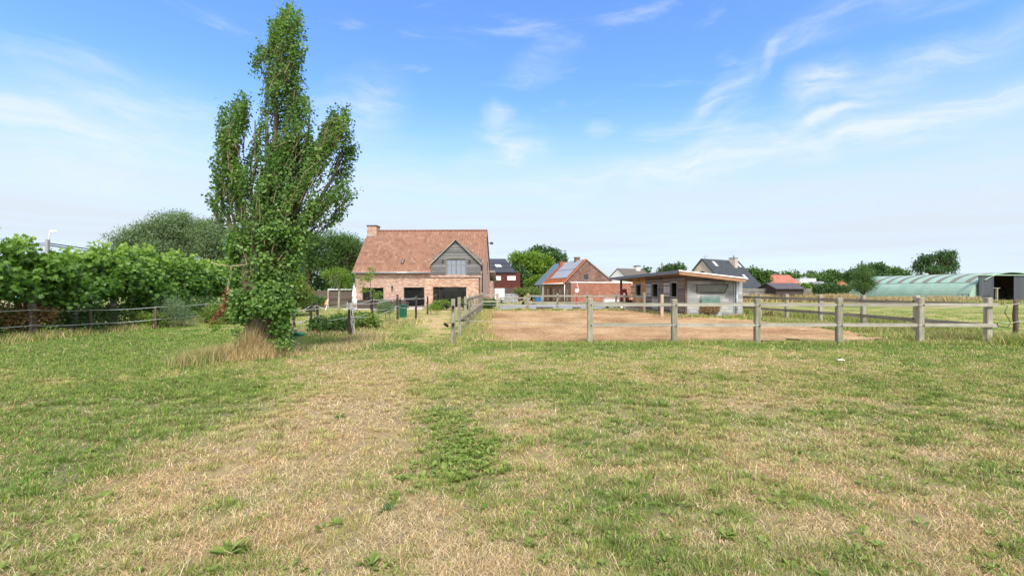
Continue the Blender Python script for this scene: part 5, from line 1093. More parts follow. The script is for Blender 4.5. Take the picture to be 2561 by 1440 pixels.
# dried vine hanging on a cord from the stub
dv0 = thing('dried_vine', 'bunch of dried brown leaves hanging on cords from the poplar stub', 'dried vine', tuple(px3(600, 662, -.3)))
mb = MB(); mb.tube([px3(640, 652, -.35), px3(612, 662, -.4), px3(578, 666, -.4), px3(540, 660, -.35), px3(528, 655, -.3)], .007, 5); mb.tube([px3(577, 666, -.4), px3(572, 700, -.4), px3(568, 722, -.4)], .006, 5); mb.tube([px3(580, 666, -.4), px3(576, 700, -.42), px3(570, 725, -.4)], .006, 5)
path = [px3(570, 722, -.4), px3(566, 750, -.4), px3(556, 775, -.4), px3(540, 790, -.4), px3(526, 808, -.4)]; mb.tube(path, .014, 5); mb.build('cord', plain('straw_cord', (.42, .33, .20), .8), dv0)
n = 620; s = rng.random(n)*(len(path)-1); A_ = np.array(path); b0 = np.stack([np.interp(s, range(len(path)), A_[:, k]) for k in range(3)], -1); q0 = b0+rng.normal(size=(n, 3))*.026
leaves('dried_leaves', q0, unit(rng.normal(size=(n, 3))+np.array([0, 0, -.5])), unit(rng.normal(size=(n, 3))), rng.uniform(.03, .065, n), rng.random(n), 'diamond', LM['dry'], dv0)
q1 = px3(540, 815, -.4)+rng.normal(size=(160, 3))*np.array([.07, .06, .06]); leaves('green_leaves', q1, unit(rng.normal(size=q1.shape)), unit(rng.normal(size=q1.shape)), rng.uniform(.03, .055, 160), rng.random(160), 'diamond', LM['bright'], dv0)
# ------------------------------------------------------------------ row of pleached plane trees
pl = [(-15.2, 11.7, 2.9, 'nearest and tallest plane tree of the row, cut by the left edge'), (X(80, 14.3), 14.3, 2.72, 'plane tree with pale trunk beside the first wire fence stake'), (X(190, 16.1), 16.0, 2.72, 'plane tree just right of the street lamp in the clipped row'),
      (X(283, 17.9), 17.9, 2.8, 'plane tree behind the gap between second and third fence stakes'), (X(338, 19.6), 19.7, 2.95, 'plane tree behind the third fence stake in the clipped row'), (X(410, 21.8), 21.8, 2.9, 'plane tree over the feathery green shrub'),
      (X(470, 24), 24.0, 2.95, 'plane tree in the clipped row with the willows right behind it'), (X(525, 26.6), 26.6, 3.0, 'plane tree partly hidden by the left edge of the poplar'), (X(570, 29.4), 29.4, 3.0, 'plane tree of the clipped row seen through the poplar shoots')]
for i, (x, y, h, lab) in enumerate(pl):
    t = thing('plane_tree', lab, 'tree', (x, y, 0), 0, 'row of clipped plane trees on pale trunks')
    bl_ = []
    for k in range(9): bl_.append((x+random.uniform(-.35, .5), y+random.uniform(-1.3, 1.3), random.uniform(1.15, h-.55), .55, .6, .42))
    for k in range(6): bl_.append((x+random.uniform(-.2, .35), y+random.uniform(-1.3, 1.3), h-.38+random.uniform(-.15, .34), .20, .20, .36))
    nn_ = int(np.interp(y, [11, 30], [6200, 4000])); pts, up, nrm, sz, ti = blob_leaves(bl_, nn_, .14, .17, 14, .2)
    ti = ti+.28*(pts[:, 2]-2.0)  # leaf tint lightens with height, painting in the sunlit tops
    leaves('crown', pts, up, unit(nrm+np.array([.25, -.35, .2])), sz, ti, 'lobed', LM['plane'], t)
    mb = MB(); mb.tube([(x, y, -.1), (x+.02, y, .8), (x-.02, y, 1.6), (x, y, h-.6)], [.14, .115, .11, .06], 10)
    for s in (-1, 1):
        for zz in (1.5, 2.0, 2.4): mb.tube([(x, y, zz-.1), (x+random.uniform(-.1, .1), y+s*.6, zz), (x, y+s*1.25, zz+.05)], [.045, .03, .015], 6, cap=False)
    mb.build('trunk', M['plane_bark'], t, smooth=True)
for px, y in ((158, 18.2), (334, 22.6)):
    t = thing('plane_tree', 'plane tree of a second row behind, %s' % ('its trunk showing left of the second stake' if px == 158 else 'its trunk showing left of the third stake'), 'tree', (X(px, y), y, 0), 0, 'second row of plane trees behind'); x = X(px, y)
    pts, up, nrm, sz, ti = blob_leaves([(x, y+s_, z_, .6, .8, .5) for s_ in (-.7, .5) for z_ in (1.7, 2.2)], 1500, .2, .18, 14, .2); leaves('crown', pts, up, nrm, sz, ti-.1, 'lobed', LM['plane'], t)
    MB().tube([(x, y, -.1), (x, y, 1.0), (x, y, 2.1)], [.13, .11, .07], 10).build('trunk', M['plane_bark'], t, smooth=True)
# hedge at the foot of the row, copper shrub, other shrubs
def bush(name, label, cat, blobs_w, n, ls, mat, shape='diamond', clump=.12, per=16, stems_r=.02, group=None, **kw):
    c = np.mean(np.array(blobs_w)[:, :2], axis=0); t = thing(name, label, cat, (c[0], c[1], 0), 0, group)
    pts, up, nrm, sz, ti = blob_leaves(blobs_w, n, ls, clump, per, **kw); pts[:, 2] = np.maximum(pts[:, 2], .02); leaves('foliage', pts, up, nrm, sz, ti, shape, LM[mat], t)
    mb = MB()
    for b_ in blobs_w[:14]: mb.tube([(b_[0], b_[1], -.05), (b_[0]+random.uniform(-.1, .1), b_[1], b_[2]+b_[5]*.4)], [stems_r, stems_r*.4], 5, cap=False)
    mb.build('stems', M['twig'], t); return t
hb = [(-15.55+random.uniform(-.3, .15), y_, .40+random.uniform(-.05, .12), .6, .45, .42+random.uniform(0, .18)) for y_ in np.arange(12.8, 31, .42)]
bush('beech_hedge', 'low dark green hedge filling the foot of the plane tree row', 'hedge', hb, 26000, .085, 'mid', 'diamond', .15, 16)
bush('copper_shrub', 'reddish brown leafy shrub behind the first wires at the left edge', 'shrub', [(X(px, 13.8)-.1, 13.8+dd, z_, .3, .3, .3) for px, dd, z_ in ((5, 0, .6), (40, .2, .5), (10, .5, .8), (60, .6, .6), (30, .9, .8))], 3000, .075, 'red', 'diamond', .13)
def pxb(d, *q): return [(X(a, d), d+random.uniform(-.2, .2), Z(b, d), c/F*d, c/F*d*.8, e/F*d) for a, b, c, e in q]
bush('feathery_shrub', 'tall feathery grey green shrub behind the third wire stake', 'shrub', pxb(18.6, (440, 785, 28, 30), (430, 765, 16, 22), (455, 800, 26, 22)), 5000, .06, 'willow', 'long', .14)
bush('fern_clump', 'bright green fern clump left of the feathery shrub', 'plant', pxb(18.2, (385, 806, 26, 16), (362, 800, 16, 16)), 2200, .12, 'mixed', 'long', .1)
bush('fern_clump', 'bright green fern clump right of the third stake near the hanging vine', 'plant', pxb(20.5, (560, 785, 34, 20), (590, 795, 24, 18), (530, 790, 24, 18)), 3600, .14, 'mixed', 'long', .12)
bush('fern_clump', 'dark leafy clump under the poplar shoots along the wire', 'plant', pxb(22.5, (640, 786, 40, 18), (500, 795, 24, 12)), 2600, .12, 'mixed', 'long', .12)
# ------------------------------------------------------------------ willows and garden trees behind
tree('willow_tree', 'grey green willow at the left end of the clump behind the plane trees', 'tree', X(360, 44), 44, [(350, 612, 42, 34), (392, 590, 40, 42), (330, 630, 34, 20), (390, 640, 60, 26)], 19000, .24, 'willow', 'long', 'willows behind the plane trees', .3, 2.5, .38, wind=(.5, 0, 0))
tree('willow_tree', 'tallest grey green willow in the middle of the left clump', 'tree', X(450, 46), 46, [(425, 582, 36, 40), (470, 585, 42, 38), (450, 625, 60, 32)], 21000, .24, 'willow', 'long', 'willows behind the plane trees', .3, 2.5, .38, wind=(.5, 0, 0))
tree('willow_tree', 'willow of the left clump just behind the poplar', 'tree', X(535, 45), 45, [(520, 592, 36, 36), (550, 615, 40, 36), (530, 640, 60, 28), (585, 640, 40, 30)], 19000, .24, 'willow', 'long', 'willows behind the plane trees', .3, 2.5, .38, wind=(.5, 0, 0))
tree('willow_tree', 'dark willow between the poplar and the farmhouse, its left side hidden', 'tree', X(770, 50), 50, [(770, 620, 36, 30), (745, 650, 44, 38), (790, 670, 50, 36)], 16000, .30, 'mid', 'long', 'willows left of the farmhouse', .3, 2.5, .5, wind=(.6, 0, 0))
tree('willow_tree', 'leaning willow touching the left roof edge of the farmhouse', 'tree', X(865, 52), 52, [(838, 618, 26, 28), (875, 625, 30, 26), (850, 665, 50, 42), (890, 690, 30, 30)], 18000, .30, 'mid', 'long', 'willows left of the farmhouse', .3, 2.5, .5, wind=(.6, 0, 0))
tree('conifer_shrub', 'yellow green wispy conifer right of the poplar trunk', 'shrub', X(742, 27), 27, [(745, 735, 26, 36), (725, 760, 28, 30), (762, 750, 14, 26), (740, 706, 16, 22)], 15000, .12, 'conifer', 'long', None, .05, .8, .17)
tree('lime_bush', 'light green broadleaf bush behind the poplar shoots', 'shrub', X(722, 25), 25, [(722, 705, 26, 22), (700, 740, 20, 30)], 4200, .13, 'bright', 'delta', None, .05, 1.0, .14)
tree('round_bush', 'dark green leafy bush in front of the brown screen', 'shrub', X(786, 31), 31, [(786, 760, 20, 18), (772, 768, 14, 12)], 4200, .10, 'mid', 'diamond', None, .04, .4, .12)
tree('young_tree', 'young light green tree with slender pale trunk before the brown screen', 'tree', X(847, 23.4), 23.4, [(846, 690, 24, 18), (826, 690, 14, 10), (866, 700, 14, 12), (850, 712, 20, 10), (868, 720, 8, 8)], 3600, .11, 'bright', 'long', None, .055, Z(722, 23.4), .13, 16, bark='post')
yt = thing('peach_sapling', 'spindly drooping peach sapling in front of the left window', 'tree', (X(927, 21), 21, 0)); B_ = pxb(21, (926, 680, 7, 14), (924, 697, 5, 8), (903, 697, 7, 6), (904, 707, 3, 5), (908, 728, 8, 8), (928, 738, 7, 16), (948, 735, 7, 6), (940, 742, 7, 5))
pts, up, nrm, sz, ti = blob_leaves(B_, 620, .12, .06, 14, .9); leaves('crown', pts, up, nrm, sz, ti+.15, 'long', LM['bright'], yt)
MB().tube([(X(931, 21), 21, -.1), (X(928, 21), 21, 1.2), (X(926, 21), 21, 2.0), (X(925, 21), 21, 2.35)], [.03, .022, .016, .008], 6).tube([(X(928, 21), 21, 1.3), (X(912, 21), 20.9, 1.9), (X(904, 21), 20.9, 2.0)], [.012, .009, .005], 5).tube([(X(929, 21), 21, 1.1), (X(940, 21), 20.9, 1.3), (X(950, 21), 20.9, 1.35)], [.012, .009, .005], 5).build('trunk', M['twig'], yt)
bush('rosemary_bush', 'grey green upright bush behind the leaning stake', 'shrub', pxb(20, (962, 772, 14, 20), (948, 778, 10, 16), (974, 776, 10, 14)), 3200, .06, 'willow', 'long', .09)
bush('bramble_patch', 'dark green low bramble left of the thick rope stake', 'shrub', pxb(16, (815, 822, 30, 18), (845, 815, 26, 18), (800, 812, 16, 12)), 6500, .075, 'mid', 'delta', .1)
bush('bramble_patch', 'bright green low leafy patch around the thick rope stake', 'shrub', pxb(17.2, (870, 806, 30, 16), (905, 803, 26, 14), (925, 806, 14, 12), (850, 802, 20, 10)), 6000, .075, 'mixed', 'delta', .1)
for px, py, rx, d, lab in ((1093, 764, 12, 34.3, 'green bush under the left end of the wide bay window'), (1110, 762, 15, 34, 'rounded bright green bush under the wide bay window'), (1165, 762, 10, 34, 'green bush behind the narrow side fence posts'), (1210, 765, 16, 36, 'clipped green bush at the right house corner')):
    bush('garden_bush', lab, 'shrub', pxb(d, (px, py, rx, 9), (px+rx*.4, py+3, rx*.7, 7)), 2400, .09, 'mixed' if px != 1210 else 'mid', 'diamond', .1, group='bushes along the farmhouse')
bush('yellow_flower_clump', 'yellow green clump in front of the bay with orange flowers at its foot', 'plant', pxb(27.5, (1078, 772, 14, 9), (1092, 774, 12, 7)), 1700, .07, 'bright', 'long', .09)
bush('hedge_block', 'dark clipped hedge block left of the field gate', 'hedge', [(X(px, 36), 36, .35, .35, .3, .38) for px in (1212, 1222, 1232)], 3000, .08, 'mid', 'diamond', .1)
for px, rx, lab in ((1308, 20, 'larger clipped round topiary tree with red tinged top behind the gate'), (1334, 13, 'smaller clipped round topiary tree beside the blue container')):
    tree('topiary_tree', lab, 'tree', X(px, 47), 47, [(px, 732, rx, 9.5)], 5200, .10, 'conifer' if rx > 15 else 'conifer', 'diamond', 'topiary trees behind the gate', .12, .9, .12, 16, noise_amp=.05, shell=.8)
# ------------------------------------------------------------------ trees in the distance
tree('round_tree', 'bright yellow green rounded tree right of the dark red house', 'tree', X(1335, 68), 68, [(1320, 668, 34, 26), (1345, 672, 32, 24), (1310, 695, 34, 26), (1340, 700, 34, 22)], 17000, .34, 'bright', 'diamond', None, .4, 2.5, .5)
tree('dark_tree', 'dark dense tree showing above the bright rounded one', 'tree', X(1370, 84), 84, [(1368, 655, 34, 26), (1352, 645, 18, 16), (1385, 665, 22, 26), (1365, 690, 40, 30)], 14000, .40, 'dark', 'diamond', None, .5, 3, .6)
tree('dark_tree', 'dark tree in the gap beside the dark red house', 'tree', X(1300, 66), 66, [(1298, 700, 22, 26), (1322, 715, 30, 16)], 8000, .32, 'dark', 'diamond', None, .4, 2, .5)
tree('lime_bush', 'yellow flowering bush against the blue grey cottage roof', 'shrub', X(1345, 63), 63, [(1345, 703, 14, 10), (1330, 712, 12, 10)], 3600, .22, 'bright', 'diamond', None, .1, 1, .25)
tree('far_tree', 'small dark far tree tops above the carport roof', 'tree', X(1680, 115), 115, [(1668, 677, 8, 6), (1682, 674, 9, 5), (1695, 673, 9, 5), (1680, 690, 26, 14), (1615, 682, 8, 6)], 5000, .5, 'dark', 'diamond', None, .4, 2, .7)
tree('far_tree', 'dark far tree right of the slate roofed house', 'tree', X(1888, 88), 88, [(1884, 692, 14, 12), (1900, 704, 20, 18), (1875, 710, 14, 14)], 6500, .4, 'mid', 'diamond', None, .4, 2, .5)
tree('far_tree', 'small dark far tree between the poles and the red roofed barn', 'tree', X(1930, 112), 112, [(1930, 694, 10, 9), (1925, 708, 14, 14)], 3800, .45, 'dark', 'diamond', None, .3, 2, .5)
tree('far_tree', 'far rounded tree just right of the white flat building', 'tree', X(2080, 122), 122, [(2082, 697, 16, 12), (2066, 702, 12, 9), (2050, 705, 12, 8)], 6500, .5, 'mid', 'diamond', None, .3, 2, .7)
tree('far_tree', 'dark dense tree rising behind the left end of the hangar', 'tree', X(2185, 104), 104, [(2184, 680, 24, 16), (2160, 690, 24, 14), (2130, 696, 18, 10), (2195, 700, 40, 16)], 11000, .45, 'dark', 'diamond', None, .5, 2, .6)
tree('far_tree', 'lower green tree behind the middle of the hangar roof', 'tree', X(2235, 108), 108, [(2225, 690, 26, 12), (2250, 694, 20, 9)], 6500, .45, 'mid', 'diamond', None, .5, 2, .6)
tree('ragged_tree', 'tall ragged dark tree rising behind the hangar roof', 'tree', X(2345, 96), 96, [(2306, 662, 14, 20), (2325, 650, 16, 14), (2352, 655, 22, 22), (2372, 645, 16, 16), (2375, 668, 14, 20), (2345, 680, 34, 14), (2300, 680, 10, 14)], 6500, .34, 'dark', 'diamond', None, .5, 3, .42, noise_amp=.3, subs=4)
tree('green_shrub', 'upright light green bush against the left end of the hangar', 'shrub', X(2160, 57), 57, [(2158, 722, 25, 18), (2156, 698, 17, 20), (2162, 678, 9, 12), (2165, 712, 22, 18)], 9000, .2, 'mid', 'long', None, .1, .8, .3)
hd = [(X(px, 76), 76+random.uniform(-.3, .3), 1.05, 1.0, .8, 1.15+random.uniform(-.1, .15)) for px in range(2014, 2112, 7)]
bush('long_hedge', 'long dark hedge between the board fence and the hangar', 'hedge', hd, 16000, .25, 'dark', 'diamond', .3)
bush('pale_bush', 'pale green bush at the left end of the long hedge', 'shrub', [(X(2008, 73), 73, 1.2, 1.0, .8, 1.2)], 2500, .22, 'bright', 'diamond', .25)
# wooded ridge far away and field trees to close the horizon
def wood_mass(name, label, pts, h, mat, n, ls):
    bl_ = []
    for (xa, ya), (xb, yb) in zip(pts[:-1], pts[1:]):
        L_ = math.hypot(xb-xa, yb-ya); k = max(2, int(L_/(h*.55)))
        for i in range(k): f = (i+random.random()*.6)/k; hh = h*random.uniform(.55, 1.05); bl_.append((xa+(xb-xa)*f, ya+(yb-ya)*f+random.uniform(-4, 4), hh*.5, hh*.75, hh*.6, hh*.55))
    p_, u_, n_, s_, t_ = blob_leaves(bl_, n, ls, h*.10, 18); o = leaves(name, p_, u_, n_, s_, t_, 'diamond', LM[mat], None); return tag(o, label, kind='stuff')
def Q(px, d): return (X(px, d), d)
wood_mass('distant_wood', 'far low wooded ridge behind the houses on the right', [Q(1970, 330), Q(2060, 340), Q(2120, 300)], 13, 'mid', 14000, 1.5)
wood_mass('distant_wood', 'far tree belt on the horizon', [(-700, 520), (-260, 470), (60, 480), Q(1700, 470), Q(2300, 420), (640, 330)], 8, 'mid', 32000, 2.2)
wood_mass('distant_wood', 'mixed trees beyond the village closing the view', [Q(1280, 130), Q(1480, 150), Q(1700, 165), Q(1860, 150), Q(1960, 160), Q(2120, 150)], 3.6, 'mid', 22000, .7)
wood_mass('distant_wood', 'trees and bushes behind the willows on the left', [(-46, 34), (-34, 44), (-20, 56), (-6, 66)], 4.2, 'dark', 16000, .4)
# ------------------------------------------------------------------ small things
# drinking bowl on its post
bx, by = X(735.5, 10.55), 10.55
dp_ = thing('trough_post', 'short thick grey post carrying the green drinking bowl', 'post', (bx, by, 0)); make_post(bx, by, Z(825, by), .135, M['post'], dp_, name='shaft')
gmet = plain('green_enamel', (.035, .20, .13), .4, .2, 6)
bo_ = thing('drinking_bowl', 'green metal drinking bowl fixed to the short post by the poplar', 'drinking bowl', (bx+.06, by-.08, Z(835, by)))
fr = Frame(bx+.06, by-.10, 0); zt_ = Z(831, by); mb = MB(); V = []; n = 20; prof = [(.001, -.085), (.05, -.08), (.085, -.055), (.105, -.02), (.112, .0), (.104, .0), (.095, -.018), (.07, -.05), (.001, -.07)]
cx_ = X(755.5, by)
for r, z in prof:
    for k in range(n): a = 2*math.pi*k/n; V.append((cx_+r*1.1*math.cos(a), by-.10+r*math.sin(a), zt_+z))
Fc = [(i*n+k, i*n+(k+1) % n, (i+1)*n+(k+1) % n, (i+1)*n+k) for i in range(len(prof)-1) for k in range(n)]
mesh_np('bowl', np.array(V), np.array(Fc), gmet, bo_, smooth=True)
MB().box(fr, -.055, .02, -.03, .03, zt_-.14, zt_+.03).tube([fr.p(.0, 0, zt_-.03), fr.p(.10, 0, zt_-.02)], .03, 8).build('bracket', gmet, bo_)
# green bin
gx_, gy_ = X(1008, 25), 25; fr = Frame(gx_, gy_, 3); bn = thing('compost_bin', 'dark green bin standing between the garden stakes', 'bin', (gx_, gy_, 0), fr.a); gpl = plain('green_plastic', (.010, .085, .052), .45, .15, 3)
q = fr.p; w0, w1, zb_ = .16, .19, Z(762, 25)
MB().hexa([q(-w0, -w0, -.02), q(w0, -w0, -.02), q(w0, w0, -.02), q(-w0, w0, -.02), q(-w1, -w1, zb_-.05), q(w1, -w1, zb_-.05), q(w1, w1, zb_-.05), q(-w1, w1, zb_-.05)]).build('body', gpl, bn)
MB().box(fr, -w1-.02, w1+.02, -w1-.02, w1+.02, zb_-.05, zb_).build('lid', gpl, bn); MB().box(fr, -.05, .05, -w1-.04, -w1-.02, zb_-.12, zb_-.06).build('handle', M['rubber'], bn)
# closed parasol
sx_, sy_ = X(886, 33), 33; ps = thing('closed_parasol', 'closed white parasol by the left house corner', 'parasol', (sx_, sy_, 0)); wc = plain('white_canvas', (.72, .73, .75), .8, .08)
V = []; n = 22; prof = [(.02, Z(709, 33)), (.05, Z(714, 33)), (.11, Z(724, 33)), (.14, Z(738, 33)), (.10, Z(746, 33)), (.17, Z(750, 33)), (.15, Z(758, 33)), (.07, Z(763, 33))]
for r, z in prof:
    for k in range(n): a = 2*math.pi*k/n; rr = r*(1+.22*math.cos(a*7+z*3)); V.append((sx_+rr*math.cos(a)+(1.2-z)*.03, sy_+rr*math.sin(a), z))
Fc = [(i*n+k, i*n+(k+1) % n, (i+1)*n+(k+1) % n, (i+1)*n+k) for i in range(len(prof)-1) for k in range(n)]
mesh_np('canopy', np.array(V), np.array(Fc), wc, ps, smooth=True); MB().tube([(sx_, sy_, 0), (sx_, sy_, Z(707, 33))], .022, 8).build('pole', M['zinc'], ps); MB().tube([(sx_, sy_, 0), (sx_, sy_, .08)], .25, 14).build('base', M['zinc'], ps)
# lounge sofas
br_ = plain('brown_wicker', (.075, .06, .055), .8, .25, 14)
for px, wd, lab in ((920, 1.3, 'low brown wicker sofa left on the terrace by the first window'), (968, 1.0, 'brown wicker armchair in the middle of the terrace'), (1003, 1.0, 'brown wicker armchair nearest the middle window')):
    fr = Frame(X(px, 35.4), 35.4, -2); t = thing('wicker_sofa', lab, 'sofa', tuple(fr.o+Vector((0, 0, .06))), fr.a, 'brown garden seats'); h_ = wd/2
    MB().box(fr, -h_, h_, -.4, .4, .06, .36).build('seat', br_, t); MB().box(fr, -h_, h_, -.52, -.402, .06, .72).build('backrest', br_, t)
    for s in (-1, 1): MB().box(fr, s*h_-(.1 if s > 0 else 0), s*h_+(.1 if s < 0 else 0)+.0, -.4, .4, .362, .58).build('armrest', br_, t)
    MB().box(fr, -h_+.12, h_-.12, -.38, .36, .365, .47).build('cushion', plain('grey_cushion', (.2, .19, .19), .9, .1), t)
fr = Frame(X(808, 33.5), 33.5, 8); t = thing('deck_chair', 'small orange and white garden chair before the brown screen', 'chair', tuple(fr.o), fr.a); wo_ = plain('orange_cloth', (.55, .2, .08), .8)
MB().prism([fr.p(-.28, -.2, .35), fr.p(.28, -.2, .35), fr.p(.28, .25, .72), fr.p(-.28, .25, .72)], (0, .03, -.03)).build('seat', wo_, t); MB().bar(fr.p(-.28, .3, 0), fr.p(-.28, -.3, .5), .04, .04).bar(fr.p(.28, .3, 0), fr.p(.28, -.3, .5), .04, .04).bar(fr.p(-.28, -.4, 0), fr.p(-.28, .28, .8), .04, .04).bar(fr.p(.28, -.4, 0), fr.p(.28, .28, .8), .04, .04).build('frame', M['white_paint'], t)
# white trailer
fr = Frame(X(1230, 50), 50, -1); tr = thing('white_trailer', 'white box trailer with faint grey lettering parked behind the farmhouse corner', 'trailer', tuple(fr.o), fr.a); L = fr.u(1261, 0); zt_, zb_ = Z(721, 50), Z(748, 50)
bd = MB().box(fr, -2.2, L, 0, 2.2, zb_, zt_).build('body', M['white_paint'], tr); rg = plain('faint_grey', (.35, .38, .42), .6, .05)
mb = MB(); x = L-1.35
for i, wd in enumerate((.06, .05, .07, .04, .09, .05, .06, .08, .05, .07, .05)): mb.box(fr, x, x+wd, -.008, -.003, Z(729, 50)-.05, Z(729, 50)+.05); x += wd+.03
mb.build('lettering', rg, bd); MB().box(fr, -2.2, L+.03, -.02, 2.22, zb_-.06, zb_-.002).build('chassis', M['zinc'], tr)
for s in (L-.5, L-1.3):
    w_ = MB().tube([fr.p(s, .05, .33), fr.p(s, .27, .33)], .33, 18).build('wheel', M['rubber'], tr); MB().tube([fr.p(s, .03, .33), fr.p(s, .05, .33)], .18, 14).build('rim', M['zinc'], w_)
# a white pallet tank trolley beside the stable
fr = Frame(X(1530, 36.5), 36.5, 0); tk = thing('flat_cart', 'low white cart with a rail on top beside the carport', 'cart', tuple(fr.o)); hw = .57; z0, z1 = Z(756, 36.5), Z(748.5, 36.5)
MB().box(fr, -hw, hw, 0, .7, z0, z1).build('tank', M['white_paint'], tk)
mb = MB(); mb.tube([fr.p(-hw, 0, z1+.1), fr.p(hw, 0, z1+.1)], .012, 5)
for i in range(9): mb.tube([fr.p(-hw+2*hw*i/8, -.01, z0), fr.p(-hw+2*hw*i/8, -.01, z1+.1)], .01, 5)
mb.build('rail', M['zinc'], tk); MB().box(fr, -hw, hw, 0, .7, z0-.16, z0-.01).box(fr, -.3, .3, .1, .6, .06, z0-.17).build('chassis', M['zinc'], tk)
for s in (-.35, .35): MB().tube([fr.p(s, .0, .12), fr.p(s, .08, .12)], .12, 14).build('wheel', M['rubber'], tk)
fr = Frame(X(1556, 34.5), 34.5, 0); t = thing('feed_sack', 'small white sack leaning by the stable plinth', 'sack', tuple(fr.o)); V = []
for i in range(9):
    z = .42*i/8; r = .17*math.sin(math.pi*min(1, .18+i/8*.8))**.6
    for k in range(14): a = 2*math.pi*k/14; V.append((fr.o.x+r*math.cos(a)*(1+.1*math.sin(3*a+z*9)), 34.5+r*.8*math.sin(a), z))
mesh_np('sack', np.array(V), np.array([(i*14+k, i*14+(k+1) % 14, (i+1)*14+(k+1) % 14, (i+1)*14+k) for i in range(8) for k in range(14)]), M['white_paint'], t, smooth=True)
# red implement in the carport
fr = Frame(X(1567, 40), 40, 20); t = thing('red_implement', 'dark red farm implement parked under the carport roof', 'machine', tuple(fr.o), fr.a); rd = plain('dark_red_paint', (.28, .02, .02), .45, .25)
MB().prism([fr.p(-.3, 0, .15), fr.p(.3, 0, .15), fr.p(.25, 0, .7), fr.p(.05, 0, 1.2), fr.p(.0, 0, 1.55), fr.p(-.22, 0, 1.5), fr.p(-.15, 0, .9)], fr.V*.45).build('body', rd, t)
MB().bar(fr.p(-.2, .2, 1.4), fr.p(-.7, .1, 1.25), .06, .06).bar(fr.p(.2, .2, .4), fr.p(.8, .1, .3), .06, .06).build('arm', rd, t)
for s in (-.35, .4): MB().tube([fr.p(s, -.12, .3), fr.p(s, .02, .3)], .3, 16).build('wheel', M['rubber'], t)
# railway sleepers on the ground, blue container
for a, b, lab in ((1341, 1383, 'dark timber sleeper lying on the yard edge right of the gate'), (1433, 1452, 'short dark timber block on the yard edge')):
    fr = Frame(X(a, 34.9), 34.9, 0); t = thing('timber_sleeper', lab, 'timber', tuple(fr.o)); MB().box(fr, 0, X(b, 34.9)-X(a, 34.9), 0, .25, 0, .17).build('beam', M['dark_post'], t)
fr = Frame(X(1339, 49.5), 49.5, 8); t = thing('blue_container', 'blue plastic container beside the white cottage', 'container', tuple(fr.o), fr.a); MB().box(fr, 0, .62, 0, .6, 0, Z(738, 49.5)).build('body', plain('blue_plastic', (.03, .12, .28), .5), t); MB().box(fr, -.03, .65, -.03, .63, Z(738, 49.5)+.002, Z(736, 49.5)).build('lid', plain('black_lid', (.02, .022, .025), .5), t)
# street lamp and power line, poles
lx, ly = X(119, 34), 34; lm = thing('street_lamp', 'concrete street lamp post with white curved arm above the plane trees', 'street lamp', (lx, ly, 0)); con = plain('pole_concrete', (.28, .28, .27), .8)
MB().box(Frame(lx, ly, 0), -.10, .10, -.10, .10, -.1, Z(598, ly)).build('pole', con, lm); MB().tube([(lx+.05, ly, Z(606, ly)), (lx+.1, ly, Z(590, ly)), (lx+.18, ly, Z(580, ly)), (lx+.4, ly, Z(577.5, ly))], .04, 8).build('arm', M['white_paint'], lm)
MB().prism([(lx+.25, ly-.1, Z(578, ly)), (lx+.35, ly-.1, Z(574.5, ly)), (lx+.62, ly-.1, Z(576.5, ly)), (lx+.65, ly-.1, Z(580, ly)), (lx+.3, ly-.1, Z(580.5, ly))], (0, .2, 0)).build('lamp_head', M['white_paint'], lm)
pw = thing('power_line', 'two dark cables running from the street lamp towards the willows', 'cable', (lx, ly, Z(608, ly)))
for py in (608, 613): MB().tube(sag((lx, ly, Z(py, ly)), (X(620, 110), 110, Z(660, 110) if py == 608 else Z(668, 110)), .5, 16), .04, 4).tube(sag((lx, ly, Z(py, ly)), (lx-18, ly-6, Z(py, ly)), .5, 10), .03, 4).build('wire', M['rubber'], pw)
for px, d, yt, cab, lab in ((1655.5, 95, 656, 1, 'dark wooden power pole with crossarms above the stable roof'), (1913, 98, 680, 1, 'grey pole left of the red roofed barn, the nearer of a pair'), (1918, 101, 684, 0, 'thin pole right beside the grey pole'), (2155.5, 90, 652, 0, 'thin lone pole rising behind the bush at the hangar')):
    t = thing('power_pole', lab, 'pole', (X(px, d), d, 0)); MB().tube([(X(px, d), d, -.1), (X(px, d), d, Z(yt, d))], [.15, .10], 8).build('shaft', M['dark_post'] if px != 1913 else con, t)
    if cab:
        x = X(px, d)
        for k, zz in enumerate((Z(yt+6, d), Z(yt+12, d))): MB().box(Frame(x, d, 0), -.5, .12, -.04, .04, zz-.04, zz+.04).build('crossarm', M['dark_post'], t)
# television aerial on the slate house and a bird box free sky line
t = thing('tv_aerial', 'small television aerial at the ridge of the slate roofed house', 'aerial', tuple(GF.p(.6, 3.6, rzz)))
MB().tube([GF.p(.6, 3.6, rzz), GF.p(.6, 3.6, rzz+.35)], .02, 5).tube([GF.p(.2, 3.6, rzz+.3), GF.p(1.3, 3.6, rzz+.36)], .02, 5).build('mast', M['dark_metal'], t)
# scrap of paper in the paddock
o = thing('paper_scrap', 'crumpled white scrap lying in the grass on the right', 'litter', (X(2104, 9.45), 9.45, .06)); fr = Frame(o.location.x, 9.45, 0)
MB().prism([fr.p(-.07, 0, .05), fr.p(.0, -.03, .06), fr.p(.08, 0, .045), (fr.p(.04, .05, .065)), fr.p(-.04, .05, .05)], (0, 0, .01)).build('sheet', M['white_paint'], o)
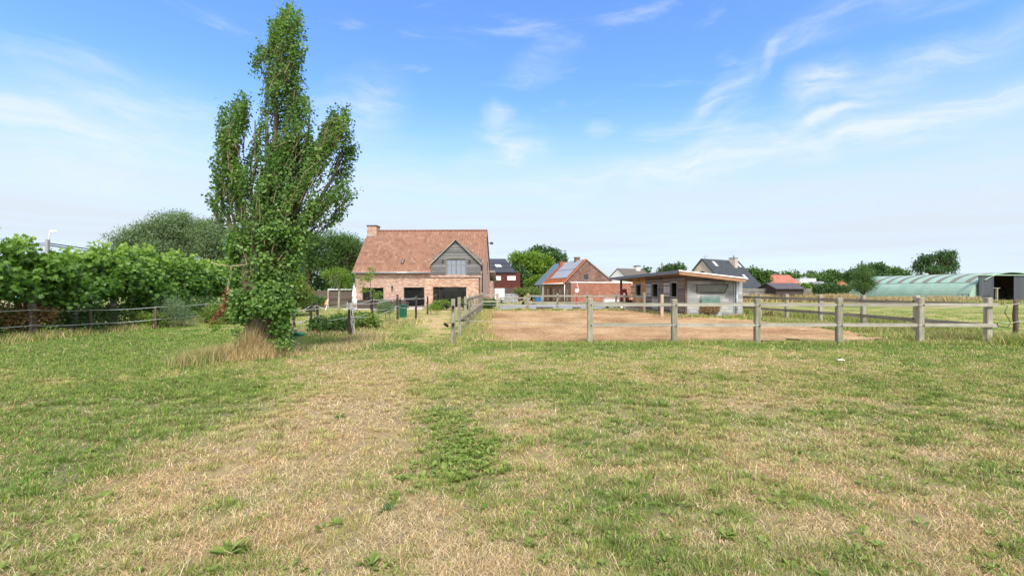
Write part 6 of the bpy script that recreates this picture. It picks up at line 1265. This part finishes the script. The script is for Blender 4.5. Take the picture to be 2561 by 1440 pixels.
# piles of dry litter by the right side fence
for px, py, rx, h_, lab in ((1930, 793, 26, .30, 'low pile of dry straw and soil behind the side fence near the stable'), (2010, 800, 22, .22, 'small second pile of dry soil in the gap between side fence posts'), (2380, 830, 60, .16, 'scattered dry manure heap by the near corner of the side fence')):
    d = D(py); n = 2600; t = thing('straw_pile', lab, 'straw pile', (X(px, d), d, 0)); a = rng.uniform(0, 6.28, n); r = rng.random(n)**.6; hh = h_*(1-r**1.5)
    pts = np.stack([X(px, d)+r*rx/F*d*np.cos(a), d+r*.6*rx/F*d*np.sin(a), hh*rng.random(n)**.3+.01], 1); leaves('straw', pts, unit(rng.normal(size=(n, 3))*np.array([1, 1, .35])), unit(rng.normal(size=(n, 3))+np.array([0, 0, 1])), rng.uniform(.08, .16, n), rng.random(n), 'long', leafmat('manure_straw', (.10, .06, .03), (.25, .16, .09), (.42, .31, .18), .1), t)
# hay in the feeder
n = 3600; pts = np.stack([rng.uniform(FC0+.02, FC1-.02, n), rng.uniform(-.42, -.02, n), rng.uniform(0, 1, n)], 1); uc = (FC0+FC1)/2; hw = (FC1-FC0)/2
bul = np.sqrt(np.clip(1-((pts[:, 0]-uc)/hw)**2, 0, 1)); zb2, zt2 = SF.z(1777, 784, -.2), SF.z(1777, 765, -.2); zc = (zb2+zt2)/2+.06
zz = zc+(zt2-zb2)*.55*(pts[:, 2]*2-1)*bul**.6; yv = -.05-(.28*bul*np.sqrt(np.clip(1-(pts[:, 2]*2-1)**2, 0, 1)))*rng.random(n)**.3
WP = np.array([SF.p(pts[i, 0], yv[i], zz[i]) for i in range(n)]); t = thing('hay_bundle', 'bulging bundle of brown hay hanging under the green feeder', 'hay', tuple(SF.p(uc, -.2, zb2)))
leaves('hay', WP, unit(rng.normal(size=(n, 3))*np.array([1, .6, .6])), unit(rng.normal(size=(n, 3))+np.array([0, -1, .3])), rng.uniform(.08, .17, n), rng.random(n), 'long', leafmat('hay', (.16, .09, .04), (.32, .20, .10), (.48, .34, .18), .15), t)

# ------------------------------------------------------------------ grass
GREEN = np.array([(.12, .21, .035), (.20, .29, .05), (.29, .35, .075), (.38, .39, .11)]); STRAW = np.array([(.62, .48, .27), (.70, .57, .36), (.54, .37, .20), (.45, .34, .19), (.66, .46, .24)])
def in_arena(x, y):
    xr_ = np.interp(y, [13.2, 15.2, 20, 23.7, 25.4, 32.6], [10.6, 11.7, 11.9, 11.0, 9.15, 8.7]); xl_ = np.interp(y, [13.2, 17, 24, 32.3], [-.85, -1.35, -1.75, -2.0])
    j = (fbm(x*1.7, y*1.7, 4)-.5)*.9
    return (y > 13.2+j*.5) & (y < 32.4) & (x > xl_+j) & (x < xr_+j)
def near_box(x, y): return ((x > -13.5) & (x < -1.9) & (y > 34.2)) | ((x > 9.3) & (x < 13.4) & (y > 25.6)) | ((y > 34.4) & (x > -1.6) & (x < 9.5))
def blades(name, label, x, y, h, lean, w_, col, trans=.25, curl=.5, dirx=None):
    n = len(x); z = gz(x, y)-.01; a = rng.uniform(0, 2*math.pi, n); dx, dy = np.cos(a), np.sin(a)
    b = rng.uniform(0, 2*math.pi, n); lx, ly = np.cos(b)*lean, np.sin(b)*lean
    if dirx is not None: lx = lx*.5+dirx
    wx, wy = dx*w_/2, dy*w_/2; m1 = .5
    P0 = np.stack([x-wx, y-wy, z], 1); P1 = np.stack([x+wx, y+wy, z], 1)
    hx, hy = lx*h, ly*h
    P2 = np.stack([x+hx*m1*.7-wx*.8, y+hy*m1*.7-wy*.8, z+h*m1*np.sqrt(np.clip(1-lean**2*.5, .05, 1))], 1); P3 = np.stack([x+hx*m1*.7+wx*.8, y+hy*m1*.7+wy*.8, P2[:, 2]], 1)
    P4 = np.stack([x+hx, y+hy, z+h*np.sqrt(np.clip(1-lean**2*.85, .02, 1))*(1-.15*curl*lean)], 1)
    V = np.stack([P0, P1, P2, P3, P4], 1).reshape(-1, 3); T = np.array([(0, 1, 3), (0, 3, 2), (2, 3, 4)]); Fc = (T[None]+np.arange(n)[:, None, None]*5).reshape(-1, 3)
    c5 = np.repeat(col[:, None, :], 5, axis=1).copy(); c5[:, 4] = c5[:, 4]*.6+np.array([.46, .37, .19])*.4
    o = mesh_np(name, V, Fc, M['blade'], cols=c5.reshape(-1, 3)); return tag(o, label, kind='stuff')
M['blade'] = colmat('grass_blade')
def sample(n, y0, y1, xl=-1.16, xr=1.16, pw=1.0):
    """more points near the camera: even cover of the view"""
    t = rng.random(n); y = 1/(1/y1+(1/y0-1/y1)*t) if pw == 1 else y0*(y1/y0)**t
    x = rng.uniform(-1, 1, n)*(1.16*y+2.2); return x, y
# thatch: lying straw
def pick(tab, n, lo=.8, hi=1.2): return tab[rng.integers(0, len(tab), n)]*rng.uniform(lo, hi, n)[:, None]
x, y = sample(330000, 1.8, 13.5); k = ~in_arena(x, y) & (rng.random(len(x)) < (.22+.9*dryness(x, y))*np.clip((fbm(x*3.6+11, y*3.6+77, 3)-.30)*6, .12, 1)); x, y = x[k], y[k]; n = len(x)
dd = dryness(x, y); col = pick(STRAW, n, .75, 1.15); red = fbm(x*1.1+7, y*1.1+70, 3)[:, None]; col = col*(1+(red-.5)*np.array([.2, -.2, -.4])*.8)
blades('straw_thatch', 'dry straw lying over the paddock', x, y, rng.uniform(.03, .075, n)*np.clip(.7+y*.05, .7, 1.3), rng.uniform(.75, 1.15, n), .0011*np.maximum(y, 2.2)+.0008, col)
# short standing grass in tufts
def tuft_grass(ntuft, per, y0, y1, hmin, hmax, wk, label, gbias=0., sel=None, rad=.055, name='grass'):
    tx_, ty_ = sample(ntuft, y0, y1); k = ~in_arena(tx_, ty_) & ~near_box(tx_, ty_)
    if sel is not None: k &= sel(tx_, ty_)
    tx_, ty_ = tx_[k], ty_[k]; d = dryness(tx_, ty_); k = rng.random(len(tx_)) < (1.1-d*.72); tx_, ty_, d = tx_[k], ty_[k], d[k]
    m_ = len(tx_); ii = np.repeat(np.arange(m_), per); r_ = rad*(.35+.9*rng.random(m_)**1.5)*(1+ty_*.07); x = tx_[ii]+rng.normal(size=m_*per)*r_[ii]; y = ty_[ii]+rng.normal(size=m_*per)*r_[ii]
    hh = rng.uniform(hmin, hmax, m_)*(1.15-.55*d); h = hh[ii]*rng.uniform(.5, 1.1, m_*per)
    ci = np.clip((d*3.2+rng.random(m_)*1.9-.2).astype(int), 0, 3); base = GREEN[ci]*rng.uniform(.8, 1.25, m_)[:, None]; col = base[ii]*rng.uniform(.75, 1.25, m_*per)[:, None]
    df = np.clip(d[ii]*1.05-.12+gbias+rng.normal(size=m_*per)*.2, 0, 1); sw = rng.random(m_*per) < df*.72; col[sw] = pick(STRAW, int(sw.sum()), .7, 1.05)*.92
    yel = np.clip(d[ii], 0, 1)[:, None]; col = col*(1-yel*.35)+np.array([.30, .27, .07])*yel*.35
    rk_ = np.hypot(x-tx_[ii], y-ty_[ii])/np.maximum(r_[ii], .01); return blades(name, label, x, y, h, np.clip(.2+.35*rk_*rng.random(m_*per)*1.4, 0, .95), wk*np.maximum(y, 2.4)+.0012, col)
tuft_grass(24000, 13, 1.8, 7.0, .02, .055, .0010, 'short tufted grass of the near paddock')
tuft_grass(33000, 9, 6.5, 15, .03, .075, .0010, 'short tufted grass of the middle paddock')
tuft_grass(15000, 5, 14.5, 34, .03, .07, .0011, 'mown lawn grass further back')
# distinct tussocks with flat straw and soil between them
def tussocks(nt_, per, y0, y1, h0, h1, r0, r1, label, wk):
    yy = np.sqrt(rng.uniform(y0*y0, y1*y1, nt_)); xx = rng.uniform(-1, 1, nt_)*(1.16*yy+2.2); d = dryness(xx, yy)
    k = ~in_arena(xx, yy) & ~near_box(xx, yy) & (rng.random(nt_) < 1.0-.5*np.clip(d, 0, 1)**1.3); xx, yy, d = xx[k], yy[k], d[k]; m_ = len(xx)
    R = rng.uniform(r0, r1, m_)*(.6+.8*rng.random(m_)); nb = np.maximum(6, (per*(R/r1)).astype(int)); ii = np.repeat(np.arange(m_), nb); n = len(ii)
    a = rng.uniform(0, 6.283, n); rr = rng.random(n)**.6; x = xx[ii]+np.cos(a)*rr*R[ii]*1.25; y = yy[ii]+np.sin(a)*rr*R[ii]
    hh = rng.uniform(h0, h1, m_)*(1.15-.4*d); h = hh[ii]*rng.uniform(.6, 1.1, n)*(1.1-.45*rr)
    tone = np.clip(d*.9+rng.random(m_)*.5-.1, 0, 1); base = GREEN[0]*(1-tone)[:, None]*1.15+GREEN[3]*tone[:, None]; base = base*rng.uniform(.7, 1.25, m_)[:, None]
    col = base[ii]*rng.uniform(.75, 1.3, n)[:, None]; sw = rng.random(n) < (.10+.5*d[ii]+.2*(rr > .8)); col[sw] = pick(STRAW, int(sw.sum()), .65, 1.05)
    z = gz(x, y)-.01; hd = np.stack([np.cos(a), np.sin(a)], 1)*(.25+.7*rr)[:, None]*rng.uniform(.5, 1.2, n)[:, None]; w_ = wk*np.maximum(y, 2.4)+.0012
    pa = rng.uniform(0, 6.283, n); wx, wy = np.cos(pa)*w_/2, np.sin(pa)*w_/2; hx, hy = hd[:, 0]*h, hd[:, 1]*h; ht = h*np.sqrt(np.clip(1-(hd**2).sum(1)*.7, .08, 1))
    P0 = np.stack([x-wx, y-wy, z], 1); P1 = np.stack([x+wx, y+wy, z], 1); P2 = np.stack([x+hx*.4-wx*.8, y+hy*.4-wy*.8, z+ht*.62], 1); P3 = np.stack([x+hx*.4+wx*.8, y+hy*.4+wy*.8, z+ht*.62], 1); P4 = np.stack([x+hx*1.1, y+hy*1.1, z+ht*.95], 1)
    V = np.stack([P0, P1, P2, P3, P4], 1).reshape(-1, 3); T = np.array([(0, 1, 3), (0, 3, 2), (2, 3, 4)]); Fc = (T[None]+np.arange(n)[:, None, None]*5).reshape(-1, 3)
    c5 = np.repeat(col[:, None, :], 5, axis=1); c5[:, :2] = c5[:, :2]*.75+np.array([.30, .22, .12])*.25
    return tag(mesh_np('grass', V, Fc, M['blade'], cols=c5.reshape(-1, 3)), label, kind='stuff')
tussocks(5600, 85, 1.8, 8.5, .04, .085, .035, .085, 'separate grass tussocks of the near paddock', .0010)
tussocks(4600, 30, 8, 16, .04, .09, .05, .13, 'grass tussocks further back in the paddock', .0010)
# long bleached stalks
n = 2600; x, y = sample(n, 2.15, 8); k = rng.random(n) < dryness(x, y); x, y = x[k], y[k]; n = len(x)
blades('straw_stalks', 'long bleached stalks lying loose on the sward', x, y, rng.uniform(.08, .20, n), rng.uniform(.97, 1.16, n), np.full(n, .0028), pick(np.array([(.70, .58, .38), (.62, .50, .30)]), n))
# taller greener fringe under the near fence and along other edges
def line_grass(pts, n, spread, h0, h1, label, straw=.15, wk=.0010, name='grass', dirx=None, lean=.5, green=None):
    A_ = np.array(pts); seg = np.hypot(*np.diff(A_, axis=0).T); cum = np.r_[0, np.cumsum(seg)]; s = rng.random(n)*cum[-1]
    x = np.interp(s, cum, A_[:, 0]); y = np.interp(s, cum, A_[:, 1]); cl = fbm(x*1.3+3, y*1.3+8, 3); x = x+rng.normal(size=n)*spread; y = y+rng.normal(size=n)*spread
    k = (rng.random(n) < np.clip((cl-.22)*2.2, .05, 1)) & (y > 1.5); x, y, cl = x[k], y[k], cl[k]; n = len(x)
    col = pick(GREEN if green is None else green, n, .75, 1.2); sw = rng.random(n) < straw; col[sw] = pick(STRAW, int(sw.sum()), .7, 1.1)
    return blades(name, label, x, y, rng.uniform(h0, h1, n)*(.5+cl), rng.uniform(.1, lean, n)+.1, wk*np.maximum(y, 2)+.001, col, dirx=dirx)
line_grass([(-1.6, 12.6), (2.2, 12.85), (13.6, 12.9)], 20000, .22, .04, .13, 'lush green fringe under the front board fence', .12)
line_grass([(13.6, 12.6), (17, 12.8)], 12000, .3, .12, .40, 'tall weeds at the right corner of the fence', .15)
line_grass([(12.0, 14.2), (13.6, 14.0), (12.6, 19), (12.7, 24)], 26000, .4, .08, .28, 'rough grass along the side fence', .2)
line_grass([(14.6, 14.5), (14.5, 19), (14.6, 26), (14.5, 30)], 26000, .35, .15, .5, 'tall weeds beyond the side fence', .08)
line_grass([(-.9, 13.3), (-1.4, 17), (-1.8, 24), (-2.0, 33)], 12000, .32, .05, .20, 'green fringe along the left edge of the sand', .3)
line_grass([(-2, 33.4), (9, 33.4), (9.1, 25.2), (13, 25.2)], 16000, .22, .06, .22, 'grass strip behind the arena and around the stable', .35)
line_grass([(-14.3, 11.5), (-14.4, 32)], 22000, .3, .05, .30, 'rough grass under the wire fence', .3)
line_grass([(-7.6, 16.6), (-6.3, 15.3), (-5.4, 18), (-4.8, 22)], 13000, .45, .06, .22, 'tall dry and green grass around the garden stakes', .5)
line_grass([(X(790, 10.9), 10.9), (X(850, 11.4), 11.4), (X(900, 13), 13.5), (X(930, 15), 15)], 9000, .3, .05, .20, 'dry seeding grass between poplar and stakes', .62)
pale = np.array([(.55, .45, .26), (.48, .38, .20), (.40, .33, .14), (.30, .30, .10)])
line_grass([(X(1990, 57), 57), (X(2120, 55), 55), (X(2300, 54), 54), (X(2440, 53), 53)], 30000, .7, .35, .85, 'pale tall dry grass in front of the hangar', .35, .0012, 'tall_grass', lean=.6, green=pale)
line_grass([(X(1860, 56), 56), (X(1930, 57), 57), (X(2040, 56), 56), (X(2135, 55), 55)], 26000, .5, .5, 1.1, 'pale tall dry grass before the distant fence', .45, .0012, 'tall_grass', lean=.5, green=pale)
line_grass([(X(2440, 50), 50), (X(2700, 48), 48)], 9000, .8, .2, .45, 'green grass before the hangar doors', .2, .0012, 'tall_grass')
# dry clump at the poplar foot, blown to the right
n = 7500; a = rng.uniform(0, 6.283, n); r = rng.random(n)**.85*(.75+.5*fbm(np.cos(a)*2+5, np.sin(a)*2+5, 2)); x = X(650, TD)+r*.82*np.cos(a); y = TD-.28+r*.62*np.sin(a); y = np.where(y > TD+.2, TD-.3-rng.random(n)*.5, y)
col = pick(np.array([(.66, .50, .27), (.58, .43, .22), (.72, .58, .36), (.50, .36, .18), (.32, .32, .10)]), n, .8, 1.2)
blades('dry_grass', 'long dry brown grass heaped at the foot of the poplar', x, y, rng.uniform(.18, .66, n)*(1.15-.7*r)*(.5+fbm(x*5, y*5, 2)), rng.uniform(.2, 1.05, n), np.full(n, .0065), col, dirx=.22)
n = 5000; x = X(560, TD)+rng.normal(size=n)*.22; y = TD-.5+rng.normal(size=n)*.3; col = pick(GREEN, n, .6, 1.0); sw = rng.random(n) < .35; col[sw] = pick(STRAW, int(sw.sum()), .7, 1)
blades('grass', 'dull green weeds left of the poplar foot', x, y, rng.uniform(.12, .38, n), rng.uniform(.1, .6, n), np.full(n, .008), col)
# broad-leaved weeds
def rosettes(pts, label, name, r0, r1, nl, mat='mixed', as_thing=None):
    P_, U_, N_, S_, T_ = [], [], [], [], []
    for x, y in pts:
        m_ = rng.integers(nl[0], nl[1]); a = rng.uniform(0, 6.283, m_); e = rng.uniform(.1, .8, m_); R = rng.uniform(r0, r1)
        P_.append(np.stack([x+.01*np.cos(a), y+.01*np.sin(a), np.full(m_, float(gz(x, y))+.004)], 1)); U_.append(np.stack([np.cos(a)*np.cos(e), np.sin(a)*np.cos(e), np.sin(e)], 1))
        N_.append(np.stack([-np.cos(a)*np.sin(e), -np.sin(a)*np.sin(e), np.cos(e)], 1)+rng.normal(size=(m_, 3))*.15); S_.append(R*rng.uniform(.6, 1.1, m_)); T_.append(rng.uniform(.2, .9, m_)*np.ones(m_))
    if as_thing:
        o = leaves(name, cat_(P_), cat_(U_), unit(cat_(N_)), cat_(S_)*1.15, cat_(T_), 'long', LM[mat], None); return tag(o, label, as_thing)
    return tag(leaves(name, cat_(P_), cat_(U_), unit(cat_(N_)), cat_(S_), cat_(T_), 'diamond', LM[mat], None), label, kind='stuff')
wx, wy = sample(2600, 2.2, 11, -1.1, 1.1); k = (rng.random(len(wx)) > dryness(wx, wy)*1.25) & (fbm(wx*.8+60, wy*.8, 3) > .47); rosettes(list(zip(wx[k], wy[k])), 'small broad-leaved weeds scattered in the grass', 'broadleaf_weeds', .02, .05, (5, 10))
pt = []
for px, py, rx, ry, n in ((1130, 1090, 70, 50, 120), (1200, 1120, 60, 40, 70), (1150, 1160, 50, 40, 60), (1090, 1050, 60, 30, 50), (1350, 960, 110, 25, 110), (1240, 1180, 70, 30, 30), (1060, 1190, 60, 40, 30)):
    for _ in range(n): qx, qy = px+rng.normal()*rx*.6, py+rng.normal()*ry*.6; d = D(qy); pt.append((X(qx, d), d))
rosettes(pt, 'patch of bright low broad-leaved weeds in the middle of the paddock', 'broadleaf_weeds', .02, .055, (6, 12))
for px, py, r, lab in ((857, 1047, .13, 'dark green weed rosette alone in the orange dry patch'), (575, 1385, .17, 'long leaved dock weed near the bottom left'), (990, 1245, .10, 'pale green weed rosette below the middle weed patch'), (980, 1275, .09, 'dull dark weed right under the pale rosette'),
                   (830, 1320, .12, 'bright dock weed in short grass left of centre near the bottom'), (930, 1405, .13, 'leafy green weed cluster at the bottom edge left of centre'), (1268, 1172, .09, 'round dark weed at the lower right of the weed patch'), (1470, 1115, .10, 'grassy dark tuft right of the weed patch'),
                   (2082, 1038, .12, 'light green dock weed on the right of the paddock'), (1680, 1345, .11, 'green weed in straw near the bottom right of centre'), (1362, 1400, .08, 'small two leaved plant at the bottom centre'), (100, 1015, .16, 'tall loose green grass tuft in the left meadow'), (1820, 1340, .12, 'grey green tuft right of centre near the bottom'), (1600, 1345, .08, 'small bright weed beside a bare spot near the bottom')):
    d = D(py); rosettes([(X(px, d)+rng.normal()*.022, d+rng.normal()*.022) for _ in range(4)], lab, 'dock_weed', r*.3, r*.6, (7, 11), 'mid' if 'dark' in lab or 'dull' in lab else 'mixed', 'weed')
